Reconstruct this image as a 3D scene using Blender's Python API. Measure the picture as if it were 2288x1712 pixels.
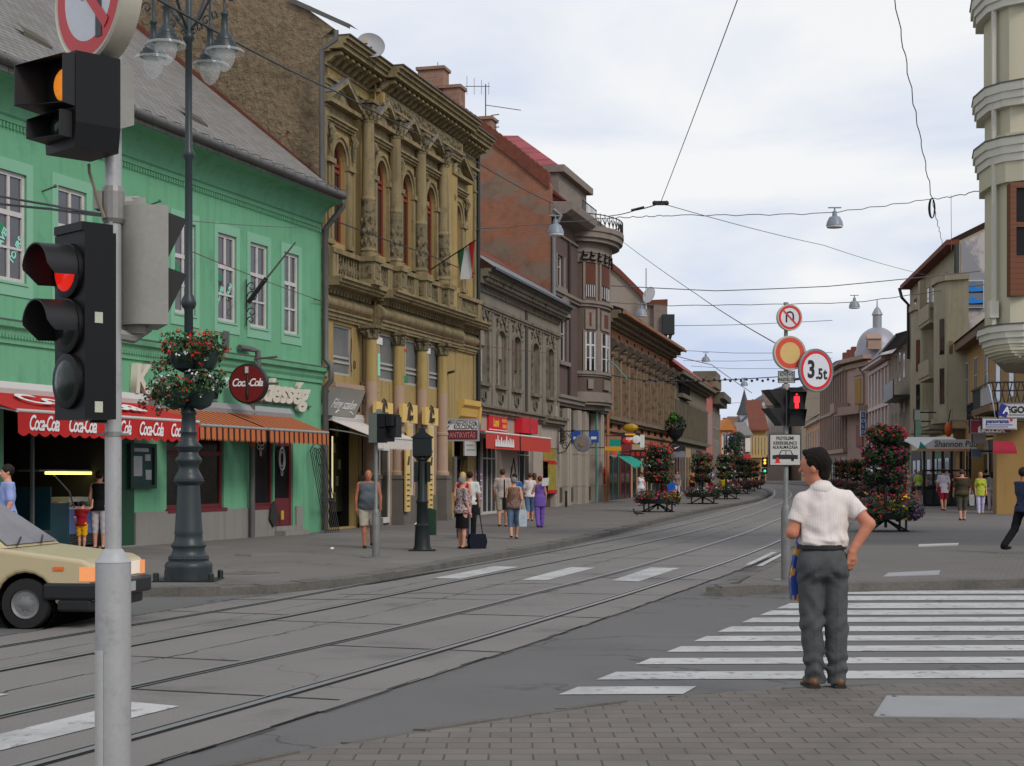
import bpy,math,random
import numpy as np
from mathutils import Vector,Matrix
random.seed(7)
for o in list(bpy.data.objects):
 bpy.data.objects.remove(o)
SC = bpy.context.scene
COL = SC.collection
rad = math.radians
# ---- camera ------------------------------------------------------------------
EYE = 1.57
FX,CX,HZ = 3517.0,1144.0,1065.4        # focal length, centre column and horizon row measured on the photograph
cam = bpy.data.cameras.new("camera")
cam.sensor_width = 36
cam.lens = FX / 2288 * 36
cam.shift_y = (HZ - 856) / 2288
cam.clip_end = 5000
cam.clip_start = .1
camo = bpy.data.objects.new("camera",cam)
camo.location = (0,0,EYE)
camo.rotation_euler = (rad(90),0,0)
COL.objects.link(camo)
SC.camera = camo
# ---- sky and sun ---------------------------------------------------------------
SUN_EL,SUN_AZ = 38,142
w = bpy.data.worlds.new("World")
SC.world = w
w.use_nodes = True
nt = w.node_tree
nt.nodes.clear()
out = nt.nodes.new('ShaderNodeOutputWorld')
bg = nt.nodes.new('ShaderNodeBackground')
sky = nt.nodes.new('ShaderNodeTexSky')
sky.sky_type = 'NISHITA'
sky.sun_disc = False
sky.sun_elevation = rad(SUN_EL)
sky.sun_rotation = rad(SUN_AZ)
tc = nt.nodes.new('ShaderNodeTexCoord')
mp = nt.nodes.new('ShaderNodeMapping')
mp.inputs['Scale'].default_value = (1.0,1.0,4.2)
mp.inputs['Rotation'].default_value = (0,rad(8),0)
n1 = nt.nodes.new('ShaderNodeTexNoise')
n1.inputs['Scale'].default_value = 2.3
n1.inputs['Detail'].default_value = 6
n1.inputs['Roughness'].default_value = .5
n1.inputs['Distortion'].default_value = .4
rp = nt.nodes.new('ShaderNodeValToRGB')
e = rp.color_ramp.elements
e[0].position,e[0].color = .38,(5.4,6.15,8.0,1)
e[1].position,e[1].color = .58,(8.7,8.7,8.75,1)
mid = rp.color_ramp.elements.new(.48)
mid.color = (7.2,7.6,8.4,1)
mx = nt.nodes.new('ShaderNodeMix')
mx.data_type = 'RGBA'
mx.inputs['Factor'].default_value = .93
bg.inputs['Strength'].default_value = .1
L = nt.links.new
L(tc.outputs['Generated'],mp.inputs['Vector'])
L(mp.outputs['Vector'],n1.inputs['Vector'])
L(n1.outputs['Fac'],rp.inputs['Fac'])
L(sky.outputs['Color'],mx.inputs['A'])
L(rp.outputs['Color'],mx.inputs['B'])
L(mx.outputs['Result'],bg.inputs['Color'])
L(bg.outputs['Background'],out.inputs['Surface'])
sun = bpy.data.lights.new("sun",'SUN')
sun.energy = 1.5
sun.angle = rad(16)
sun.color = (1,.95,.88)
suno = bpy.data.objects.new("sun",sun)
COL.objects.link(suno)
_az = rad(SUN_AZ)
_d = Vector((math.sin(_az) * math.cos(rad(SUN_EL)),math.cos(_az) * math.cos(rad(SUN_EL)),math.sin(rad(SUN_EL))))
suno.rotation_euler = _d.to_track_quat('Z','Y').to_euler()
SC.view_settings.view_transform = 'Standard'
SC.view_settings.look = 'None'
SC.view_settings.gamma = 1
SC.view_settings.use_curve_mapping = False
SC.view_settings.exposure = 0.14
try:
 SC.cycles.use_denoising = True
 SC.cycles.max_bounces = 6
 SC.cycles.transparent_max_bounces = 12
except Exception:
 pass
# ---- measuring helpers -----------------------------------------------------------
def gz(Z):
 return float(np.interp(Z,[48,91,125,227,400],[0,.26,.42,.95,1.6]))
def at(x,y,Z):
 return Vector(((x - CX) / FX * Z,Z,EYE - (y - HZ) / FX * Z))
def gnd(x,y,o=0.0):
 Z = FX * (EYE - o) / (y - HZ)
 for _ in range(60):
  Z = .5 * Z + .5 * FX * (EYE - o - gz(Z)) / (y - HZ)
 return Vector(((x - CX) / FX * Z,Z,gz(Z) + o))
def sr(r,g,b):
 f = lambda v: (v / 255 / 12.92) if v <= 10 else ((v / 255 + .055) / 1.055) ** 2.4
 return (f(r),f(g),f(b))
# ---- objects ---------------------------------------------------------------------
def tag(o,label=None,cat=None,group=None,kind=None):
 if label: o['label'] = label
 if cat: o['category'] = cat
 if group: o['group'] = group
 if kind: o['kind'] = kind
 return o
def thing(name,label,cat,loc=(0,0,0),rz=0,group=None):
 o = bpy.data.objects.new(name,None)
 o.empty_display_size = .2
 COL.objects.link(o)
 o.location = loc
 o.rotation_euler = (0,0,rz)
 return tag(o,label,cat,group)
def copy_tree(o,parent=None):
 c = o.copy()
 COL.objects.link(c)
 c.parent = parent
 for ch in o.children:
  copy_tree(ch,c)
 return c
WHOLE = {'print','small_print','lettering','stripe','flowers','trough_flowers','bowl_flowers','foliage','crown','graffiti','key_frieze','bulbs','beading','cloth','emblem'}
class MB:
 def __init__(s):
  s.v,s.f,s.fm,s.m,s.M = [],[],[],0,None
 def add(s,pts,faces,m=None):
  b = len(s.v)
  if s.M is not None:
   pts = [s.M @ Vector(p) for p in pts]
  s.v.extend([tuple(p) for p in pts])
  for f in faces:
   s.f.append([b + i for i in f])
   s.fm.append(s.m if m is None else m)
  return s
 def poly(s,*pts,m=None):
  return s.add(pts,[list(range(len(pts)))],m)
 def box(s,x0,x1,y0,y1,z0,z1,m=None):
  p = [(x0,y0,z0),(x1,y0,z0),(x1,y1,z0),(x0,y1,z0),(x0,y0,z1),(x1,y0,z1),(x1,y1,z1),(x0,y1,z1)]
  return s.add(p,[(0,3,2,1),(4,5,6,7),(0,1,5,4),(1,2,6,5),(2,3,7,6),(3,0,4,7)],m)
 def prism(s,poly,y0,y1,m=None,ax='y'):
  """poly in (x,z) pushed from y0 to y1 (ax y), in (x,y) from z0 to z1 (ax z), in (y,z) along x (ax x)"""
  n = len(poly)
  if ax == 'y': q = lambda p,d: (p[0],d,p[1])
  elif ax == 'z': q = lambda p,d: (p[0],p[1],d)
  else: q = lambda p,d: (d,p[0],p[1])
  pts = [q(p,y0) for p in poly] + [q(p,y1) for p in poly]
  ar = sum(poly[i][0] * poly[(i + 1) % n][1] - poly[(i + 1) % n][0] * poly[i][1] for i in range(n))
  fl = (ar > 0) == (ax != 'y')
  fs = [list(range(n))[::-1] if fl else list(range(n)),[n + i for i in (range(n) if fl else range(n - 1,-1,-1))]]
  for i in range(n):
   j = (i + 1) % n
   fs.append([i,j,n + j,n + i] if fl else [j,i,n + i,n + j])
  return s.add(pts,fs,m)
 def tube(s,pts,r,n=8,m=None,caps=True,closed=False):
  pts = [Vector(p) for p in pts]
  k = len(pts)
  rs = r if isinstance(r,(list,tuple)) else [r] * k
  t0 = (pts[1] - pts[0]).normalized()
  u = t0.orthogonal().normalized()
  vs,fs = [],[]
  for i in range(k):
   a = pts[i - 1] if (i > 0 or closed) else pts[i]
   b = pts[(i + 1) % k] if (i < k - 1 or closed) else pts[i]
   t = (b - a).normalized()
   u = (u - t * u.dot(t))
   u = u.normalized() if u.length > 1e-6 else t.orthogonal().normalized()
   w_ = t.cross(u)
   for j in range(n):
    an = 2 * math.pi * j / n
    vs.append(pts[i] + (u * math.cos(an) + w_ * math.sin(an)) * rs[i])
  for i in range(k if closed else k - 1):
   i2 = (i + 1) % k
   for j in range(n):
    j2 = (j + 1) % n
    fs.append([i * n + j,i * n + j2,i2 * n + j2,i2 * n + j])
  if caps and not closed:
   fs.append(list(range(n))[::-1])
   fs.append([(k - 1) * n + j for j in range(n)])
  return s.add(vs,fs,m)
 def lathe(s,prof,n=16,c=(0,0,0),m=None,a0=0,a1=2 * math.pi,caps=True,rot=0):
  full = abs(a1 - a0 - 2 * math.pi) < 1e-6
  nn = n if full else n + 1
  vs,fs = [],[]
  for (r,z) in prof:
   for j in range(nn):
    an = a0 + (a1 - a0) * j / n + rot
    vs.append((c[0] + r * math.cos(an),c[1] + r * math.sin(an),c[2] + z))
  for i in range(len(prof) - 1):
   for j in range(n):
    j2 = (j + 1) % nn
    fs.append([i * nn + j,i * nn + j2,(i + 1) * nn + j2,(i + 1) * nn + j])
  if caps and full:
   if prof[0][0] > 1e-4: fs.append(list(range(n))[::-1])
   if prof[-1][0] > 1e-4: fs.append([(len(prof) - 1) * n + j for j in range(n)])
  return s.add(vs,fs,m)
 def ball(s,c,r,n=12,k=8,m=None):
  rr = r if isinstance(r,(tuple,list)) else (r,r,r)
  old = s.M
  T = Matrix.Translation(c) @ Matrix.Diagonal((rr[0],rr[1],rr[2],1))
  s.M = T if old is None else old @ T
  s.lathe([(math.sin(math.pi * i / k) if 0 < i < k else 0,-math.cos(math.pi * i / k)) for i in range(k + 1)],n,m=m)
  s.M = old
  return s
 def pieces(s):
  """far-apart clusters of the mesh's loose islands, as lists of face numbers"""
  up = list(range(len(s.v)))
  def fd(i):
   while up[i] != i:
    up[i] = up[up[i]]; i = up[i]
   return i
  for f in s.f:
   a = fd(f[0])
   for i in f[1:]: up[fd(i)] = a
  isl = {}
  for k,f in enumerate(s.f): isl.setdefault(fd(f[0]),[]).append(k)
  if not 1 < len(isl) < 400: return [list(range(len(s.f)))]
  L_ = list(isl.values())
  bx = []
  for fs in L_:
   p = np.array([s.v[i] for k in fs for i in s.f[k]]); bx.append((p.min(0),p.max(0)))
  lo,hi = np.array([b[0] for b in bx]),np.array([b[1] for b in bx])
  sz = (hi - lo).max(1)
  gap = np.sqrt((np.maximum(0,np.maximum(lo[:,None] - hi[None],lo[None] - hi[:,None])) ** 2).sum(2))
  near = gap <= np.maximum(.02,.5 * np.maximum(sz[:,None],sz[None]))
  left,res = set(range(len(L_))),[]
  while left:
   st,g_ = [left.pop()],[]
   while st:
    i = st.pop(); g_.append(i)
    for j in [j for j in left if near[i,j]]: left.discard(j); st.append(j)
   res.append([k for i in g_ for k in L_[i]])
  return res
 def build(s,name,mats,parent=None,smooth=None,**kw):
  if parent is not None and len(s.f) < 6000 and name not in WHOLE:
   ps = s.pieces()
   if len(ps) > 1:
    first = None
    for fs in sorted(ps,key=len,reverse=True):
     q = MB(); ren = {}
     for k in fs:
      q.f.append([ren.setdefault(i,len(ren)) for i in s.f[k]]); q.fm.append(s.fm[k])
     q.v = [s.v[i] for i in ren]
     o = q._build(name,mats,parent,smooth,**kw)
     first = first or o
    return first
  return s._build(name,mats,parent,smooth,**kw)
 def _build(s,name,mats,parent=None,smooth=None,**kw):
  me = bpy.data.meshes.new(name)
  me.from_pydata(s.v,[],s.f)
  for m in (mats if isinstance(mats,(list,tuple)) else [mats]):
   me.materials.append(m)
  me.polygons.foreach_set('material_index',s.fm)
  if smooth:
   me.polygons.foreach_set('use_smooth',[True] * len(s.f))
   me.set_sharp_from_angle(angle=rad(smooth))
  me.update()
  o = bpy.data.objects.new(name,me)
  COL.objects.link(o)
  o.parent = parent
  return tag(o,**kw)
def txt(body,size,m,parent,loc,rot=(rad(90),0,0),shear=0,ext=.004,align='CENTER',sx=1,bold=0,name='lettering',sp=1):
 cu = bpy.data.curves.new('t','FONT')
 cu.body = body
 cu.size = size
 cu.shear = shear
 cu.extrude = ext
 cu.align_x = align
 cu.align_y = 'CENTER'
 cu.offset = bold
 cu.space_character = sp
 cu.resolution_u = 3
 t = bpy.data.objects.new('t',cu)
 COL.objects.link(t)
 dg = bpy.context.evaluated_depsgraph_get()
 me = bpy.data.meshes.new_from_object(t.evaluated_get(dg))
 bpy.data.objects.remove(t)
 bpy.data.curves.remove(cu)
 me.materials.clear()
 me.materials.append(m)
 o = bpy.data.objects.new(name,me)
 o.location = loc
 o.rotation_euler = rot
 o.scale = (sx,1,1)
 COL.objects.link(o)
 o.parent = parent
 return o
# ---- materials --------------------------------------------------------------------
def _n(nt,t,**k):
 n = nt.nodes.new(t)
 for a,b in k.items():
  if a in n.inputs: n.inputs[a].default_value = b
  else: setattr(n,a,b)
 return n
def _mix(nt,fac,a,b,bt='MIX'):
 n = nt.nodes.new('ShaderNodeMix')
 n.data_type = 'RGBA'
 n.blend_type = bt
 for k,v in (('Factor',fac),('A',a),('B',b)):
  if hasattr(v,'is_linked') or hasattr(v,'links'): nt.links.new(v,n.inputs[k])
  elif k == 'Factor': n.inputs[k].default_value = v
  else: n.inputs[k].default_value = (*v[:3],1)
 return n.outputs['Result']
def _ramp(nt,fac,stops):
 r = nt.nodes.new('ShaderNodeValToRGB')
 el = r.color_ramp.elements
 while len(el) < len(stops): el.new(.5)
 for e_,(p,c) in zip(el,stops):
  e_.position = p
  e_.color = (*c,1) if isinstance(c,(tuple,list)) else (c,c,c,1)
 nt.links.new(fac,r.inputs['Fac'])
 return r.outputs['Color']
def mat(name,col,rough=.85,var=.14,vs=1.2,bump=0,bs=40,metal=0,spec=.4,stain=None,emit=0,trans=0,streak=None,
  brick=None,fine=.08,island=0,patch=None,wave=None,crack=None,alpha=1,ecol=None,bd=.03):
 m = bpy.data.materials.new(name)
 m.use_nodes = True
 nt = m.node_tree
 b = nt.nodes['Principled BSDF']
 lk = nt.links.new
 tc_ = _n(nt,'ShaderNodeTexCoord')
 P0 = tc_.outputs['Object']
 c = col
 dark = lambda q,k: tuple(max(0,min(1,x * k)) for x in q[:3])
 hgt = None
 if brick:
  w_,h_,mort,c2,mc,axes = brick
  sp_ = _n(nt,'ShaderNodeSeparateXYZ')
  cb = _n(nt,'ShaderNodeCombineXYZ')
  lk(P0,sp_.inputs[0])
  lk(sp_.outputs[axes[0]],cb.inputs[0])
  lk(sp_.outputs[axes[1]],cb.inputs[1])
  nz = _n(nt,'ShaderNodeTexNoise',Scale=2.5 / max(w_,.05) * .25)
  ad = _n(nt,'ShaderNodeVectorMath',operation='MULTIPLY_ADD')
  ad.inputs[1].default_value = (w_ * .08,h_ * .25,0)
  lk(nz.outputs['Color'],ad.inputs[0])
  lk(cb.outputs[0],ad.inputs[2])
  br = _n(nt,'ShaderNodeTexBrick',Scale=1.0)
  br.inputs['Brick Width'].default_value = w_
  br.inputs['Row Height'].default_value = h_
  br.inputs['Mortar Size'].default_value = mort
  br.inputs['Mortar Smooth'].default_value = .3
  br.inputs['Color1'].default_value = (*col,1)
  br.inputs['Color2'].default_value = (*c2,1)
  br.inputs['Mortar'].default_value = (*mc,1)
  lk(ad.outputs[0],br.inputs['Vector'])
  c = br.outputs['Color']
  hgt = br.outputs['Fac']
 if wave:
  dirx,per,c2,duty = wave          # stripes of colour c2 along the given axis
  sp_ = _n(nt,'ShaderNodeSeparateXYZ')
  lk(P0,sp_.inputs[0])
  md = _n(nt,'ShaderNodeMath',operation='MODULO')
  dv = _n(nt,'ShaderNodeMath',operation='DIVIDE')
  dv.inputs[1].default_value = per
  md.inputs[1].default_value = 1
  ad = _n(nt,'ShaderNodeMath',operation='ADD')
  ad.inputs[1].default_value = 400
  lk(sp_.outputs[dirx],dv.inputs[0])
  lk(dv.outputs[0],ad.inputs[0])
  lk(ad.outputs[0],md.inputs[0])
  gt = _n(nt,'ShaderNodeMath',operation='GREATER_THAN')
  gt.inputs[1].default_value = duty
  lk(md.outputs[0],gt.inputs[0])
  c = _mix(nt,gt.outputs[0],c,c2)
 if var:
  nn = _n(nt,'ShaderNodeTexNoise',Scale=vs,Detail=6.0,Roughness=.6)
  lk(P0,nn.inputs['Vector'])
  c = _mix(nt,1.0,c,_ramp(nt,nn.outputs['Fac'],[(.25,1 - var),(.75,min(1,1 + var))]),'MULTIPLY')
 if patch:                                # patches of another surface (fallen plaster, bare brick)
  pc,lo,hi,psc = patch[:4]
  nn = _n(nt,'ShaderNodeTexNoise',Scale=psc,Detail=8.0,Roughness=.62)
  mp_ = _n(nt,'ShaderNodeMapping')
  mp_.inputs['Scale'].default_value = patch[4] if len(patch) > 4 else (1,1,1)
  lk(P0,mp_.inputs['Vector'])
  lk(mp_.outputs[0],nn.inputs['Vector'])
  c = _mix(nt,_ramp(nt,nn.outputs['Fac'],[(lo,0),(hi,1)]),c,pc)
 if streak:                               # rain streaks running down
  sc_,lo,hi,am = streak
  mp_ = _n(nt,'ShaderNodeMapping')
  mp_.inputs['Scale'].default_value = (3.2,3.2,.22)
  lk(P0,mp_.inputs['Vector'])
  nn = _n(nt,'ShaderNodeTexNoise',Scale=1.6,Detail=5.0,Roughness=.65)
  lk(mp_.outputs[0],nn.inputs['Vector'])
  rr = _ramp(nt,nn.outputs['Fac'],[(lo,0),(hi,am)])
  c = _mix(nt,rr,c,sc_)
 if stain:
  sc_,lo,hi,am,ss = stain
  nn = _n(nt,'ShaderNodeTexNoise',Scale=ss,Detail=7.0,Roughness=.7)
  lk(P0,nn.inputs['Vector'])
  c = _mix(nt,_ramp(nt,nn.outputs['Fac'],[(lo,0),(hi,am)]),c,sc_)
 if crack:                                # hairline cracks and seams
  nn = _n(nt,'ShaderNodeTexNoise',Scale=crack[0] * 3,Detail=4.0)
  ad = _n(nt,'ShaderNodeVectorMath',operation='MULTIPLY_ADD')
  ad.inputs[1].default_value = (.5 / crack[0],) * 3
  lk(P0,nn.inputs['Vector']); lk(nn.outputs['Color'],ad.inputs[0]); lk(P0,ad.inputs[2])
  vo = _n(nt,'ShaderNodeTexVoronoi',feature='DISTANCE_TO_EDGE',Scale=crack[0])
  lk(ad.outputs[0],vo.inputs['Vector'])
  n2_ = _n(nt,'ShaderNodeTexNoise',Scale=crack[0] * 1.3,Detail=2.0)
  lk(P0,n2_.inputs['Vector'])
  c = _mix(nt,_ramp(nt,vo.outputs['Distance'],[(0,crack[2]),(crack[1],0)]),c,_mix(nt,_ramp(nt,n2_.outputs['Fac'],[(.42,0),(.58,1)]),c,dark(col,.35)))
 if fine:
  nn = _n(nt,'ShaderNodeTexNoise',Scale=bs,Detail=3.0)
  lk(P0,nn.inputs['Vector'])
  c = _mix(nt,1.0,c,_ramp(nt,nn.outputs['Fac'],[(.3,1 - fine),(.7,1.0)]),'MULTIPLY')
 if island:
  gi = _n(nt,'ShaderNodeNewGeometry')
  c = _mix(nt,1.0,c,_ramp(nt,gi.outputs['Random Per Island'],[(0,1 - island),(1,1.0)]),'MULTIPLY')
 if hasattr(c,'links'): lk(c,b.inputs['Base Color'])
 else: b.inputs['Base Color'].default_value = (*c,1)
 b.inputs['Roughness'].default_value = rough
 b.inputs['Metallic'].default_value = metal
 b.inputs['Specular IOR Level'].default_value = spec
 if trans:
  b.inputs['Transmission Weight'].default_value = trans
 if alpha < 1:
  b.inputs['Alpha'].default_value = alpha
 if emit:
  b.inputs['Emission Color'].default_value = (*(ecol or col),1)
  b.inputs['Emission Strength'].default_value = emit
 if bump:
  nn = _n(nt,'ShaderNodeTexNoise',Scale=bs,Detail=5.0,Roughness=.65)
  lk(P0,nn.inputs['Vector'])
  bp = _n(nt,'ShaderNodeBump',Strength=min(1,bump),Distance=bd)
  lk(nn.outputs['Fac'],bp.inputs['Height'])
  if hgt is not None:
   b2 = _n(nt,'ShaderNodeBump',Strength=.5,Distance=.012,invert=True)
   lk(hgt,b2.inputs['Height'])
   lk(b2.outputs[0],bp.inputs['Normal'])
  lk(bp.outputs['Normal'],b.inputs['Normal'])
 return m
GL = mat('window_glass',(.012,.014,.017),rough=.06,var=0,fine=0,spec=.8)
GLD = mat('shop_glass',(.02,.021,.021),rough=.12,var=.7,vs=1.2,fine=0,spec=.14)
GLG = mat('curtained_glass',(.2,.21,.215),rough=.18,var=.35,vs=.8,fine=0,spec=.7)
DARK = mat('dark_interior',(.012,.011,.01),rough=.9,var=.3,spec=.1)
BLACK = mat('black_plastic',(.012,.013,.015),rough=.45,var=.2,vs=8,fine=.1)
DGREEN = mat('dark_green_iron',(.01,.016,.0155),rough=.5,var=.2,vs=6,spec=.3,fine=.15)
BGREEN = mat('black_green_iron',(.01,.016,.014),rough=.4,var=.2,vs=5,spec=.5)
LAMPG = mat('lamp_post_paint',(.026,.037,.041),rough=.42,var=.2,vs=4,spec=.4,fine=.12)
ZINC = mat('zinc_sheet',(.23,.24,.25),rough=.5,var=.25,vs=2,metal=.3)
ZINCD = mat('weathered_gutter',(.13,.125,.12),rough=.55,var=.3,vs=2,metal=.2)
ALU = mat('silver_post_paint',(.42,.42,.42),rough=.42,var=.12,vs=5,metal=.25,stain=((.2,.19,.17),.55,.75,.7,6),fine=.06)
GALV = mat('galvanised_post',(.2,.2,.19),rough=.5,var=.25,vs=5,metal=.25,stain=((.09,.085,.07),.5,.75,.7,4))
WHITEP = mat('white_paint',(.72,.71,.68),rough=.6,var=.1,vs=3)
WIREM = mat('wire_black',(.015,.015,.016),rough=.6,var=0,fine=0)
WIREG = mat('wire_grey',(.09,.09,.1),rough=.6,var=0,fine=0)
# ---- facades ----------------------------------------------------------------------
class Fac:
 """a street front: local x runs along it, local y into the building, z up"""
 def __init__(s,name,label,xl,zl,xr,zr,cat='building'):
  A = Vector(((xl - CX) / FX * zl,zl))
  B = Vector(((xr - CX) / FX * zr,zr))
  s.A,s.L = A,(B - A).length
  s.d = (B - A) / s.L
  s.i = Vector((-s.d.y,s.d.x))
  s.root = thing(name,label,cat,(A.x,A.y,0),math.atan2(s.d.y,s.d.x))
 def p(s,x,y,o=0.0):
  """(along, height) where the pixel's ray meets the plane o metres in front of the wall"""
  r = Vector(((x - CX) / FX,1.0))
  A = s.A - s.i * o
  t = A.dot(s.i) / r.dot(s.i)
  P_ = r * t - A
  return P_.dot(s.d),EYE - (y - HZ) / FX * t
 def side(s,x,y,sa):
  """(into, height) where the pixel's ray meets the cross wall at distance sa along the front"""
  r = Vector(((x - CX) / FX,1.0))
  A = s.A + s.d * sa
  t = A.dot(s.d) / r.dot(s.d)
  return (r * t - A).dot(s.i),EYE - (y - HZ) / FX * t
 def S(s,x,o=0.0):
  return s.p(x,1000,o)[0]
 def Zh(s,x,y,o=0.0):
  return s.p(x,y,o)[1]
 def w2(s,l):
  return (s.A.x + s.d.x * l[0] + s.i.x * l[1],s.A.y + s.d.y * l[0] + s.i.y * l[1],l[2])
def wall(mb,s0,s1,z0,z1,holes=(),dep=.18,y=0.0,m=None):
 """front with openings (a,b,c,d[,rise of arch]) and their reveals"""
 xs = sorted({s0,s1,*[h[0] for h in holes],*[h[1] for h in holes]})
 zs = sorted({z0,z1,*[h[2] for h in holes],*[h[3] for h in holes]})
 for i in range(len(xs) - 1):
  for j in range(len(zs) - 1):
   cx,cz = (xs[i] + xs[i + 1]) / 2,(zs[j] + zs[j + 1]) / 2
   if any(h[0] < cx < h[1] and h[2] < cz < h[3] for h in holes): continue
   mb.poly((xs[i],y,zs[j]),(xs[i + 1],y,zs[j]),(xs[i + 1],y,zs[j + 1]),(xs[i],y,zs[j + 1]),m=m)
 for h in holes:
  a,b,c,d = h[:4]
  r = h[4] if len(h) > 4 else 0
  t = y + dep
  zt = d - r
  mb.poly((a,y,c),(a,t,c),(a,t,zt),(a,y,zt),m=m)
  mb.poly((b,t,c),(b,y,c),(b,y,zt),(b,t,zt),m=m)
  mb.poly((a,y,c),(b,y,c),(b,t,c),(a,t,c),m=m)
  if not r:
   mb.poly((a,t,d),(b,t,d),(b,y,d),(a,y,d),m=m)
  else:
   n = 12
   pr = None
   for k in range(n + 1):
    an = math.pi * (1 - k / n)
    q = ((a + b) / 2 + (b - a) / 2 * math.cos(an),zt + r * math.sin(an))
    if pr:
     mb.poly((pr[0],y,pr[1]),(q[0],y,q[1]),(q[0],y,d),(pr[0],y,d),m=m)
     mb.poly((pr[0],t,pr[1]),(q[0],t,q[1]),(q[0],y,q[1]),(pr[0],y,pr[1]),m=m)
    pr = q
def arc(a,b,zt,r,n=14):
 return [((a + b) / 2 + (b - a) / 2 * math.cos(math.pi * (1 - k / n)),zt + r * math.sin(math.pi * (1 - k / n))) for k in range(n + 1)]
def win(par,a,b,c,d,y,fm,gm=None,cols=2,rows=(.0,),fw=.06,bw=.035,rise=0,name='window',deep=.06):
 """window: frame with bars, its pane a sub-part. rows: heights (0..1) of cross bars"""
 mb = MB()
 zt = d - rise
 mb.box(a,a + fw,y - deep,y,c,zt)
 mb.box(b - fw,b,y - deep,y,c,zt)
 mb.box(a + fw,b - fw,y - deep + .003,y,c,c + fw)
 if rise:
  A1 = arc(a,b,zt,rise)
  A2 = arc(a + fw,b - fw,zt,rise - fw)
  for k in range(len(A1) - 1):
   mb.prism([A2[k],A2[k + 1],A1[k + 1],A1[k]],y - deep,y)
 else:
  mb.box(a + fw,b - fw,y - deep + .003,y,d - fw,d)
 for k in range(1,cols):
  x = a + (b - a) * k / cols
  mb.box(x - bw * .8,x + bw * .8,y - deep + .006,y - .002,c + fw,d - fw)
 for q in rows:
  if 0 < q < 1:
   z = c + (d - c) * q
   t = bw if (q * 100) % 1 > .4 else bw * .5
   mb.box(a + fw,b - fw,y - deep - .004,y - .004,z - t,z + t)
 o = mb.build(name,fm,par)
 g = MB()
 if rise:
  A2 = arc(a + .01,b - .01,zt,rise - .01)
  g.add([(p[0],y - .022,p[1]) for p in A2] + [(b - .01,y - .022,c + .01),(a + .01,y - .022,c + .01)],[list(range(len(A2) + 2))[::-1]])
 else:
  g.poly((a + .01,y - .022,c + .01),(b - .01,y - .022,c + .01),(b - .01,y - .022,d - .01),(a + .01,y - .022,d - .01))
 g.build('pane',gm or GL,o)
 return o
def band(mb,s0,s1,z0,z1,pro,y=0.0,steps=3,ends=True,cove=False,m=None):
 """moulded string course: profile widening upward"""
 prof = [(y + .02,z0)]
 for k in range(steps):
  a,b = k / steps,(k + 1) / steps
  p = pro * (b ** 1.0)
  za,zb = z0 + (z1 - z0) * a,z0 + (z1 - z0) * b
  if cove:
   for q in range(1,5):
    t = q / 4
    prof.append((y - pro * (1 - math.cos(t * math.pi / 2)),z0 + (z1 - z0) * .75 * math.sin(t * math.pi / 2)))
   prof.append((y - pro,z1))
   break
  prof += [(y - p,za + (zb - za) * .25),(y - p,zb)]
 prof.append((y + .02,z1 + .0))
 mb.prism(prof,s0,s1,ax='x',m=m)
def dentils(mb,s0,s1,z0,z1,w_,gap,pro,y=0.0,m=None):
 n = int((s1 - s0) / (w_ + gap))
 for k in range(n):
  x = s0 + (k + .5) * (s1 - s0) / n
  mb.box(x - w_ / 2,x + w_ / 2,y - pro,y + .01,z0,z1,m)
def gableroof(mb,s0,s1,z0,pitch,dep,ov=.4,th=.12,m=0):
 """slope rising from the eaves into the block"""
 y0 = -ov
 zr = z0 + (dep + ov) * pitch
 mb.add([(s0,y0,z0),(s1,y0,z0),(s1,dep,zr),(s0,dep,zr),(s0,y0,z0 - th),(s1,y0,z0 - th),(s1,dep,zr - th),(s0,dep,zr - th)],
  [(0,1,2,3),(7,6,5,4),(0,4,5,1),(1,5,6,2),(3,2,6,7),(0,3,7,4)],m)
 mb.add([(s0,dep,zr),(s1,dep,zr),(s1,2 * dep + ov,z0),(s0,2 * dep + ov,z0)],[(0,1,2,3)],m)
# ---- ground ---------------------------------------------------------------------
RO = -.12
ASPH = mat('asphalt',(.15,.145,.141),crack=(.3,.01,.9),rough=.85,var=.2,vs=.35,bump=.25,bs=90,spec=.3,stain=((.09,.088,.086),.55,.7,.55,.5),fine=.2,patch=((.18,.172,.165),.58,.66,.22))
CONC = mat('track_concrete',(.215,.2,.185),crack=(.22,.005,.8),rough=.85,var=.16,vs=.5,bump=.2,bs=60,spec=.3,stain=((.075,.073,.07),.55,.72,.6,.45),fine=.18)
PAVL = mat('asphalt_pavement',(.185,.168,.152),crack=(.28,.006,.8),rough=.9,var=.16,vs=.3,bump=.15,bs=80,spec=.25,stain=((.1,.09,.08),.52,.7,.55,.35),fine=.15,patch=((.2,.185,.17),.56,.6,.16))
PAVR = mat('block_paving',(.185,.168,.155),rough=.88,var=.2,vs=.5,bump=.2,bs=70,spec=.25,fine=.14,stain=((.1,.092,.086),.55,.75,.5,.7),
  brick=(.3,.145,.012,(.185,.17,.158),(.1,.093,.085),(0,1)))
PAVN = mat('worn_block_paving',(.19,.168,.148),rough=.88,var=.28,vs=.7,bump=.35,bs=120,spec=.25,fine=.22,stain=((.1,.088,.075),.5,.75,.6,1.3),
  brick=(.25,.19,.007,(.225,.2,.176),(.105,.092,.082),(0,1)))
KERB = mat('kerb_stone',(.16,.148,.13),rough=.9,var=.3,vs=1.5,bump=.5,bs=25,stain=((.06,.055,.048),.5,.7,.7,2.2),fine=.2)
PAINT = mat('road_paint',(.52,.515,.5),rough=.75,var=.1,vs=2,bump=.15,bs=60,patch=((.18,.175,.17),.57,.66,7),fine=.2,stain=((.24,.235,.23),.46,.7,.7,1.1))
STEEL = mat('rail_steel',(.27,.265,.26),rough=.42,var=.15,vs=3,metal=.35)
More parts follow.
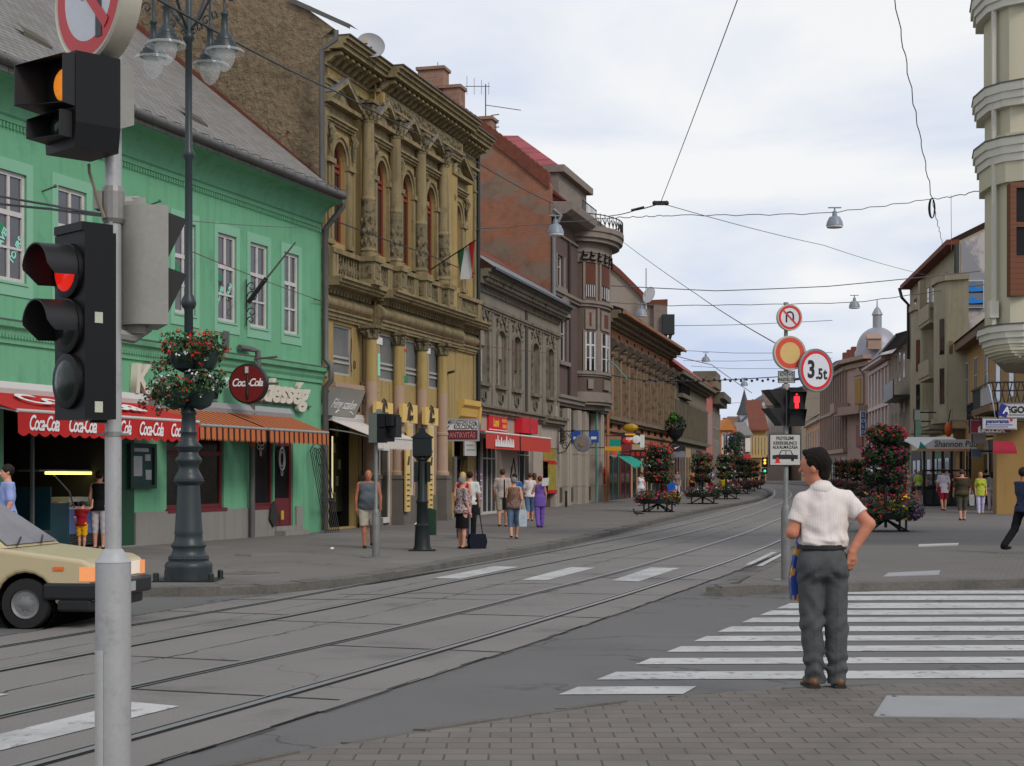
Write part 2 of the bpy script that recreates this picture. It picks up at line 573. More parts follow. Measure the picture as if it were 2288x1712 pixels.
GROOVE = mat('rail_groove',(.02,.018,.016),rough=.9,var=.3,vs=5)
JOINT = mat('joint_filler',(.04,.036,.032),rough=.95,var=.4,vs=4)
PLATE = mat('cover_plate_steel',(.36,.36,.365),rough=.45,var=.12,vs=2.5,metal=.35,bump=.3,bs=220,fine=.25,stain=((.25,.23,.2),.55,.75,.4,3))
BRK = [-60,-20,0,10,20,30,40,48,60,75,91,105,125,160,227,300,400]
def sheet(name,rows,o,m,label=None,kind='structure',skirt=0,**kw):
 """rows: ((xl,yl),(xr,yr)) pairs; heights follow the fall of the street; o = offset above it"""
 mb = MB()
 P_ = []
 for (a,b) in rows:
  P_.append(((a[0],a[1],gz(a[1]) + o),(b[0],b[1],gz(b[1]) + o)))
 for (a,b),(c,d) in zip(P_[:-1],P_[1:]):
  mb.poly(a,b,d,c)
 if skirt:
  lo = lambda p: (p[0],p[1],p[2] - skirt)
  ch = [p[0] for p in P_][::-1] + [p[1] for p in P_]
  for a,b in zip(ch[:-1],ch[1:]):
   mb.poly(lo(a),lo(b),b,a,m=1 if isinstance(m,list) else 0)
  mb.poly(lo(P_[-1][1]),lo(P_[-1][0]),P_[-1][0],P_[-1][1])
 return mb.build(name,m,kind=kind,**kw)
sheet('road',[((-400,y),(400,y)) for y in BRK + [900,2500]],RO - .012,ASPH)
def curve_pts(pts,step=1.2):
 """Catmull-Rom through plan points"""
 out_ = []
 P_ = [Vector(p) for p in pts]
 P_ = [P_[0] * 2 - P_[1]] + P_ + [P_[-1] * 2 - P_[-2]]
 for i in range(1,len(P_) - 2):
  n = max(2,int((P_[i + 1] - P_[i]).length / step))
  for k in range(n):
   t = k / n
   a,b,c,d = P_[i - 1],P_[i],P_[i + 1],P_[i + 2]
   out_.append(.5 * ((2 * b) + (c - a) * t + (2 * a - 5 * b + 4 * c - d) * t * t + (3 * b - a - 3 * c + d) * t ** 3))
 out_.append(P_[-2])
 return out_
R2 = curve_pts([(-6.1,8),(-4.46,13.7),(-2.5,19.7),(-.87,25.5),(1.1,32),(3.34,39.9),(8.4,59),(11.5,72),(16.6,95),(21.6,122),(26.5,155),(28.3,185),(27,215),(22,250)])
R3 = curve_pts([(-4.6,8),(-3.62,11.14),(-1.57,16.8),(.3,22.8),(2.55,30.3),(6.23,44.2),(10.36,60.7),(13.4,72),(18.5,95),(23.5,122),(28.4,155),(30.2,185),(28.9,215),(24,250)])
def off(pts,d):
 r = []
 for i,p in enumerate(pts):
  t = (pts[min(i + 1,len(pts) - 1)] - pts[max(i - 1,0)]).normalized()
  r.append(p + Vector((t.y,-t.x)) * d)
 return r
R1 = off(R2,-1.22)
R4 = curve_pts([(-3.25,8),(-2.45,10.15),(-1.43,13.1),(-.19,16.8),(.99,20.5),(1.99,23.7),(4.54,32.2),(7.5,43.2),(11.75,60.2),(14.75,71.6),(19.9,94.8),(24.9,121.8),(29.8,155),(31.6,185),(30.2,216),(25,251)])
def strip(mb,pts,a,b,o,m=0):
 A_,B_ = off(pts,a),off(pts,b)
 for i in range(len(pts) - 1):
  q = [A_[i],B_[i],B_[i + 1],A_[i + 1]]
  mb.poly(*[(p.x,p.y,gz(p.y) + o) for p in q],m=m)
# concrete track bed
L1,L4 = off(R1,-.62),off(R4,.62)
def xat(pts,y):
 ys = [p.y for p in pts]; xs = [p.x for p in pts]
 return float(np.interp(y,ys,xs))
ys = [8.2 + i * 1.5 for i in range(30)] + [55 + i * 5 for i in range(30)]
kerbL = [(-60,22.3),(-5.25,22.34),(-4.17,22.5),(-3.09,23.44),(-2.2,25.2),(-1.38,28.3),(-.35,32.4),(.95,37),(4.3,52),(6.1,60),(9.1,72),(13.9,90),(17.6,108),(20.5,125),(24.6,160),(26,190),(24,215),(20,250)]
kL = lambda y: float(np.interp(y,[k[1] for k in kerbL[2:]],[k[0] for k in kerbL[2:]]))
sheet('tram_track_bed',[((max(xat(L1,y),kL(y) + .25 if y > 23 else -99),y),(xat(L4,y),y)) for y in ys],RO,CONC)
jm = MB()
rr = random.Random(3)
tot = 0
for i in range(1,len(R3) - 1):
 tot += (R3[i] - R3[i - 1]).length
 if tot > 3.0 and R3[i].y < 70:
  tot = 0
  t = (R3[i + 1] - R3[i - 1]).normalized()
  nrm = Vector((t.y,-t.x))
  for (a,b,sh) in ((-3.55,-1.75,.8),(-1.7,-.05,0),(.08,1.95,1.5)):
   if rr.random() < .12: continue
   q0,q1 = R3[i] + nrm * a + t * sh,R3[i] + nrm * b + t * (sh + rr.uniform(-.05,.05))
   if q0.x < kL(q0.y) + .4 and q0.y > 23: continue
   n = 5
   for k in range(n):
    a0,a1 = q0.lerp(q1,k / n),q0.lerp(q1,(k + 1) / n)
    hw = rr.uniform(.012,.024)
    jm.poly(*[(p.x,p.y,gz(p.y) + RO + .004) for p in (a0 - t * hw,a1 - t * hw,a1 + t * hw,a0 + t * hw)])
# cracked seams beside the rails and at the bed's edge
for pts,a,lo,hi in ((L4,0,.006,.026),(L1,0,.01,.035),(R2,.85,.004,.02),(R2,-.5,.004,.014)):
 q = off(pts,a)
 for i in range(len(q) - 1):
  if q[i].y > 60 or (q[i].x < kL(q[i].y) + .3 and q[i].y > 23): continue
  t = (q[i + 1] - q[i]).normalized()
  nr = Vector((t.y,-t.x))
  for k in range(4):
   p0,p1 = q[i].lerp(q[i + 1],k / 4),q[i].lerp(q[i + 1],(k + 1) / 4)
   j = nr * rr.uniform(-.03,.03)
   w0 = rr.uniform(lo,hi)
   jm.poly(*[(p.x,p.y,gz(p.y) + RO + .0035) for p in (p0 + j,p0 + j + nr * w0,p1 + j + nr * w0,p1 + j)])
for seg in ([(-2.5,22.6),(-1.9,22.5),(-1.2,22.9),(-.5,22.5),(.3,22.6),(.7,23.4)],[(-4.0,21.6),(-3.2,21.7),(-2.4,21.6),(-1.9,21.7)],[(-.4,24.6),(.4,24.9),(1.1,24.5)]):
 for (x0,y0),(x1,y1) in zip(seg[:-1],seg[1:]):
  jm.poly(*[(x,y,RO + .0045) for x,y in ((x0,y0),(x1,y1),(x1,y1 + .05),(x0,y0 + .035))])
jm.build('track_bed_joints',JOINT,kind='structure')
for nm,pts,sgn,lb in (('a',R1,1,'steel tram rail nearest the far kerb'),('b',R2,-1,'steel tram rail second from the far kerb'),
     ('c',R3,1,'steel tram rail third from the far kerb'),('d',R4,-1,'steel tram rail closest to the paved corner with the man')):
 mb = MB()
 strip(mb,pts,-.038,.038,RO + .012,0)
 strip(mb,pts,.036 * sgn,.082 * sgn,RO + .005,1) if sgn > 0 else strip(mb,pts,-.082,-.036,RO + .005,1)
 strip(mb,pts,.082,.104,RO + .011,0) if sgn > 0 else strip(mb,pts,-.104,-.082,RO + .011,0)
 strip(mb,pts,-.062,-.036,RO + .0055,1) if sgn > 0 else strip(mb,pts,.036,.062,RO + .0055,1)
 tag(mb.build('tram_rail',[STEEL,GROOVE]),lb,'tram rail','tram rails curving up the street')
# pavements
def lerp2(a,b,t): return (a[0] + (b[0] - a[0]) * t,a[1] + (b[1] - a[1]) * t)
kc = [tuple(p) for p in curve_pts(kerbL[2:],1.0)]
cr = [(-60,22.3),(-5.25,22.34)]
W_ = .3
def kerb(name,chain,inside,o,parent=None,w_=W_,hgt=.14,tilt=0):
 """kerb stones: chain of plan points, inside = side (+1 right) the pavement lies on"""
 mb = MB()
 C_ = [Vector(p) for p in chain]
 I_ = off(C_,w_ * inside)
 rk = random.Random(5)
 for i in range(len(C_) - 1):
  j = rk.uniform(-.012,.012)
  a,b,c,d = C_[i],C_[i + 1],I_[i + 1],I_[i]
  za,zb = gz(a.y) + o + j,gz(b.y) + o + j
  top = [(a.x,a.y,za - .012),(b.x,b.y,zb - .012),(c.x,c.y,zb),(d.x,d.y,za)]
  bot = [(p[0],p[1],p[2] - hgt) for p in top]
  mb.add(top + bot,[(0,1,2,3),(0,4,5,1),(1,5,6,2),(3,7,4,0),(2,6,7,3)])
 return mb.build(name,KERB,kind='structure')
kall = [tuple(p) for p in curve_pts(kerbL[1:],1.0)]
kerb('kerb',[(-60,22.25),(-30,22.28),(-12,22.3),(-8,22.3)] + kall,-1,.004)
ki = [(-60,22.6),(-5.5,22.64)] + [tuple(p) for p in off([Vector(k) for k in kall],-.28)]
sheet('pavement',[((-80,k[1] if i < 2 else max(k[1],22.7)),k) for i,k in enumerate(ki[1:])] + [((-80,420),(20,420))],0,PAVL,skirt=.3)
kR0 = curve_pts([(2.77,22.48),(3.1,23.4),(3.55,24.9),(4.5,28.1),(5.5,31.8),(6.7,35.5),(8.7,42.5),(13,60),(16,71.3),(21.2,94.5),(26.2,121.5),(31,155),(32.8,185),(31.4,216),(26.2,251)],1.2)
fr = [(60,25.6),(30,25.0),(12,24.45),(7.86,24.15),(4.93,23.14),(3.63,22.8),(3.0,22.45)]
kerb('kerb',fr[::1] + [tuple(p) for p in kR0[0:]],1,.004,w_=.22)
kRi = off(kR0,.2)
rows = []
for p in kRi[1:]:
 yR = 25.8 + .02 * 0 if p.y < 26 else p.y
 rows.append(((p.x,p.y),(70,max(p.y,25.85))))
# the front edge leans: first rows run along the kerb line
front = [((3.3,22.75),(3.3,22.75)),((3.35,23.15),(4.95,23.38)),((3.6,24.2),(7.86,24.38)),((3.75,24.75),(12,24.68)),((3.85,25.05),(30,25.25))]
rows = front + [((3.95,25.4),(70,25.85))] + [r for r in rows if r[0][1] > 25.6] + [((26,420),(90,420))]
sheet('pavement',rows,0,PAVR,skirt=.3)
near = curve_pts([(-3.2,6.2),(-1.62,8.54),(-1.02,9.37),(.29,10.67),(1.12,11.35),(2.02,11.78),(3.99,12.28),(9,13.2),(30,15.5)],.5)
kerb('kerb',[tuple(p) for p in near],1,.003,w_=.12)
ni = off(near,.11)
mb = MB()
for a,b in zip(ni[:-1],ni[1:]):
 mb.poly((a.x,-8,0),(b.x,-8,0),(b.x,b.y,0),(a.x,a.y,0))
mb.poly((-30,-8,0),(ni[0].x,-8,0),(ni[0].x,ni[0].y,0),(-30,-4,0))
mb.build('pavement',PAVN,kind='structure')
# herringbone edge course of darker setts along the near kerb
# zebra stripes over the side street
zs = [(12.35,12.8),(13.24,13.76),(14.3,14.78),(15.3,15.8),(16.27,16.8),(17.25,17.85),(18.35,18.95),(19.3,19.95),(20.25,21.1),(21.55,22.35),(22.7,23.35)]
for k,(a,b) in enumerate(zs):
 m0 = MB()
 xl = lambda y: .42 + (y - 12.5) * .385
 dy = .032
 n = 14
 x0a,x0b = xl(a),xl(b)
 for q in range(n):
  t0,t1 = q / n,(q + 1) / n
  xa0,xa1 = x0a + (14 - x0a) * t0,x0a + (14 - x0a) * t1
  xb0,xb1 = x0b + (14 - x0b) * t0,x0b + (14 - x0b) * t1
  if min(b,a) < 12.9 and xa1 > 1.6: continue
  m0.poly((xa0,a + dy * (xa0 - 3),RO - .006),(xa1,a + dy * (xa1 - 3),RO - .006),(xb1,b + dy * (xb1 - 3),RO - .006),(xb0,b + dy * (xb0 - 3),RO - .006))
 m0.build('road_marking',PAINT,kind='structure')
for q in ([(969.3,1292.5),(1027.8,1294),(1158.7,1267.4),(1103.6,1266)],[(1163.9,1296.7),(1220.7,1297.7),(1329,1269.5),(1275.8,1267.8)],
  [(1365,1298),(1427.5,1300),(1518.5,1270),(1453,1269)],[(-60,1693),(0,1642),(296,1570),(401,1579.6),(0,1679),(-60,1696)],[(-60,1552),(-20,1549),(20,1553),(-30,1562)]):
 m0 = MB()
 m0.poly(*[tuple(gnd(x,y,RO) + Vector((0,0,.006))) for x,y in q])
 m0.build('road_marking',PAINT,kind='structure')
m0 = MB()
for a,b in (((1697,1265),(1752,1236)),((1672,1262),(1730,1234))):
 pa,pb = gnd(*a,0),gnd(*b,0)
 t = (pb - pa).normalized(); nr = Vector((t.y,-t.x,0)) * .05
 m0.poly(*[tuple(p + Vector((0,0,.005))) for p in (pa - nr,pa + nr,pb + nr,pb - nr)])
m0.build('road_marking',PAINT,kind='structure')
# steel covers let into the paving
def cover(px,label,m=PLATE,raise_=.006,name='access_cover',bolts=True):
 P_ = [gnd(x,y,0) for x,y in px]
 mb = MB()
 top = [(p.x,p.y,p.z + raise_) for p in P_]
 mb.add(top + [(p.x,p.y,p.z - .02) for p in P_],[(0,1,2,3),(0,4,5,1),(1,5,6,2),(2,6,7,3),(3,7,4,0)])
 c_ = sum(P_,Vector()) / 4
 for p in P_ if bolts else []:
  q = p.lerp(c_,.09)
  mb.lathe([(.02,raise_ + .004)],8,(q.x,q.y,q.z),m=1) if 0 else mb.add([(q.x + .018 * math.cos(a * .785),q.y + .018 * math.sin(a * .785),q.z + raise_ + .003) for a in range(8)],[tuple(range(8))],1)
 return tag(mb.build(name,[m,BLACK]),label,'access cover')
cover([(1951,1602),(2400,1608),(2400,1559),(1981,1556)],'large ribbed steel access cover in the near paving behind the man')
cover([(1974,1289),(2098,1285),(2101,1275.5),(1985,1281)],'flat grey steel cover just behind the far kerb of the zebra crossing',raise_=.01,bolts=False)
PL2 = mat('pale_cover',(.5,.5,.49),rough=.6,var=.15)
cover([(2052,1222),(2141,1219),(2142,1216),(2053,1219)],'long narrow pale cover strip across the right pavement',PL2,.03,bolts=False)
PLB = mat('dull_cover',(.13,.115,.1),rough=.7,var=.2,vs=3,bump=.3,bs=60)
cover([(486,1284),(560,1285),(625,1280),(545,1276)],'dull brown cover in the pavement beside the lamp post base',PLB)
cover([(523,1242),(560,1243),(562,1240),(528,1239)],'small dark cover in the asphalt pavement before the sweet shop',PLB)
m0 = MB(); m0.add([(0,0,.02),(.05,.01,.012),(.06,.06,.03),(.01,.05,.012),(.03,.03,.05)],[(0,1,4),(1,2,4),(2,3,4),(3,0,4)])
o = m0.build('crumpled_paper',WHITEP); o.location = gnd(925.5,1175) ; o.scale = (2.2,2.2,2.2); tag(o,'scrap of crumpled white paper lying by the yellow shops','litter')
o2 = o.copy(); COL.objects.link(o2); o2.location = gnd(737,1228.5); o2.scale = (1.4,1.4,1.2); o2['label'] = 'tiny white paper scrap on the open asphalt left of the bald man'
# ---- green corner house ------------------------------------------------------------
GRN = mat('green_plaster',sr(112,172,134),rough=.9,var=.12,vs=.5,bump=.12,bs=30,spec=.2,streak=(sr(74,120,94),.5,.8,.5),stain=(sr(80,120,98),.54,.74,.6,.8))
GRNL = mat('pale_green_surround',sr(134,184,154),rough=.9,var=.08,vs=1,spec=.2,stain=(sr(110,160,130),.6,.8,.5,2))
GPL = mat('grey_render_plinth',(.27,.255,.235),rough=.92,var=.18,vs=.8,bump=.3,bs=50,spec=.2,streak=((.13,.12,.11),.5,.8,.6))
SLATE = mat('slate_roof',(.2,.19,.175),rough=.9,var=.18,vs=.7,bump=.2,bs=50,spec=.2,brick=(.3,.16,.014,(.26,.245,.225),(.1,.095,.09),(0,1)),streak=((.34,.33,.31),.6,.8,.5))
WFR = mat('chipped_white_frame',(.6,.57,.55),rough=.7,var=.15,vs=4,stain=((.3,.24,.22),.55,.72,.6,6))
MAROON = mat('maroon_frame',sr(105,30,38),rough=.55,var=.15,vs=3)
g = Fac('town_house','long green plastered two storey house with a slate roof and a sweet shop below',-150,29.2,718,44.74)
GR = g.root
h = g.p
Lg = g.L
mb = MB()
# upper windows (frame px): left, right, centre height
gw = [(-12,58),(128,192),(389,436),(485.6,527),(558,597.5),(633.6,666.4)]
holes = []
for a,b in gw:
 holes.append((g.S(a),g.S(b),5.46,7.66))
up = list(holes)
sh0 = (g.S(8),g.S(268),.02,3.1)
sh1 = (g.S(372),g.S(500),.8,2.95)
sh2 = (g.S(565),g.S(611),.8,2.95)
dr = (g.S(613.5),g.S(655),.24,2.95)
wall(mb,0,Lg,-.3,9.0,holes + [sh0,sh1,sh2,dr],.16)
mb.box(Lg - .001,Lg,0.002,9,0,9.3)
mb.build('wall',GRN,GR)
mb = MB()
mb.add([(0,11,-.3),(0,0,-.3),(0,0,9),(0,11,9),(0,-.6,9.4),(0,7.4,15.8),(0,12.9,11.4)],[(0,1,2,3),(2,4,5,6,3)])
mb.build('side_wall',GRN,GR)
# surrounds
for a,b,c,d in up:
 mb = MB()
 e_ = .17 * (1 if a > 8 else 1.2)
 y0 = -.025
 mb.box(a - e_,a,y0,.01,c - .28,d + .24)
 mb.box(b,b + e_,y0,.01,c - .28,d + .24)
 mb.box(a,b,y0,.01,d,d + .24)
 mb.box(a,b,y0,.01,c - .28,c)
 mb.box(a - .03,b + .03,-.05,.012,c - .05,c)
 mb.build('window_surround',GRNL,GR)
CURT = mat('grey_pane',(.085,.08,.078),rough=.1,var=.5,vs=.35,fine=0,spec=.9)
STK = mat('window_sticker',sr(150,215,195),rough=.6,var=0,fine=0)
STK2 = mat('window_sticker_teal',sr(40,130,90),rough=.6,var=0,fine=0)
for i,(a,b,c,d) in enumerate(up):
 wo = win(GR,a,b,c,d,.1,WFR,CURT,2,(.62505,.31),fw=.085,bw=.05)
 if i in (0,2,3):
  for q,(fx,fz,wd,s_) in enumerate(((.3,.36,'TRAVEL',.2),(.76,.3,'TOURS',.2)) if i == 0 else ((.27,.3,'TRAVEL',.17),(.74,.36,'TOURS',.15))):
   t = txt(wd,s_,STK,GR,(a + (b - a) * fx,.07,c + (d - c) * fz),rot=(rad(90),rad(-58),0),name='sticker_lettering',bold=.008)
  mk = MB()
  zc = c + (d - c) * (.48 if i == 0 else .5)
  xc = a + (b - a) * .27
  mk.add([(xc + .1 * math.cos(k * .5236),.072,zc + .1 * math.sin(k * .5236)) for k in range(12)],[tuple(range(12))])
  mk.build('sticker_emblem',STK2,GR)
# cove under the eaves, ledge with dentils
mb = MB()
prof = [(.02,8.62),(-.04,8.62),(-.04,8.72),(-.09,8.76)]
for k in range(7):
 t = k / 6 * math.pi / 2
 prof.append((-.09 - .6 * (1 - math.cos(t)),8.76 + .5 * math.sin(t)))
prof += [(-.75,9.28),(-.75,9.4),(.02,9.4)]
mb.prism(prof,0,Lg - .12,ax='x')
dentils(mb,0,Lg,8.5,8.6,.05,.06,.05)
mb.build('eaves_cove',GRN,GR,35)
mb = MB()
mb.prism([(.02,4.22),(-.05,4.22),(-.05,4.32),(-.1,4.4),(-.12,4.5),(-.2,4.54),(-.22,4.66),(.02,4.72)],0,Lg,ax='x')
dentils(mb,0,g.S(430),4.33,4.4,.05,.05,.1)
mb.build('ledge',GRN,GR)
mb = MB()
mb.box(0,Lg,-.235,0,4.66,4.685)
mb.build('ledge_flashing',ZINCD,GR)
# plinth
mb = MB()
for a,b in ((0,sh0[0] - .02),(sh0[1] + .55,dr[0] - .1),(dr[1] + .1,g.S(672))):
 mb.box(a,b,-.06,.01,-.3,.76)
mb.box(sh0[0] - .35,sh0[1] + .5,-.1,.4,-.3,.03)
mb.build('plinth',GPL,GR)
mb = MB()
mb.box(dr[0] - .05,dr[1] + .3,-.35,0,-.2,.12)
mb.box(dr[0],dr[1] + .12,-.05,.3,-.1,.24)
mb.build('door_step',GPL,GR)
# roof
mb = MB()
rz0 = 9.43
pts_e = [(0,-.78,rz0),(Lg - .15,-.78,rz0),(Lg - .15,7.4,rz0 + 8.18 * .8),(0,7.4,rz0 + 8.18 * .8)]
mb.add(pts_e + [(p[0],p[1],p[2] - .14) for p in pts_e],[(0,1,2,3),(7,6,5,4),(0,4,5,1),(1,5,6,2),(3,7,4,0),(2,6,7,3)])
mb.add([(0,7.4,15.97),(Lg,7.4,15.97),(Lg,13,11.5),(0,13,11.5)],[(0,1,2,3)])
mb.build('roof',SLATE,GR)
mb = MB()
mb.tube([(0,-.86,9.5),(Lg * .5,-.86,9.47),(Lg - .3,-.86,9.44)],.1,10)
for k in range(26):
 s_ = Lg * (k + .5) / 26
 mb.tube([(s_,-.97,9.46),(s_,-.9,9.6),(s_,-.6,9.68)],.014,5)
mb.build('gutter',ZINCD,GR,40)
mb = MB()
for s_,y_ in ((g.S(190),1.2),(g.S(470),.4)):
 mb.add([(s_ - .5,y_,rz0 + (y_ + .78) * .8 + .12),(s_ + .4,y_ - .1,rz0 + (y_ + .68) * .8 + .06),(s_ + .4,y_ + .1,rz0 + (y_ + .88) * .8 + .1),(s_ - .5,y_ + .2,rz0 + (y_ + .98) * .8 + .16),(s_ - .5,y_,rz0 + (y_ + .78) * .8 - .05),(s_ + .4,y_ - .1,rz0 + (y_ + .68) * .8 - .05)],[(0,1,2,3),(0,4,5,1)])
mb.build('snow_board',mat('old_board',(.1,.09,.07),rough=.9,var=.3),GR)
# rain pipes
mb = MB()
for px in (717,):
 s_ = g.S(px)
 mb.tube([(s_,-.7,9.42),(s_,-.68,9.2),(s_,-.14,8.6),(s_,-.14,4.9),(s_,-.32,4.7),(s_,-.32,4.3),(s_,-.14,4.1),(s_,-.14,.05)],.085,10)
s_ = g.S(551)
mb.tube([(s_ - .55,-.1,4.86),(s_ - .05,-.12,4.86),(s_ + .1,-.27,4.8),(s_ + .1,-.3,4.2),(s_,-.16,3.95),(s_,-.16,.02)],.075,10)
mb.build('rain_pipe',ZINCD,GR,40)
mb = MB()
mb.tube([(s_,-.16,2.35),(s_,-.16,2.75)],.083,10)
mb.build('pipe_band',mat('orange_band',sr(190,110,30),rough=.6),GR)
# shop windows and door
win(GR,*sh1,.12,MAROON,GLD,2,(.62505,),fw=.1,bw=.05)
mb = MB(); mb.box(sh1[0] - .05,sh1[1] + .05,-.08,.1,.72,.8); mb.box(sh2[0] - .04,sh2[1] + .04,-.08,.1,.72,.8)
mb.build('window_sill',MAROON,GR)
win(GR,*sh2,.12,MAROON,GLD,1,(),fw=.08)
mb = MB()
a,b,c,d = dr
mb.box(a,a + .1,.06,.16,c,d); mb.box(b - .1,b,.06,.16,c,d); mb.box(a + .1,b - .1,.06,.16,d - .1,d); mb.box(a + .1,b - .1,.07,.15,c,c + .75); mb.box(a + .1,b - .1,.08,.15,d - .55,d - .45)
do = mb.build('door',MAROON,GR)
mb = MB(); mb.poly((a + .05,.12,c + .7),(b - .05,.12,c + .7),(b - .05,.12,d - .05),(a + .05,.12,d - .05)); mb.build('pane',GLD,do)
SIL = mat('silver_ornament',(.5,.5,.48),rough=.5,var=0)
mb = MB()
def loop(cx,cz,rx,rz,y,r=.012,n=18,a0=0,a1=2 * math.pi,cl=True):
 q = [(cx + rx * math.cos(a0 + (a1 - a0) * k / n),y,cz + rz * math.sin(a0 + (a1 - a0) * k / n)) for k in range(n if cl else n + 1)]
 mb.tube(q,r,5,closed=cl)
xc = (sh2[0] + sh2[1]) / 2
loop(xc - .02,2.75,.33,.36,.07,.022,18,math.pi,2 * math.pi,False)
for k in (-1,1):
 loop(xc - .02 + k * .1,2.36,.08,.06,.07,.016)
loop(xc - .02,2.24,.04,.12,.07,.016)
loop((a + b) / 2,2.05,.16,.3,.06,.025)
loop((a + b) / 2,2.05,.1,.2,.06,.012)
loop((a + b) / 2,2.42,.05,.08,.06,.012)
loop((a + b) / 2,1.68,.05,.08,.06,.012)
mb.build('glass_ornament',SIL,GR)
PASTRY = mat('display_goods',(.35,.2,.1),rough=.7,var=.6,vs=6)
mb = MB()
for k in range(9):
 mb.ball((sh2[0] + .08 + k * .09,.35,.95 + .05 * (k % 3)),(.07,.06,.05 + .03 * (k % 2)),8,5)
mb.build('window_display',[PASTRY],GR)
mb = MB()
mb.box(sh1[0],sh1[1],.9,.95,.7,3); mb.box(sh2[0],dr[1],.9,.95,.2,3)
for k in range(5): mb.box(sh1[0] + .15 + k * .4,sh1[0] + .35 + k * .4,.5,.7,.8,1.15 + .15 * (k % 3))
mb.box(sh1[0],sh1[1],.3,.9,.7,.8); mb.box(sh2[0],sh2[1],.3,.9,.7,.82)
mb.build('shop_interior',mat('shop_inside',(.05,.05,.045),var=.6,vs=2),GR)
mb = MB()
for k in range(7):
 x_ = sh1[0] + .12 + k * (sh1[1] - sh1[0] - .2) / 6
 mb.tube([(x_ + .01 * math.sin(q * 2),.22 + .02 * math.cos(q * 1.7),.85 + q * .2) for q in range(6)],.05,6)
mb.build('lace_curtain',mat('net_curtain',(.3,.3,.28),rough=.9,alpha=.35),GR)
# open ice-cream bar
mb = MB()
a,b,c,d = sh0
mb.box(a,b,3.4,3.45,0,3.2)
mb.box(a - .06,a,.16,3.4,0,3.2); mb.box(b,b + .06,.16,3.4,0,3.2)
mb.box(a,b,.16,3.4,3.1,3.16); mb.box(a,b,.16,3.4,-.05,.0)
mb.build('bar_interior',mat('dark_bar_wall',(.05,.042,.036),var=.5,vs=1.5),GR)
mb = MB()
mb.box(b,b + .5,-.05,0.0,.03,3.1)
mb.box(b - .14,b,-.045,.12,.03,3.1)
mb.build('folded_shutter',mat('deep_green_paint',sr(22,70,45),rough=.6,var=.2),GR)
mb = MB()
xs_ = g.S(77); mb.box(xs_ - .03,xs_ + .03,.02,.08,.0,3.1); mb.build('bar_post',ZINCD,GR)
mb = MB()
for k,(r_,z_) in enumerate(((.09,2.0),(.05,2.1),(.06,2.3),(.06,2.5))):
 mb.lathe([(r_,z_ - .1),(r_,z_)],10,(g.S(135),1.9,0))
mb.build('coffee_machine',ZINC,GR)
# letters on the front
LET = mat('sign_letter_cream',(.62,.58,.47),rough=.6,var=.08,vs=3)
zK = h(311,850,.1)
mbk = txt('K',.92,LET,GR,(zK[0],-.1,zK[1]),shear=.12,ext=.09,bold=.025)
q = h(372,866,.1)
txt('a',.72,LET,GR,(q[0],-.1,q[1] - .06),shear=.2,ext=.07,bold=.02)
q = h(433,885,.1)
txt('n',.7,LET,GR,(q[0] + .1,-.1,q[1] - .06),shear=.2,ext=.07,bold=.02)
q0,q1 = h(582,880,.1),h(690,880,.1)
txt('édesség',.85,LET,GR,((q0[0] + q1[0]) / 2 - .35,-.1,h(632,879,.1)[1] + .02),shear=.35,ext=.06,bold=.03,sx=1.28,sp=.9)
mb = MB(); mb.box(h(289,850)[0],h(480,850)[0],-.08,0,h(310,880)[1] - .05,h(310,880)[1]); mb.box(q0[0] - .5,q1[0] + .2,-.08,0,h(632,903)[1] - .03,h(632,903)[1] + .02)
mb.build('letter_rail',ZINCD,GR)
mb = MB()
for px,py in ((94,463 - 35),(330,460)):
 q = h(px,py); mb.tube([(q[0],0,q[1]),(q[0],-.3,q[1] + .08)],.02,5); mb.ball((q[0],-.32,q[1] + .09),.04,6,4)
q = h(505,758); mb.box(q[0] - .2,q[0] + .12,-.03,0,q[1] - .3,q[1] + .2)
mb.build('wall_fitting',ZINCD,GR)
mb = MB()
c0 = h(605,1152); mb.prism([(c0[0] - .2,c0[1] + .22),(c0[0] - .26,c0[1] - .1),(c0[0] - .05,c0[1] - .3),(c0[0] + .22,c0[1] - .12),(c0[0] + .2,c0[1] + .1),(c0[0] + .02,c0[1] + .38)],-.12,-.058)
mb.build('plinth_vent',mat('dark_plate',(.03,.026,.024)),GR)
mb = MB(); c0 = h(628,1151); mb.box(c0[0] - .12,c0[0] + .02,-.075,-.058,c0[1] - .12,c0[1] + .12); mb.build('yellow_notice',mat('yellow_card',sr(190,160,40)),GR)
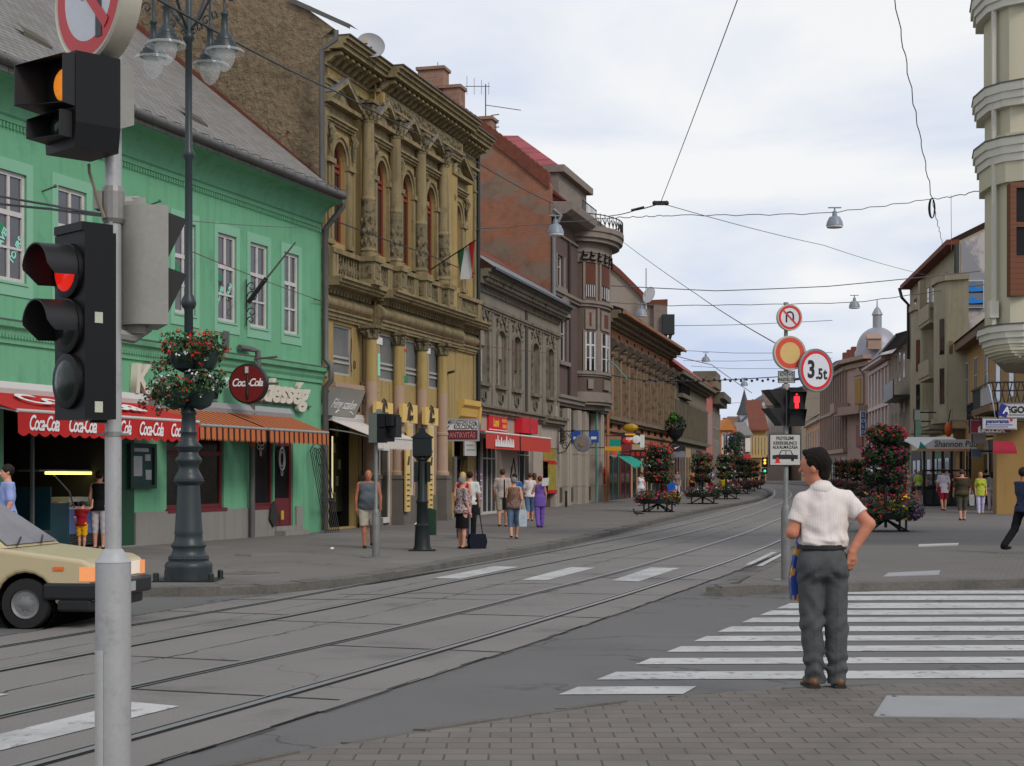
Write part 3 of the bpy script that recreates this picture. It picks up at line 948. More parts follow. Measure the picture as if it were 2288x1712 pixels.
# ---- awnings -----------------------------------------------------------------------
RED = mat('red_canvas',sr(186,42,40),rough=.8,var=.1,vs=1,spec=.2)
STR = mat('striped_canvas',sr(188,108,66),rough=.85,var=.08,vs=1.2,spec=.2,wave=(0,.27,sr(62,36,26),.66))
WHITE = mat('white_lettering',(.75,.74,.73),rough=.6,var=0,fine=0)
def awning(F,name,label,s0,s1,zb,proj,zf,val,m,mbar,scal=0,rip=.0,slant=0,group=None,box=True,mv=None):
 r = thing(name,label,'awning',F.w2(((s0 + s1) / 2,0,zf)),F.root.rotation_euler.z,group)
 hw = (s1 - s0) / 2
 mb = MB()
 n = 40
 mb.add([(-hw,-.1,zb - zf),(hw,-.1,zb - zf),(hw + slant,-proj,0),(-hw + slant,-proj,0),(-hw,-.1,zb - zf - .02),(hw,-.1,zb - zf - .02),(hw + slant,-proj,-.02),(-hw + slant,-proj,-.02)],
  [(0,1,2,3),(7,6,5,4),(0,3,7,4),(1,5,6,2)])
 mb.build('canvas',m,r)
 mb = MB()
 top,bot = [],[]
 for k in range(n * 2 + 1):
  x = -hw + 2 * hw * k / (n * 2) + slant
  yy = -proj + rip * math.sin(k * .9)
  zz = -val + (abs(math.sin(k / 2 * math.pi / 2 * scal)) * -.06 if scal else 0) + rip * .5 * math.sin(k * 1.7)
  top.append((x,-proj - .012,-.03)); bot.append((x,yy - .02,zz))
 for k in range(n * 2):
  mb.poly(bot[k],bot[k + 1],top[k + 1],top[k])
 mb.build('valance',mv or m,r)
 mb = MB()
 mb.tube([(-hw + slant,-proj,-.01),(hw + slant,-proj,-.01)],.035,8)
 for sx_ in (-1,1):
  mb.tube([(sx_ * hw * .9,-.05,zb - zf - .3),(sx_ * hw * .95 + slant * .5,-proj * .5,(zb - zf) * .25),(sx_ * hw * .93 + slant,-proj + .03,-.04)],.02,6)
 mb.build('front_bar',mbar,r,40)
 if box:
  mb = MB(); mb.prism([(0,zb - zf - .05),(-.22,zb - zf - .05),(-.24,zb - zf + .06),(-.14,zb - zf + .2),(0,zb - zf + .2)],-hw - .05,hw + .05,ax='x'); mb.build('cassette',mbar,r)
 return r
BARW = mat('cream_metal',(.55,.53,.5),rough=.5,var=.1,vs=3)
pr = 1.55
a0,a1 = g.S(42,pr),g.S(444,pr)
zb,zf = h(60,890,.1)[1],h(444,942,pr)[1]
aw = awning(g,'awning','bright red canvas awning with white script over the open ice cream bar',a0 - .05,a1,zb + .1,pr,zf,.42,RED,BARW,1,.012)
hw = (a1 - a0) / 2
for k in range(5):
 txt('Coca-Cola',.4,WHITE,aw,(-hw + .75 + k * (2 * hw - 1.5) / 4,-pr - .035,-.24),shear=.35,ext=.001,bold=.008,sp=.82,sx=.66)
ang = math.atan2(zb + .1 - zf,pr)
txt('Coca-Cola',1.1,WHITE,aw,(-.35,-pr * .58,(zb + .1 - zf) * .42 + .08),rot=(ang,0,0),shear=.3,ext=.002,bold=.02,sp=.85)
GREYB = mat('grey_bar',(.3,.3,.3),rough=.5,var=.1)
pr = 1.3
for (xa,xb,xba,lb) in ((446,596,430,'orange striped awning over the left shop window'),(599,733,571.7,'orange striped awning over the sweet shop door')):
 a0,a1 = g.S(xa,pr),g.S(xb,pr)
 sl = 0.0
 zb,zf = g.Zh(640,930,.1),g.Zh(596,958,pr)
 awning(g,'awning',lb,a0,a1,zb,pr,zf,.3,STR,GREYB,2,.0,sl,'orange striped awnings')
# round soft drink sign hung out on its bracket
c0 = g.p(556,858,.75)
rs = thing('round_sign','round red hanging drink sign with white script on the green house','sign',g.w2((c0[0],-.75,c0[1])),g.root.rotation_euler.z - rad(90))
rs.rotation_euler.z = g.root.rotation_euler.z - rad(84)
DRED = mat('sign_red_dark',sr(120,20,24),rough=.35,var=.2,vs=3)
R_ = .5
mb = MB(); mb.M = Matrix.Rotation(rad(90),4,'X'); mb.lathe([(R_ - .04,-.1),(R_,-.08),(R_,.08),(R_ - .04,.1)],36); mb.build('rim',BLACK,rs,40)
mb = MB(); mb.M = Matrix.Rotation(rad(90),4,'X'); mb.lathe([(R_ - .045,-.112),(R_ - .045,.112)],36); mb.build('face',DRED,rs,40)
txt('Coca-Cola',.27,WHITE,rs,(0,-.118,.02),shear=.32,ext=.002,bold=.006,sp=.84,sx=.82)
mb = MB()
bz = -.117
bot = [(.03,-.42),(.07,-.38),(.08,-.2),(.05,-.1),(.085,.02),(.06,.12),(.03,.2),(.03,.26)]
mb.lathe([(r * .6,z) for r,z in bot],10,(0,-.1,0)); mb.build('bottle_relief',mat('bottle_dark',(.03,.008,.008),rough=.3),rs,50)
mb = MB(); mb.box(-.035,.035,-.165,-.115,.26,.42); mb.build('bottle_cap',SIL,rs)
mb = MB(); mb.tube([(.2,0,.48),(.15,.0,.62),(.75,0,.66)],.03,6); mb.tube([(.5,0,0),(.78,0,0)],.03,6); mb.build('bracket',ZINCD,rs)
# flagpole on scrolled bracket
q0,q1 = g.p(556,672,.15),g.p(668,541,1.5)
fp = thing('flagpole_bracket','empty slanting flagpole with scrolled iron bracket between green house windows','flagpole',g.w2((q0[0],-.05,q0[1])),g.root.rotation_euler.z)
mb = MB(); d_ = Vector((q1[0] - q0[0],-1.35,q1[1] - q0[1])); mb.tube([(0,-.1,0),tuple(d_)],[.03,.02],7); mb.build('pole',ZINCD,fp,40)
mb = MB(); mb.tube([(0,-.08,-.05),tuple(d_ * .42 + Vector((0,0,-.05)))],.06,7)
for k,(zc,r_) in enumerate(((.35,.13),(.1,.16),(-.3,.13),(-.5,.1))):
 mb.tube([(0.1 * 0,-.05 - r_ + r_ * math.cos(t * .42) * (1 - t / 24),zc + r_ * math.sin(t * .42) * (1 - t / 24)) for t in range(16)],.014,5)
mb.tube([(0,-.03,-.65),(0,-.03,.55)],.02,5)
mb.build('bracket',WIREM,fp,40)
# notice board
q0,q1 = h(291,990,.12),h(349,1092,.12)
nb = thing('notice_board','dark green glazed notice board with papers on the green wall','notice board',g.w2((q0[0],-.06,q1[1])),g.root.rotation_euler.z)
W_,H_ = q1[0] - q0[0],q0[1] - q1[1]
mb = MB(); mb.box(0,W_,-.08,.06,0,.09); mb.box(0,W_,-.08,.06,H_ - .09,H_); mb.box(0,.1,-.08,.06,.09,H_ - .09); mb.box(W_ - .1,W_,-.08,.06,.09,H_ - .09); mb.build('frame',mat('dark_green_paint',sr(18,52,40),rough=.5),nb)
mb = MB(); mb.box(.1,W_ - .1,-.02,.05,.09,H_ - .09); mb.build('backboard',mat('board_green',sr(40,75,65),rough=.7,var=.15),nb)
mb = MB()
for a,b,c,d in ((.18,.5,.28,.72),(.62,.82,.62,.76),(.64,.86,.2,.42),(.2,.75,.82,.9)):
 mb.box(W_ * a,W_ * b,-.03,-.021,H_ * c,H_ * d)
mb.build('paper',mat('notice_paper',(.5,.52,.54),rough=.8,var=.3,vs=9),nb)
# leaning iron gate leaf
q0,q1 = h(678,1190,.6),h(718,1190,.45)
ig = thing('iron_gate','narrow wrought iron gate leaf with heart scrolls leaning on the green wall','gate',g.w2((g.S(700) - .05,-.62,0)),g.root.rotation_euler.z)
mb = MB()
W_,H_ = .92,2.5
tl = lambda x,z: (x,.5 * z / H_,z)
for k in range(9):
 x = -W_ / 2 + W_ * k / 8
 zt = H_ - .18 * abs(math.sin((k / 8 - .5) * 3.14)) - (.02 if k % 2 else 0)
 mb.tube([tl(x,.02),tl(x,zt - (.25 if 2 < k < 6 else 0))],.013,5)
for z in (.08,.9,.96): mb.tube([tl(-W_ / 2,z),tl(W_ / 2,z)],.016,5)
mb.tube([tl(-W_ / 2 + W_ * k / 12,H_ - .2 + .2 * math.sin(k / 12 * math.pi)) for k in range(13)],.016,5)
for sx_ in (-1,1):
 mb.tube([tl(sx_ * (.02 + .13 * math.sin(t * .26)),1.85 + t * .04 + .02 * math.cos(t)) for t in range(13)],.014,5)
 mb.tube([tl(sx_ * (.12 + .09 * math.cos(t * .55) * (1 - t / 18)),2.3 + .09 * math.sin(t * .55) * (1 - t / 18)) for t in range(14)],.012,5)
mb.build('ironwork',WIREM,ig,40)
# ice-cream counter with lit canopy
q0 = g.S(75,-.9); q1 = g.S(262,-.9)
ic = thing('ice_cream_counter','blue fronted glass ice cream counter with a lit strip inside the open bar','display counter',g.w2(((q0 + q1) / 2,.95,0)),g.root.rotation_euler.z)
hw = (q1 - q0) / 2
mb = MB(); mb.box(-hw,hw,-.35,.35,.32,.86); mb.build('front_panel',mat('pale_blue_panel',sr(120,140,205),rough=.5,var=.15,vs=2),ic)
mb = MB(); mb.box(-hw - .04,-hw,-.5,.4,.1,1.35); mb.box(-hw,-hw + .75,-.42,-.352,.1,1.0); mb.build('side_panel',mat('teal_panel',sr(30,75,85),rough=.5),ic)
mb = MB()
for k in range(5): mb.box(-hw + .1,hw,-.33,-.3,.06 + k * .052,.09 + k * .052)
mb.box(-hw + .05,hw,-.28,.3,.05,.32)
mb.build('vent_grille',mat('grille_dark',(.08,.08,.075),rough=.4,metal=.3,wave=(2,.052,(.3,.3,.28),.6)),ic)
mb = MB(); mb.box(-hw,hw,-.4,.38,.86,.92); mb.box(-hw + .9,hw,-.3,.35,1.02,1.12); mb.build('trays',WHITEP,ic)
mb = MB(); mb.box(-hw + .3,hw - .05,-.22,-.12,1.62,1.68); mb.build('light_tube',mat('warm_tube',sr(255,245,120),emit=2.2,var=.4,vs=10),ic)
mb = MB(); mb.tube([(-hw + .9,-.45,.9),(-hw + .75,-.42,1.25),(-hw + .45,-.25,1.6)],.02,6); mb.box(-hw,hw,-.2,.35,1.68,1.72); mb.build('canopy_frame',ZINC,ic)
rr = random.Random(4)
mb = MB()
for k in range(40): mb.ball((-hw + .35 + rr.random() * (2 * hw - .5),rr.uniform(-.3,.1),.98),(.07,.07,.05),6,4,k % 4)
mb.build('ice_cream',[mat('ice_a',(.6,.5,.35)),mat('ice_b',(.5,.2,.15)),mat('ice_c',(.65,.62,.55)),mat('ice_d',(.2,.3,.12))],ic)
mb = MB()
for k,x in enumerate((.1,.28)): mb.lathe([(.07,0),(.07,.22),(.02,.28),(.02,.34)],8,(hw - 1.2 + x,.1,1.72))
mb.build('syrup_bottle',mat('bottle_yellow',sr(170,120,30),rough=.4),ic)
# ---- yellow neo-renaissance house -------------------------------------------------------
YEL = mat('ochre_plaster',sr(170,146,96),rough=.92,var=.14,vs=.7,bump=.25,bs=35,spec=.2,streak=(sr(95,82,58),.5,.78,.7),stain=(sr(110,100,78),.58,.78,.55,1.6))
YELD = mat('weathered_ochre_trim',sr(152,136,102),rough=.95,var=.22,vs=1.2,bump=.35,bs=30,spec=.15,streak=(sr(78,70,54),.46,.75,.8),stain=(sr(88,82,68),.52,.72,.65,2.5))
ORN = mat('grimy_relief',sr(140,128,102),rough=.95,var=.35,vs=5,bump=1,bs=9,spec=.1,stain=(sr(45,40,34),.48,.62,.85,5))
PINK = mat('flesh_plaster',sr(172,146,126),rough=.9,var=.1,vs=1,bump=.15,bs=40,spec=.2,streak=(sr(140,110,85),.58,.8,.5))
PED = mat('pedestal_stone',(.17,.15,.13),rough=.9,var=.25,vs=1.5,bump=.3,bs=30)
RBRN = mat('red_brown_frame',sr(128,58,36),rough=.6,var=.2,vs=3)
ROUGH = mat('roughcast_gable',sr(150,132,108),rough=1,var=.25,vs=.5,bump=1,bs=5,bd=.16,spec=.05,fine=.3,stain=(sr(88,74,56),.45,.75,.55,.7),patch=(sr(120,70,48),.66,.7,.8))
y_ = Fac('theatre_house','ochre three storey house front with giant columns and window pediments',722,45.9,1062,60.2)
tag(y_.root,'ochre three storey house with tall columns and little pediments over arched windows')
y_.root.name = 'town_house'
YR = y_.root
Ly = y_.L
rs0,rs1 = y_.S(822),y_.S(1008)            # projecting middle bay
colu = [y_.S(x,.44) for x in (823,883,940,990.5)]
RY = -.34
PRO = .45
cx = colu
mids = [y_.S(x,.2) for x in (847,904,957)]
cxs = [y_.S(756),*mids,y_.S(1018) + .05]
ww = [1.06,.98,.98,.98,.98]
mb = MB()
hol_s,hol_m,lows = [],[],[]
for i,c in enumerate(cxs):
 yy = 0 if i in (0,4) else RY
 H = (c - ww[i] / 2,c + ww[i] / 2,8.55,11.55,.66)
 lx = ((741,783),(838,872),(897,927),(949,973),(1005,1032))[i]
 Lw = (y_.S(lx[0],.1 if 0 < i < 4 else -.05),y_.S(lx[1],.1 if 0 < i < 4 else -.05),4.62,6.12)
 lows.append(Lw)
 (hol_s if i in (0,4) else hol_m).extend([H,Lw])
sl = y_.S(735),y_.S(800)
shL = (sl[0],sl[1],.05,3.55)
gate = (y_.S(1008) + .35,y_.S(1045),.02,3.3)
wall(mb,0,rs0,-.3,13.9,[q for q in hol_s if q[1] < rs0] + [shL],.3,0)
wall(mb,rs1,Ly,-.3,13.9,[q for q in hol_s if q[0] > rs1] + [gate],.3,0)
wall(mb,rs0,rs1,3.4,13.9,hol_m,.2,RY + .1)
mb.box(rs0,rs0 + .002,RY + .3,.3,-.3,13.9)
mb.box(rs1 - .002,rs1,RY + .3,.3,-.3,13.9)
mb.build('wall',YEL,YR)
# windows
for i,c in enumerate(cxs):
 yy = .2 if i in (0,4) else RY + .25
 fr = win(YR,c - ww[i] / 2,c + ww[i] / 2,8.55,11.55,yy,RBRN,GL,2,(.72505,.78505),fw=.1,bw=.05,rise=.66)
 win(YR,*lows[i],yy - .08,mat('pale_window_frame',(.4,.39,.37),rough=.6) if i == 0 else bpy.data.materials['pale_window_frame'],GLG,1,(.26,.36),fw=.07,bw=.07)
STKR = mat('red_sticker',sr(190,60,60),rough=.6)
for i,(dx,z,w_,h_,m_) in enumerate(((-.1,5.85,.5,.22,WHITEP),(-.15,5.1,.18,.7,STK),(-.0,5.75,.3,.06,STKR),(-.15,5.9,.42,.2,WHITEP),(0,4.8,.4,.2,STK2))):
 mb = MB(); c = mids[(0,0,1,2,1)[i]] + dx; mb.box(c - w_ / 2,c + w_ / 2,RY + .08,RY + .1,z - h_ / 2,z + h_ / 2); mb.build('window_sticker',m_,YR)
# window surrounds with pediments (upper)
for i,c in enumerate(cxs):
 yy = 0 if i in (0,4) else RY + .1
 a,b = c - ww[i] / 2,c + ww[i] / 2
 mb = MB()
 for sg in (-1,1):
  e0 = a - .0 if sg < 0 else b
  x0,x1 = (a - .2,a - .02) if sg < 0 else (b + .02,b + .2)
  mb.box(x0,x1,yy - .1,yy + .01,8.5,10.8)
  x2,x3 = (a - .52,a - .24) if sg < 0 else (b + .24,b + .52)
  mb.box(x2,x3,yy - .07,yy + .01,8.5,11.6)
  mb.box(x2 - .03,x1 + .03 if sg < 0 else x1 + .03,yy - .16,yy,10.8,10.95) if sg < 0 else mb.box(x0 - .03,x3 + .03,yy - .16,yy,10.8,10.95)
  mb.box(min(x0,x2) - .02,max(x1,x3) + .02,yy - .13,yy,8.42,8.56)
 A1,A2,A3 = arc(a - .22,b + .22,10.92,.86),arc(a - .12,b + .12,10.92,.77),arc(a,b,10.9,.66)
 for k in range(len(A1) - 1):
  mb.prism([A2[k],A2[k + 1],A1[k + 1],A1[k]],yy - .12,yy + .02)
  mb.prism([A3[k],A3[k + 1],A2[k + 1],A2[k]],yy - .07,yy + .02)
 # entablature
 for (z0,z1,p_) in ((11.95,12.02,.1),(12.02,12.1,.16),(12.1,12.16,.22)):
  mb.box(a - .46 - p_ * .3,b + .46 + p_ * .3,yy - p_,yy,z0,z1)
 mb.box(a - .5,b + .5,yy - .05,yy,12.16,12.5)
 w2_ = (b - a) / 2 + (.72 if i in (0,4) else .5)
 zb = 12.5
 mb.box(c - w2_,c + w2_,yy - .3,yy,zb,zb + .12)
 ap = zb + .78
 for sg in (-1,1):
  P_ = [(c + sg * w2_,zb + .12),(c + sg * w2_,zb + .26),(c,ap + .15),(c,ap)]
  mb.prism(P_ if sg < 0 else P_[::-1],yy - .32,yy)
 mb.prism([(c - w2_ + .25,zb + .12),(c + w2_ - .25,zb + .12),(c,ap - .05)],yy - .06,yy)
 mb.build('window_surround',YELD,YR)
 mb = MB()
 for sg in (-1,1):
  P_ = [(c + sg * (w2_ + .02),zb + .265),(c + sg * (w2_ + .02),zb + .29),(c,ap + .18),(c,ap + .155)]
  mb.prism(P_ if sg < 0 else P_[::-1],yy - .34,yy)
 mb.build('pediment_flashing',ZINC,YR)
 mb = MB()
 for sg in (-1,1):
  x = c + sg * ((b - a) / 2 + .36)
  mb.tube([(x,yy - .1,11.9),(x,yy - .2,11.7),(x,yy - .12,11.4),(x,yy - .15,11.1)],[.09,.11,.06,.03],6)
 mb.prism([(c - .3,zb + .2),(c + .3,zb + .2),(c,zb + .5)],yy - .075,yy - .061)
 mb.build('console_ornament',ORN,YR,50)
# columns
def column(x,yc,z0,z1,r,cap,carve=0,ped=None):
 mb = MB()
 mb.lathe([(r * 1.4,z0),(r * 1.4,z0 + .1),(r * 1.15,z0 + .13),(r * 1.3,z0 + .2),(r * 1.08,z0 + .28)],20,(x,yc,0))
 hz = z0 + .28 + (z1 - z0) * carve
 ck = [(r * 1.04,hz),(r * 1.12,hz + .02),(r * 1.12,hz + .1),(r * 1.0,hz + .13)] if carve else [(r,z0 + .28)]
 mb.lathe(ck + [(r * (1 - .14 * t) ,hz + .15 + (z1 - cap - hz - .15) * t) for t in (0,.3,.6,1)],20,(x,yc,0))
 mb.lathe([(r * .95,z1 - cap - .04),(r * 1.02,z1 - cap),(r * .9,z1 - cap + .03)],20,(x,yc,0))
 o = mb.build('column',YELD,YR,40)
 m2 = MB()
 if carve:
  m2.lathe([(r * 1.06,z0 + .28),(r * 1.06,hz)],20,(x,yc,0))
  for k in range(3):
   for j in range(8):
    an = j * .785 + k * .4
    m2.ball((x + r * math.cos(an),yc + r * math.sin(an),z0 + .45 + k * .32),(.06,.06,.13),6,4)
  m2.build('carved_drum',ORN,o,50)
 m3 = MB()
 zc = z1 - cap + .03
 m3.lathe([(r * .88,zc),(r * .9,zc + cap * .5),(r * 1.25,z1 - .12)],16,(x,yc,0))
 for lv,(zz,rr_,n,of) in enumerate(((.1,1.05,8,0),(.32,1.15,8,.39),(.52,1.35,4,.785))):
  for j in range(n):
   an = j * 2 * math.pi / n + of
   q = Vector((math.cos(an),math.sin(an),0))
   m3.tube([(x + q.x * r * .9,yc + q.y * r * .9,zc + cap * (zz - .08)),(x + q.x * r * rr_,yc + q.y * r * rr_,zc + cap * (zz + .16)),(x + q.x * r * (rr_ + .22),yc + q.y * r * (rr_ + .22),zc + cap * (zz + .1))],[.07,.06,.025],5)
 m3.box(x - r * 1.35,x + r * 1.35,yc - r * 1.35,yc + r * 1.35,z1 - .1,z1)
 m3.build('capital',ORN,o,40)
 return o
yc = RY - .1
for x in cx:
 column(x,yc,8.28,13.05,.205,.62,.3)
 mb = MB(); mb.box(x - .36,x + .36,RY - .46,RY + .1,7.42,7.55); mb.box(x - .3,x + .3,RY - .4,RY + .1,7.55,8.12); mb.box(x - .37,x + .37,RY - .47,RY + .1,8.12,8.27)
 mb.build('pedestal',YELD,YR)
 mb = MB(); mb.box(x - .18,x + .18,RY - .42,RY - .39,7.62,8.05); mb.box(x - .32,x - .295,RY - .32,RY + .0,7.62,8.05); mb.box(x + .295,x + .32,RY - .32,RY + .0,7.62,8.05); mb.build('pedestal_relief',ORN,YR)
# balustrades
for i,(a,b,yy) in enumerate(((.1,rs0 - .02,0),(cx[0] + .37,cx[1] - .37,RY + .1),(cx[1] + .37,cx[2] - .37,RY + .1),(cx[2] + .37,cx[3] - .37,RY + .1),(rs1 + .02,Ly - .02,0))):
 mb = MB()
 mb.box(a,b,yy - .3,yy,8.14,8.28); mb.box(a,b,yy - .26,yy,7.42,7.55); mb.box(a,b,yy - .06,yy,7.55,8.14)
 pw = min(.45,(b - a) * .25)
 mb.box(a,a + pw,yy - .26,yy - .06,7.55,8.14); mb.box(b - pw,b,yy - .26,yy - .06,7.55,8.14)
 o = mb.build('balustrade',YELD,YR)
 m2 = MB()
 n = max(2,int((b - a - 2 * pw) / .2))
 for k in range(n):
  x = a + pw + (k + .5) * (b - a - 2 * pw) / n
  m2.lathe([(.05,7.55),(.04,7.62),(.085,7.75),(.04,7.95),(.05,8.14)],8,(x,yy - .17,0))
 m2.build('balusters',ORN,o,50)
# ledges, friezes and the crowning cornice
for (a,b,yy,cl) in ((0,rs0 + .001,0,0),(rs0,rs1,RY,1),(rs1 - .001,Ly,0,0)):
 e0 = .0
 mb = MB()
 for (z0,z1,p_) in ((7.08,7.16,.16),(7.16,7.24,.5),(7.24,7.34,.58),(7.34,7.42,.66)):
  mb.box(a - e0,b + e0,yy - p_,.3,z0,z1)
 dentils(mb,a + .1,b - .1,6.96,7.08,.12,.13,.17,yy)
 for (z0,z1,p_) in ((6.22,6.3,.08),(6.3,6.42,.12),(6.42,6.48,.18)):
  mb.box(a,b,yy - p_,.3,z0,z1)
 mb.prism([(.3,6.48)] + [(yy - .02 - .17 * math.sin(k / 8 * math.pi),6.48 + .48 * k / 8) for k in range(9)] + [(.3,6.96)],a,b,ax='x')
 mb.build('ledge',YELD,YR,30)
 mb = MB()
 for (z0,z1,p_) in ((13.98,14.05,.2),(14.05,14.18,.62),(14.18,14.3,.7),(14.3,14.4,.8)):
  mb.box(a - .0,b + .0,yy - p_,.3,z0,z1)
 n = int((b - a) / .42)
 for k in range(n):
  x = a + (k + .5) * (b - a) / n
  mb.prism([(yy,13.98),(yy - .5,13.98),(yy - .52,13.9),(yy - .3,13.86),(yy - .12,13.72),(yy,13.7)],x - .09,x + .09,ax='x')
  mb.ball((x + .21,yy - .4,13.96),.045,6,4)
 mb.box(a,b,yy - .05,.3,13.62,13.72)
 for (z0,z1,p_) in ((12.86,12.94,.06),(12.94,13.08,.1),(13.08,13.16,.2)):
  mb.box(a,b,yy - p_,.3,z0 + (.12 if cl else .12),z1 + .12)
 mb.build('cornice',YELD,YR)
 mb = MB(); mb.box(a - .02,b + .02,yy - .86,.6,14.4,14.43); mb.build('cornice_flashing',ZINCD,YR)
mb = MB()
mb.box(rs0 + .1,rs1 - .1,RY - .14,.3,13.28,13.62)
mb.build('frieze_wall',YEL,YR)
mb = MB()
rr = random.Random(9)
mb.box(rs0 + .25,rs1 - .25,RY - .16,RY - .13,13.3,13.6)
for k in range(46):
 x = rs0 + .35 + (rs1 - rs0 - .7) * (k + rr.random() * .7) / 46
 mb.ball((x,RY - .17,13.45 + rr.uniform(-.08,.08)),(.05,.06,rr.uniform(.06,.13)),6,4)
mb.build('carved_frieze',ORN,YR,60)
mb = MB()
mb.box(-.001,.6,.0,.02,0,13.9)
# pilasters at the wings
mb = MB()
for x0,x1,yy in ((.02,.3,0),(rs0 - .5,rs0 - .2,0),(Ly - .32,Ly - .04,0),(rs1 + .2,rs1 + .45,0)):
 mb.box(x0,x1,yy - .07,yy + .01,8.3,12.9); mb.box(x0 - .03,x1 + .03,yy - .11,yy,12.4,12.46); mb.box(x0,x1,yy - .05,yy + .01,4.5,6.2)
mb.build('pilaster',YELD,YR)
mb = MB()
for x0,x1 in ((rs0 - .5,rs0 - .2),(rs1 + .2,rs1 + .45)):
 for k in range(4): mb.ball((x0 + .05 + k * .07,-.1,12.7 + .1 * (k % 2)),(.07,.07,.12),6,5)
mb.build('pilaster_capital',ORN,YR,60)
# lower columns, spandrels, shop fronts
cl = [y_.S(x,.4) for x in (829,890.3,942,988)]
for x in cl:
 mb = MB()
 mb.lathe([(.25,1.62),(.25,1.72),(.21,1.76),(.205,1.8),(.195,3.0),(.22,3.02),(.22,3.1),(.19,3.12),(.185,4.5)],20,(x,RY - .06,0))
 o = mb.build('column',PINK,YR,40)
 mb = MB(); mb.lathe([(.185,4.5),(.17,5.85)],20,(x,RY - .06,0)); mb.build('upper_shaft',YEL,o,40)
 mb = MB()
 mb.lathe([(.2,5.8),(.23,5.84),(.2,5.88),(.22,6.0),(.3,6.15)],16,(x,RY - .06,0))
 for j in range(8):
  an = j * .785
  q = Vector((math.cos(an),math.sin(an),0))
  mb.tube([(x + q.x * .19,RY - .06 + q.y * .19,5.86),(x + q.x * .26,RY - .06 + q.y * .26,6.06),(x + q.x * .34,RY - .06 + q.y * .34,6.0)],[.06,.06,.03],5)
 mb.box(x - .3,x + .3,RY - .36,RY + .25,6.13,6.22)
 mb.build('capital',ORN,o,40)
 mb = MB(); mb.box(x - .29,x + .29,RY - .35,RY + .2,-.3,.3); mb.box(x - .24,x + .24,RY - .3,RY + .2,.3,1.5); mb.box(x - .27,x + .27,RY - .33,RY + .2,1.5,1.62); mb.build('pedestal',PED,YR)
for i in range(3):
 a,b = cl[i] + .1,cl[i + 1] - .1
 mb = MB()
 for k in range(4): mb.box(a,b,RY + .12 + .03 * k,RY + .3,4.4 - .2 * k,4.52 - .2 * k)
 mb.box(a,b,RY + .24,RY + .3,3.4,4.4)
 mb.build('spandrel',PINK,YR)
mb = MB()
mb.box(shL[0] - .1,rs0 + .35,-.25,.0,4.22,4.36); mb.box(shL[0] - .1,rs0 + .3,-.15,.0,4.1,4.22)
mb.box(rs0 - .75,rs0 + .2,-.08,.05,0,4.1)
mb.box(rs0 - .3,rs0 + .1,-.14,0,3.6,4.15)
mb.build('shop_pier',PINK,YR)
mb = MB(); mb.box(shL[0] - .05,rs0 - .5,-.03,.02,3.58,4.08); mb.build('fascia',DARK,YR)
FR = mat('white_shop_frame',(.62,.62,.6),rough=.5,var=.06)
GLDO = mat('shop_glass_olive',(.045,.045,.03),rough=.12,var=.6,vs=1.5,fine=0,spec=.4)
for i in range(3):
 a,b = cl[i] + .22,cl[i + 1] - .42
 if i == 0:
  mb = MB(); mb.box(a,a + .09,RY + .08,RY + .16,.1,3.4); mb.box(b - .09,b,RY + .08,RY + .16,.1,3.4); mb.box(a + .09,b - .09,RY + .08,RY + .16,2.4,2.7); mb.box(a + .09,b - .09,RY + .08,RY + .16,.1,.28); mb.box((a + b) / 2 - .05,(a + b) / 2 + .05,RY + .08,RY + .16,.28,2.4)
  o = mb.build('door',FR,YR)
  mb = MB(); mb.poly((a,RY + .12,.15),(b,RY + .12,.15),(b,RY + .12,3.4),(a,RY + .12,3.4)); mb.build('pane',GLDO,o)
  mb = MB(); mb.box((a + b) / 2 - .12,(a + b) / 2 + .12,RY + .0,RY + .08,1.1,1.4); mb.build('handle',BLACK,o)
 else:
  win(YR,a,b,.95,3.35,RY + .16,FR,GLDO,1,(),fw=.09,name='shop_window')
  mb = MB(); mb.box(a - .15,b + .15,RY + .02,RY + .16,-.2,.93); mb.build('stall_riser',PED,YR)
 mb = MB(); mb.box(a - .3,a,RY + .08,RY + .165,-.2,3.4); mb.box(b,b + .3,RY + .08,RY + .165,-.2,3.4); mb.build('shop_pier',PINK,YR)
 # yellow wavy film on the glass
 mb = MB()
 zt = 3.3 if i else 3.3
 n = 12
 for k in range(n):
  x0,x1 = a + .09 + (b - a - .18) * k / n,a + .09 + (b - a - .18) * (k + 1) / n
  f = lambda t: .55 + .3 * math.cos(t * 6.28)
  mb.poly((x0,RY + .1,zt - f(k / n)),(x1,RY + .1,zt - f((k + 1) / n)),(x1,RY + .1,zt),(x0,RY + .1,zt))
  if i: mb.poly((x0,RY + .1,1.05),(x1,RY + .1,1.05),(x1,RY + .1,1.1 + .25 * abs((k + 1) / n - .5)),(x0,RY + .1,1.1 + .25 * abs(k / n - .5)))
 YSIGN = bpy.data.materials.get('yellow_sign') or mat('yellow_sign',sr(222,188,116),rough=.5,var=.05)
 mb.build('glass_film',YSIGN,YR)
BROWN = mat('brown_print',sr(58,44,26),rough=.6,var=0)
RB2 = mat('brown_print_pale',sr(150,115,60),rough=.6,var=0)
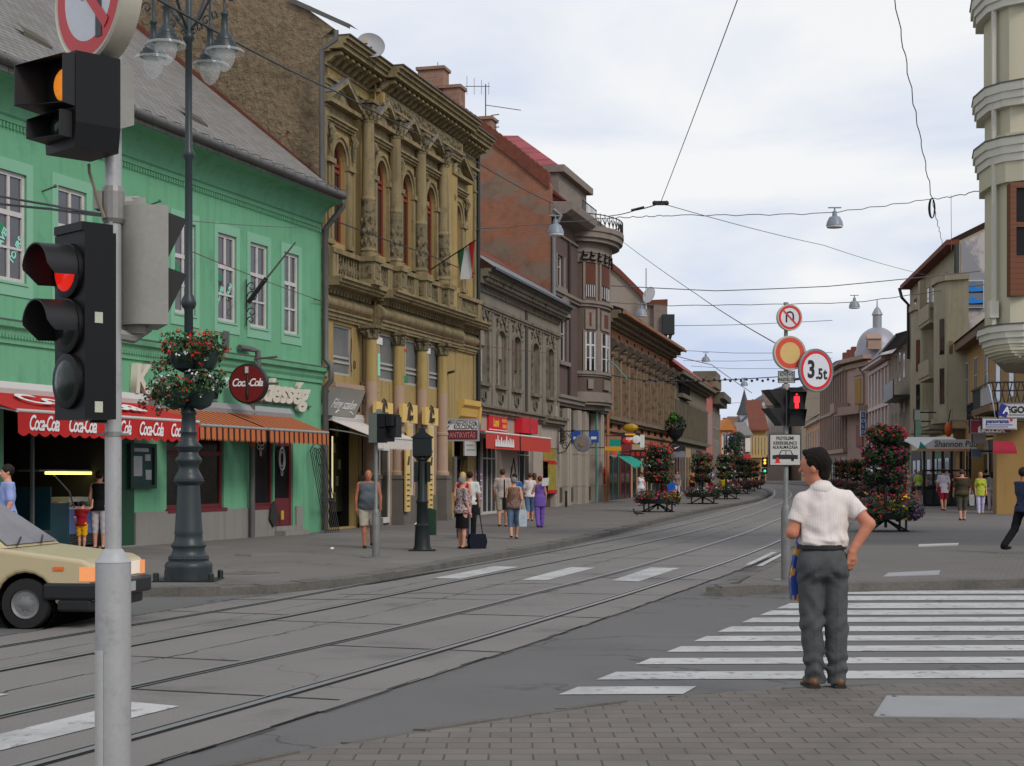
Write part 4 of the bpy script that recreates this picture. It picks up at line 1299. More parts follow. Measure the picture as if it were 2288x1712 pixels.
for i,(px,py0,py1,pw) in enumerate(((862,897,938,37),(918.5,902,947,33),(967,909.5,952,29))):
 q = y_.p(px,(py0 + py1) / 2,.75)
 q0,q1 = y_.p(px - pw / 2,py0,.75),y_.p(px + pw / 2,py1,.75)
 sg = thing('shop_sign',('square yellow sign with dark figure nearest the white awning','square yellow sign with dark figure, middle of the three between columns','square yellow sign with dark figure nearest the white lettered bridal board')[i],'sign',y_.w2((q[0],-.72,q[1])),YR.rotation_euler.z,'square yellow shop signs')
 hw,hh = (q1[0] - q0[0]) / 2,(q0[1] - q1[1]) / 2
 mb = MB(); mb.box(-hw,hw,0,.12,-hh,hh); mb.build('panel',YSIGN,sg)
 mb = MB()
 for (dx,dz,r0,t0,t1) in ((-.1,.05,.25,.6,2.4),(.0,.08,.28,.3,2.0),(.12,.1,.22,0,1.7),(.2,.1,.16,-.3,1.4)):
  mb.tube([(dx + r0 * .45 * math.cos(t0 + (t1 - t0) * k / 8) - .1,-.01,dz + r0 * math.sin(t0 + (t1 - t0) * k / 8)) for k in range(9)],.02,5)
 for k in range(3): mb.tube([(-.28 + k * .1,-.01,-.22),(-.2 + k * .09,-.01,.1),(-.12 + k * .1,-.01,.26)],.022,5)
 mb.lathe([(.1,0),(.12,.14)],10,(-.02,0,-.2)); mb.M = None
 mb.build('emblem',BROWN,sg)
 txt('ROLAND',.13,RB2,sg,(0,-.004,-hh * .72),ext=.002,bold=.004) if 0 else None
 mb = MB()
 for k in range(8): mb.box(-hw * .5 + k * hw * .13,-hw * .5 + k * hw * .13 + .04,-.006,0,-hh * .78,-hh * .62)
 mb.build('small_print',RB2,sg)
for i,(px,o_) in enumerate(((904,'first'),(952,'second'))):
 q0,q1 = y_.p(893 + i * 57,1148,.9),y_.p(905 + i * 51,1055,.9)
 s0 = cl[i + 1] - .06
 vb = thing('vertical_board',('tall narrow cream board with brown writing on the pedestal by the white door','tall narrow cream board with brown writing behind the dark ornate post')[i],'sign',y_.w2((s0,RY - .42,.45)),YR.rotation_euler.z,'tall cream shop boards')
 mb = MB(); mb.box(-.2,.2,0,.06,0,2.1 if i == 0 else 1.9); mb.build('board',YSIGN,vb)
 mb = MB()
 for k in range(7): mb.box(-.12,.12,-.008,0,.15 + k * .17,.15 + k * .17 + .045)
 for k in range(3): mb.tube([(-.1 + k * .07,-.01,1.5),(-.05 + k * .06,-.01,1.62),(.02 + k * .04,-.01,1.78)],.015,5)
 mb.build('print',BROWN,vb)
# tilted board over the left shop
q0,q1 = y_.p(728,931,.35),y_.p(800,931,.35)
zz0,zz1 = y_.Zh(765,930,.35),y_.Zh(770,868,.5)
bs = thing('shop_board','tilted grey board with black and white script over the dark shop entrance','sign',y_.w2((q0[0],-.15,zz0)),YR.rotation_euler.z)
W_,H_ = q1[0] - q0[0],zz1 - zz0
tl = lambda x,z: (x,-.1 - z / H_ * .35,z)
mb = MB(); mb.add([tl(0,0),tl(W_,0),tl(W_,H_),tl(.2,H_),(0,.1,0),(W_,.1,0),(W_,-.3,H_),(.2,-.3,H_)],[(0,1,2,3),(7,6,5,4),(0,4,5,1),(1,5,6,2),(2,6,7,3),(3,7,4,0)])
mb.build('panel',mat('grey_board',(.3,.29,.26),rough=.5,var=.2,vs=1),bs)
an = math.atan2(.35,H_)
txt('BELVÁROSI',.33,BROWN,bs,(W_ * .56,-.1 - .3 * .86,H_ * .8),rot=(rad(90) + an,0,0),ext=.002,bold=.005,sx=1.0)
txt('Fény szalon',.42,WHITE,bs,(W_ * .5,-.1 - .35 * .45,H_ * .42),rot=(rad(90) + an,0,0),shear=.45,ext=.002,bold=.004,sx=.95)
mb = MB(); loop(W_ * .6,H_ * .05,W_ * .28,H_ * .2,-.16,.018,14,.3,2.9,False); mb.build('flourish',WHITE,bs)
# dark shop interior with a lit display
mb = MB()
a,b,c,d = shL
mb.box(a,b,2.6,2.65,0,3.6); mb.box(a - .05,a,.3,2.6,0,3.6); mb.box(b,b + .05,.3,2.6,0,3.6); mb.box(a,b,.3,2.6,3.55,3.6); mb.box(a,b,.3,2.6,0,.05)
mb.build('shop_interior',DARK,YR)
mb = MB(); x = a + (b - a) * .62; mb.box(x,b - .02,.5,.56,.5,3.5); mb.box(a,a + .05,.25,.35,.05,3.5)
mb.build('shop_window',GLDO,YR)
mb = MB()
for k in range(5): mb.box(x + .1 + .2 * (k % 3),x + .22 + .2 * (k % 3),.46,.5,.8 + k * .5,1.1 + k * .5)
mb.build('display',mat('gold_display',(.3,.25,.12),rough=.4,var=.5,vs=5),YR)
mb = MB(); mb.box(x - .03,x + .02,.47,.5,.9,2.8); mb.build('display_light',mat('display_glow',(.9,.8,.45),emit=.7,var=.5,vs=6),YR)
CRM = mat('cream_canvas',(.62,.56,.5),rough=.85,var=.08,vs=1)
pr = 1.5
a0,a1 = y_.S(792,pr),y_.S(893,pr)
zb,zf = y_.Zh(760,938,.1),y_.Zh(850,977,pr)
awning(y_,'awning','cream white canvas awning over the dark shop entrance behind the crossing signal',y_.S(728),rs0 + .3,zb,pr,zf,.3,CRM,BARW,2,.01)
# corbel and passage on the right wing
GILT = mat('bright_ochre_trim',sr(205,170,90),rough=.8,var=.15,vs=2)
mb = MB()
a,b = gate[0],gate[1]
mb.prism([(0,3.3),(-.1,3.3),(-.15,3.6),(-.35,3.8),(-.4,4.1),(-.5,4.2),(-.5,4.4),(0,4.4)],a - .3,b + .1,ax='x')
mb.prism([(0,2.6),(-.12,2.7),(-.15,3.2),(-.4,3.6),(-.45,4.2),(0,4.2)],b + .12,b + .4,ax='x')
mb.build('corbel',GILT,YR)
mb = MB(); mb.box(a,b,.3,.35,0,3.3); mb.build('passage',DARK,YR)
mb = MB()
for k in range(8):
 x0 = a + (b - a) * (k - 3) / 5
 for sg in (-1,1):
  p0,p1 = (x0,0.02),(x0 + sg * 1.1,2.2)
  t0,t1 = 0,1
  xs_ = [p0[0] + (p1[0] - p0[0]) * t for t in [q / 10 for q in range(11)]]
  pts = [(x,.1,.02 + 2.2 * q / 10) for q,x in enumerate(xs_) if a <= x <= b]
  if len(pts) > 1: mb.tube(pts,.014,4)
mb.box(a,b,.06,.14,2.2,2.35)
mb.build('lattice_door',WIREM,YR)
mb = MB(); mb.box(a - .35,a - .02,-.12,0,1.1,2.3); mb.build('meter_box',PED,YR)
# roughcast party wall with its red tile edge and roof
RT = mat('red_tile_edge',sr(118,66,50),rough=.9,var=.3,vs=4,bump=.5,bs=15,stain=(sr(70,45,35),.5,.7,.6,3))
yz = lambda px,py: y_.side(px,py,-.02)
prof = [yz(722,62)[:2]]
zt0 = yz(722,62)[1]
pz = [(-.35,zt0 - .05),(1.7,zt0 + 1.5),(5.2,zt0 + 4.2),(14,zt0 + 11),(14,0),(-.0,0),(-.0,zt0 - .3)]
mb = MB(); mb.prism(pz,-.04,.35,ax='x'); mb.build('gable_wall',ROUGH,YR)
mb = MB(); mb.prism([(-.02,10.05),(.18,10.2),(14,10.2 + 13.8 * .8),(14,10.85 + 13.8 * .8),(.4,10.62),(-.0,10.25)],-.1,-.045,ax='x'); mb.build('tile_edging',RT,YR)
mb = MB()
mb.add([(-.1,-.5,zt0 - .02),(Ly,-.5,zt0 - .02),(Ly,14,zt0 + 11.1),(-.1,14,zt0 + 11.1),(-.1,-.5,zt0 - .12),(-.1,14,zt0 + 11)],[(0,1,2,3),(0,3,5,4)])
# roof kept behind the cornice
mb = MB()
mb.add([(.37,-.75,14.46),(Ly + .1,-.75,14.46),(Ly + .1,12,16.5),(.37,12,16.5),(.37,-.75,14.38),(Ly + .1,-.75,14.38)],[(0,1,2,3),(0,4,5,1)])
mb.add([(-.12,-.45,zt0 + .02),(.5,-.45,zt0 + .02),(.5,14,zt0 + 11.15),(-.12,14,zt0 + 11.15)],[(0,1,2,3)])
mb.add([(-.14,-.9,zt0 + .0),(.5,-.9,zt0 + .0),(.5,1,zt0 + .95),(-.14,1,zt0 + .95),(-.14,-.9,zt0 - .14),(-.14,1,zt0 + .8)],[(0,1,2,3),(0,3,5,4)])
mb.build('roof',ZINCD,YR)
mb = MB()
s_ = y_.S(719,.2)
mb.tube([(s_ + .1,-.6,zt0 - .25),(s_ + .1,-.6,zt0 - .5),(s_,-.2,zt0 - .8),(s_,-.2,9.6)],.08,10)
mb.build('rain_pipe',ZINCD,YR,40)
mb = MB()
s_ = Ly + .0
mb.tube([(s_,-.12,13.8),(s_,-.12,7.4),(s_,-.12,6.6),(s_,-.12,.1)],.085,10)
mb.build('rain_pipe',BGREEN,YR,40)
mb = MB(); s_ = y_.S(1000,.6)
q0,q1 = y_.p(1003,836,.2),y_.p(1014,830,.6)
mb.tube([(q0[0],0,q0[1]),(q1[0],-.6,q1[1])],.05,6); mb.build('wall_tube',BLACK,YR)
mb = MB(); mb.tube([(y_.S(783) + .05 * math.sin(k),-.02,5.8 - k * .13) for k in range(9)],.012,4); loop(y_.S(791),5.0,.06,.12,-.02,.012); mb.build('loose_cable',WIREM,YR)
# satellite dish
q = y_.p(828,104,.7)
sd = thing('satellite_dish','large grey satellite dish on the ochre house roof edge','satellite dish',y_.w2((q[0],-.7,14.43)),0)
Rd = 31.5 * 50 / FX * .98
mb = MB(); mb.M = Matrix.Translation((0,0,q[1] - 14.4)) @ Matrix.Rotation(rad(14),4,'Z') @ Matrix.Rotation(rad(68),4,'X')
mb.lathe([(.001,-.14),(Rd * .5,-.1),(Rd * .85,-.03),(Rd,.03),(Rd,.0),(Rd * .85,-.06),(.001,-.17)],32)
mb.build('dish',mat('dish_grey',(.36,.36,.37),rough=.55,var=.1,vs=3),sd,40)
mb = MB(); zc = q[1] - 14.4
mb.tube([(0,.12,-.05),(0,.15,zc)],.04,6); mb.tube([(-.02,-.05,zc - Rd * .8),(-.1,-.75,zc - .1)],.02,5); mb.build('mount',ZINCD,sd)
mb = MB(); mb.box(-.2,-.02,-.85,-.7,zc - .16,zc - .0); mb.build('receiver',mat('receiver_cream',(.5,.42,.33)),sd)
# flag on its slanting pole
q0,q1 = y_.p(962,603,.5),y_.p(1058,540,2.2)
fl = thing('national_flag','red white and green flag on a slanting pole at the ochre house','flag',y_.w2((q0[0],-.5,q0[1])),YR.rotation_euler.z)
dv = Vector((q1[0] - q0[0],-1.7,q1[1] - q0[1]))
mb = MB(); mb.tube([(0,0,0),tuple(dv * 1.05)],.022,6); mb.build('pole',BROWN,fl)
FLM = [mat('flag_red',sr(190,25,40),rough=.8,var=.1),mat('flag_white',(.55,.55,.53),rough=.8,var=.1),mat('flag_green',sr(45,95,60),rough=.8,var=.1)]
mb = MB()
for st in range(3):
 for k in range(6):
  for j in range(3):
   def fp_(u,v):
    t = 1.03 - (u + st) * .13
    p = dv * t
    return (p.x + .06 * math.sin(v * 3 + u),p.y + .1 * math.sin((u + st) * 3 + v * 2),p.z - v * (1.25 - .1 * (u + st)))
   a,b,c,d = k / 6,(k + 1) / 6,j / 3,(j + 1) / 3
   mb.poly(fp_(j / 3,a),fp_((j + 1) / 3,a),fp_((j + 1) / 3,b),fp_(j / 3,b),m=st)
mb.build('cloth',FLM,fl,60)
# projecting board bridal wear
q0 = y_.p(1036,956,1.6)
pb = thing('projecting_sign','white and maroon projecting board for bridal wear hire and antiques','sign',y_.w2((y_.S(1002,.3),-.2,0)),YR.rotation_euler.z - rad(78))
zc = q0[1]
qa = Vector(y_.w2((y_.S(1002,.3),-.2,zc)))
Z_ = qa.y
Wd = (1072 - 1001) / FX * Z_ * 1.06
Hd = (981 - 931) / FX * Z_
mb = MB(); mb.box(0,Wd,-.08,.08,zc - Hd / 2,zc + Hd / 2); mb.build('frame',mat('sign_frame_grey',(.35,.35,.36),rough=.5),pb)
mb = MB(); mb.box(.06,Wd - .06,-.09,.09,zc,zc + Hd / 2 - .06); mb.build('panel',WHITEP,pb)
mb = MB(); mb.box(.06,Wd - .06,-.09,.09,zc - Hd / 2 + .06,zc - .01); mb.build('lower_panel',MAROON,pb)
txt('MENYASSZONYI RUHA',.2,BLACK,pb,(Wd / 2,-.095,zc + Hd * .33),ext=.001,bold=.004,sx=.5)
txt('KÖLCSÖNZŐ',.23,BLACK,pb,(Wd * .6,-.095,zc + Hd * .12),ext=.001,bold=.006,sx=.6)
txt('ANTIKVITÁS',.28,mat('pink_print',sr(205,130,130)),pb,(Wd / 2,-.095,zc - Hd * .24),ext=.001,bold=.001,sx=.6)
mb = MB(); mb.tube([(Wd * .06,-.1,zc + .05),(Wd * .12,-.1,zc + .17)],.02,5); mb.build('tick_mark',mat('teal_mark',sr(40,90,85)),pb)
nbq = y_.p(1027,1000,.4)
wb = thing('white_notice','white notice board on the gate pier under the bridal wear sign','sign',y_.w2((gate[0] + .1,-.35,y_.Zh(1027,1018,.35))),YR.rotation_euler.z - rad(15))
mb = MB(); mb.box(0,.8,-.03,.03,0,1.3); mb.build('board',mat('notice_white',(.5,.49,.47),var=.1),wb)
mb = MB(); mb.box(.33,.45,-.04,-.03,1.08,1.2); mb.build('green_mark',STK2,wb)
mb = MB()
for k in range(5): mb.box(.12,.7 - .1 * (k % 2),-.04,-.03,.2 + k * .17,.25 + k * .17)
mb.build('print',GREYB,wb)
# ---- low grey house -------------------------------------------------------------------
GRY = mat('grey_stucco',sr(142,134,120),rough=.95,var=.2,vs=1,bump=.4,bs=22,spec=.15,streak=(sr(70,64,55),.5,.76,.7),stain=(sr(90,80,64),.54,.74,.6,1.5),patch=(sr(150,122,92),.64,.72,.9))
GRYD = mat('grey_stucco_trim',sr(128,120,106),rough=.95,var=.25,vs=2.5,bump=.5,bs=15,spec=.15,stain=(sr(55,50,43),.5,.66,.75,3))
BEIGE = mat('beige_render',sr(172,158,145),rough=.9,var=.12,vs=1,bump=.15,bs=40,streak=(sr(120,105,92),.55,.8,.6),stain=(sr(120,108,98),.55,.75,.5,1.5))
SHUT = mat('brown_blind',sr(92,70,62),rough=.8,var=.12,vs=2,wave=(2,.07,sr(70,52,46),.85))
SHUTP = mat('pale_blind',sr(150,138,124),rough=.8,var=.1,vs=2,wave=(2,.07,sr(120,108,96),.85))
e_ = Fac('town_house','low weathered grey stucco house with blinds half down and red shop awnings',1062.5,60.3,1248,74.8)
ER = e_.root
Le = e_.L
wx = [(1068,1092),(1109,1128),(1144,1163),(1186,1204),(1216.5,1240)]
op = []
mb = MB()
for a,b in wx:
 c = (e_.S(a) + e_.S(b)) / 2
 op.append((c - .6,c + .6,5.25,7.5,.28))
dA = (e_.S(1077),e_.S(1118),.1,3.2)
dB = (e_.S(1157),e_.S(1192),.9,3.2)
dC = (e_.S(1213),e_.S(1240),.1,2.9)
wall(mb,0,Le,4.3,9,op,.28)
mb.box(Le - .002,Le,.002,8,4,9.3)
mb.build('wall',GRY,ER)
mb = MB(); wall(mb,0,Le,-.3,4.3,[dA,dB,dC],.25); mb.box(e_.S(1206),Le,-.06,-.001,2.9,4.1); mb.build('shop_front',BEIGE,ER)
for i,(a,b,c,d,r_) in enumerate(op):
 win(ER,a,b,c,d,.28,WFR,GL,2,(.65,),fw=.07,rise=r_)
 mb = MB()
 lo = (.66,.5,.36,1.1,.22)[i]
 if lo < 1:
  mb.box(a + .02,b - .02,.1,.14,c + (d - c) * lo,d - .02)
  mb.build('roller_blind',SHUTP if i < 2 else SHUT,ER)
 mb = MB()
 A1,A2 = arc(a - .16,b + .16,d - r_,r_ + .12),arc(a,b,d - r_,r_)
 for k in range(len(A1) - 1): mb.prism([A2[k],A2[k + 1],A1[k + 1],A1[k]],-.07,.02)
 mb.box(a - .16,a,-.07,.01,c,d - r_); mb.box(b,b + .16,-.07,.01,c,d - r_)
 mb.box(a - .24,b + .24,-.16,.01,c - .14,c)
 mb.build('window_surround',GRYD,ER)
 mb = MB()
 xc = (a + b) / 2
 for sg in (-1,1):
  mb.tube([(xc + sg * t,-.04,d + .72 - .5 * (t / .6) ** 1.4 + .09 * math.sin(t * 14)) for t in (0,.12,.24,.36,.48,.62)],.05,5)
  mb.tube([(xc + sg * .66,-.04,d + .15),(xc + sg * .6,-.06,d + .3),(xc + sg * .7,-.05,d + .45)],.05,5)
 mb.ball((xc,-.03,d + .32),(.16,.06,.1),8,5); mb.tube([(xc,-.03,d + .1),(xc,-.03,d + .6)],.035,5)
 for k in range(4): mb.ball((xc + (.85 if i < 4 else .75),-.05,d + .5 - k * .2),(.12,.07,.1),6,4)
 mb.box(xc - .4,xc + .4,-.04,0,4.62,5.0); mb.box(xc - .22,xc + .22,-.09,-.04,4.55,4.98)
 mb.build('stucco_ornament',GRYD,ER,50)
 mb = MB(); mb.ball((xc,-.09,4.75),(.12,.03,.17),8,5); mb.build('balcony_slot',DARK,ER)
mb = MB()
for x in [0.1,*[(op[i][1] + op[i + 1][0]) / 2 for i in range(4)],Le - .15]: mb.box(x - .11,x + .11,-.05,.01,4.3,8.2)
mb.build('pilaster',GRY,ER)
s0 = e_.S(1175)
mb = MB(); mb.box(s0 - .16,s0 + .16,-.06,.015,4.35,8.9); mb.build('dark_stain_strip',mat('soot_strip',sr(70,67,62),var=.2),ER)
mb = MB()
for (z0,z1,p_) in ((8.1,8.2,.08),(8.2,8.32,.14),(8.9,9.0,.1),(9.0,9.1,.3),(9.25,9.42,.5),(9.42,9.55,.62)): mb.box(-.02,Le + .05,-p_,.3,z0,z1)
mb.box(-.02,Le + .05,-.28,.3,9.1,9.25)
dentils(mb,.1,Le,9.1,9.25,.16,.12,.44); dentils(mb,.1,Le,8.76,8.9,.1,.1,.1)
mb.build('cornice',GRYD,ER)
mb = MB()
for (z0,z1,p_) in ((4.0,4.1,.12),(4.1,4.26,.2),(4.26,4.34,.3)): mb.box(0,Le + .05,-p_,.02,z0,z1)
x0 = e_.S(1206)
for (z0,z1,p_) in ((3.92,4.02,.25),(4.02,4.2,.36),(4.2,4.345,.45)): mb.box(x0,Le + .3,-p_,.02,z0,z1)
mb.build('ledge',GRYD,ER)
mb = MB()
mb.add([(0,-.75,9.6),(Le,-.75,9.6),(Le,.6,10.5),(0,.6,10.5),(0,-.75,9.52),(Le,-.75,9.52)],[(0,1,2,3),(0,4,5,1)])
mb.build('eaves_sheet',ZINC,ER)
mb = MB(); mb.box(0,Le,-.8,-.74,9.5,9.6); mb.box(0,Le,-.72,.3,9.46,9.54); mb.build('eaves_board',BGREEN,ER)
mb = MB()
mb.add([(0,.6,10.52),(Le,.6,10.52),(Le,7,14.6),(0,7,14.6)],[(0,1,2,3)])
mb.build('roof',RT,ER)
mb = MB();
FRG = mat('pale_grey_frame',(.5,.5,.49),rough=.5,var=.08)
a,b,c,d = dA
win(ER,a,b,c,d,.22,FRG,GLD,4,(.71,),fw=.09,bw=.05,name='shop_door')
win(ER,*dB,.22,FRG,GLD,3,(.7,),fw=.09,name='shop_window')
mb = MB(); a,b,c,d = dC; mb.box(a,b,.22,.26,c,d); mb.build('passage',mat('brown_passage',(.09,.07,.05),var=.3),ER)
mb = MB(); a,b,c,d = dC; mb.box(a,b,-.03,.1,2.3,2.9); mb.box(a + .9,b + .1,-.05,-.03,.9,2.2); mb.build('poster',mat('yellow_green_poster',sr(170,150,60),var=.5,vs=3),ER)
mb = MB(); mb.box(a + .8,b + .2,-.06,-.05,.8,.95); mb.box(a + .8,b + .2,-.06,-.05,2.15,2.25); mb.box(a,b,-.04,-.03,2.26,2.32); mb.build('poster_edge',RED,ER)
mb = MB()
s0 = e_.S(1140)
for q in ([(0,1.5),(.55,2.35),(1.0,1.4)],[(.05,1.0),(.02,1.6),(.2,2.0)]):
 mb.tube([(s0 + x,-.015,z) for x,z in q],.03,4)
mb.build('graffiti',BLACK,ER)
# signs and awnings of the grey house
def flat_sign(F,name,label,x0,y0,x1,y1,o,m,th=.1,cat='sign',group=None):
 a,b = F.p(x0,(y0 + y1) / 2,o),F.p(x1,(y0 + y1) / 2,o)
 z1,z0 = F.p((x0 + x1) / 2,y0,o)[1],F.p((x0 + x1) / 2,y1,o)[1]
 r = thing(name,label,cat,F.w2(((a[0] + b[0]) / 2,-o,(z0 + z1) / 2)),F.root.rotation_euler.z,group)
 hw,hh = (b[0] - a[0]) / 2,(z1 - z0) / 2
 mb = MB(); mb.box(-hw,hw,0,th,-hh,hh); mb.build('panel',m,r)
 return r,hw,hh
YL = mat('yellow_letter',sr(235,180,60),rough=.6,var=0)
SRED = mat('red_panel',sr(200,35,50),rough=.5,var=.06)
r,hw,hh = flat_sign(e_,'shop_sign','red sign with yellow lettering and white stripes on the grey house',1093,927,1133,964,.1,SRED)
txt('Lumi',hh * 1.35,YL,r,(-hw * .25,-.005,0),shear=.1,ext=.002,bold=.02,sx=1.0); txt('shop',hh * .5,YL,r,(hw * .65,-.005,0),ext=.002,bold=.01) if 0 else None
mb = MB(); mb.box(-hw,hw,-.004,0,hh * .78,hh * .88); mb.box(-hw,hw,-.004,0,-hh * .9,-hh * .8)
mb.box(hw * .45,hw * .9,-.004,0,hh * .1,hh * .5) if 0 else None
mb.build('stripe',WHITE,r)
mb = MB()
for k in range(4): mb.box(hw * .5 + k * hw * .11,hw * .57 + k * hw * .11,-.004,0,-hh * .55,-hh * .1)
for k in range(5): mb.box(hw * .42 + k * hw * .11,hw * .48 + k * hw * .11,-.004,0,hh * .15,hh * .55)
mb.build('small_print',YL,r)
r,hw,hh = flat_sign(e_,'shop_sign','plain red box sign with a thin grey figure on the grey house',1167,935,1202,969,.35,SRED,.35)
mb = MB(); mb.tube([(-.1,-.01,-.2),(-.02,-.01,.1),(.02,-.01,.3)],.025,5); mb.tube([(-.02,-.01,.1),(.14,-.01,-.02),(.16,-.01,-.2)],.02,5); loop(.0,-.15,.14,.12,-.01,.018); loop(-.06,.35,.05,.05,-.01,.015); mb.build('emblem',mat('grey_print',sr(150,70,80)),r)
RED2 = mat('faded_red_canvas',sr(190,60,48),rough=.85,var=.1,vs=2)
for (xa,xb,lb,t) in ((1085,1160,'short red awning with white letters on the grey house',1),(1163,1230,'short plain red awning beside the lettered one',0)):
 zf = e_.Zh(1120 if t else 1195,968 if t else 976,1.0)
 aw = awning(e_,'awning',lb,e_.S(xa,1.0),e_.S(xb,1.0),zf + .14,1.0,zf,.62,RED2,WHITEP,0,0,0,'red awnings on the grey house',mv=RED2,box=False)
 if t:
  mb = MB(); ra = random.Random(8)
  for k in range(11):
   x = -1.35 + k * .27; h_ = ra.uniform(.2,.4)
   mb.prism([(x,-.52),(x + .2,-.52),(x + .17,-.45 + h_ * .4),(x + .12,-.5 + h_),(x + .06,-.5 + h_),(x + .02,-.42)],-1.06,-1.04)
  mb.build('lettering',WHITE,aw)
r,hw,hh = flat_sign(e_,'price_board','pale purple price board beside the white shop door',1063,1048,1077,1121,.08,mat('mauve_board',sr(160,120,150),var=.1),.05)
mb = MB()
for k in range(5): mb.box(-hw * .9,hw * .9,-.006,0,-hh * .85 + k * hh * .37,-hh * .82 + k * hh * .37 + .03)
mb.build('print',WHITE,r)
# ---- tall dark house with the bow window, and its bare brick party wall ---------------------
PUR = mat('mauve_brown_plaster',sr(104,88,82),rough=.95,var=.15,vs=1,bump=.2,bs=30,spec=.15,streak=(sr(70,60,54),.5,.8,.5))
PURT = mat('grey_stone_trim',sr(136,124,114),rough=.92,var=.18,vs=2,bump=.25,bs=25,stain=(sr(80,72,66),.52,.74,.6,2.2))
BRICK = mat('bare_brick',sr(158,104,78),rough=.95,var=.25,vs=.9,bump=.5,bs=20,spec=.1,brick=(.27,.085,.012,sr(160,110,88),sr(134,114,100),(1,2)),patch=(sr(128,112,98),.5,.58,.34,(1,1,2.2)),stain=(sr(95,75,64),.52,.72,.6,.8))
u_ = Fac('town_house','tall dark mauve house with a rounded bow window and red roof',1232,74.5,1350,86.5)
UR = u_.root
Lu = u_.L
Hu = 14.6
w1 = (u_.S(1244),u_.S(1258),10.75,12.3)
w2 = (u_.S(1250),u_.S(1266),7.2,9.3)
mb = MB(); wall(mb,0,Lu,4.9,Hu,[w1,w2],.2); mb.box(Lu - .002,Lu,.002,8,4,Hu); mb.build('wall',PUR,UR)
for q in (w1,w2): win(UR,*q,.18,WFR,GL,2,(.65,),fw=.07)
mb = MB()
for q in (w1,w2):
 a,b,c,d = q
 mb.box(a - .3,a - .02,-.06,.01,c,d); mb.box(b + .02,b + .3,-.06,.01,c,d); mb.box(a - .35,b + .35,-.15,.01,c - .2,c)
a,b,c,d = w2
mb.box(a - .35,b + .35,-.12,.01,d + .1,d + .3); mb.prism([(a - .4,d + .55),(b + .4,d + .55),((a + b) / 2,d + 1.35)],-.15,.01); mb.box(a - .3,b + .3,-.08,.01,d + .3,d + .55)
x = u_.S(1268); mb.box(x - .25,x + .15,-.08,.01,5,13.6) if 0 else None
for (z0,z1,p_) in ((10.25,10.4,.12),(10.4,10.55,.22),(13.2,13.3,.1),(5.0,5.15,.2),(5.15,5.35,.35),(5.35,5.5,.45)): mb.box(0,Lu,-p_,.02,z0,z1)
mb.build('stone_trim',PURT,UR)
mb = MB(); x = u_.S(1271); mb.box(x - .3,x + .05,-.1,.01,5.5,13.2); mb.build('dark_wall_strip',mat('dark_strip',sr(58,46,44),var=.2),UR)  # plain dark strip standing proud of the wall, nothing is cut in
mb = MB(); mb.prism([(.02,13.9),(-.7,14.0),(-1.0,14.2),(-1.05,14.55),(.02,14.6)],-.1,Lu + .15,ax='x'); mb.build('eaves',PURT,UR)
# bow
b0,b1 = u_.S(1291),u_.S(1334)
bc,bh,bd = (b0 + b1) / 2,(b1 - b0) / 2,1.05
def bow(r,n=14,a0=0.0,a1=math.pi):
 return [(bc - (bh + r) * math.cos(a0 + (a1 - a0) * k / n),-(bd + r) * math.sin(a0 + (a1 - a0) * k / n)) for k in range(n + 1)]
mb = MB()
def bowband(mb,z0,z1,r,n=16):
 q = bow(r,n)
 mb.prism(q,z0,z1,ax='z')
bowband(mb,5.9,13.6,0)
mb.build('bow_wall',PUR,UR,30)
mb = MB()
for (z0,z1,r) in ((5.0,5.25,-.25),(5.25,5.4,.1),(5.4,5.55,.2),(5.55,5.9,.1),(6.7,6.8,.08),(6.8,6.95,.16),(10.25,10.4,.1),(10.4,10.55,.2),(12.5,13.0,.08),(13.0,13.5,.14),(13.5,13.7,.55),(13.7,14.0,.7),(14.0,14.25,.78)):
 bowband(mb,z0,z1,r)
mb.build('bow_moulding',PURT,UR,30)
mb = MB()
for k in range(9):
 an = rad(20) + rad(140) * k / 8
 for dz,wd in ((12.62,.5),(12.85,.32)):
  p = Vector((bc - (bh + .15) * math.cos(an),-(bd + .15) * math.sin(an),dz))
  t = Vector((math.sin(an) * bh,-math.cos(an) * bd,0)).normalized()
  mb.tube([tuple(p - t * wd * .4),tuple(p + t * wd * .4)],.045,4)
  mb.tube([tuple(p - t * wd * .4),tuple(p - t * wd * .4 + Vector((0,0,.2)))],.045,4)
mb.build('key_frieze',DARK,UR)
def bowpiece(mb,a0,a1,z0,z1,r,n=4,m=None):
 q = [(bc - (bh + r) * math.cos(a0 + (a1 - a0) * k / n),-(bd + r) * math.sin(a0 + (a1 - a0) * k / n)) for k in range(n + 1)]
 q2 = [(bc - (bh - .1) * math.cos(a0 + (a1 - a0) * k / n),-(bd - .1) * math.sin(a0 + (a1 - a0) * k / n)) for k in range(n,-1,-1)]
 mb.prism(q + q2,z0,z1,ax='z',m=m)
mb = MB(); mt = MB(); mg = MB()
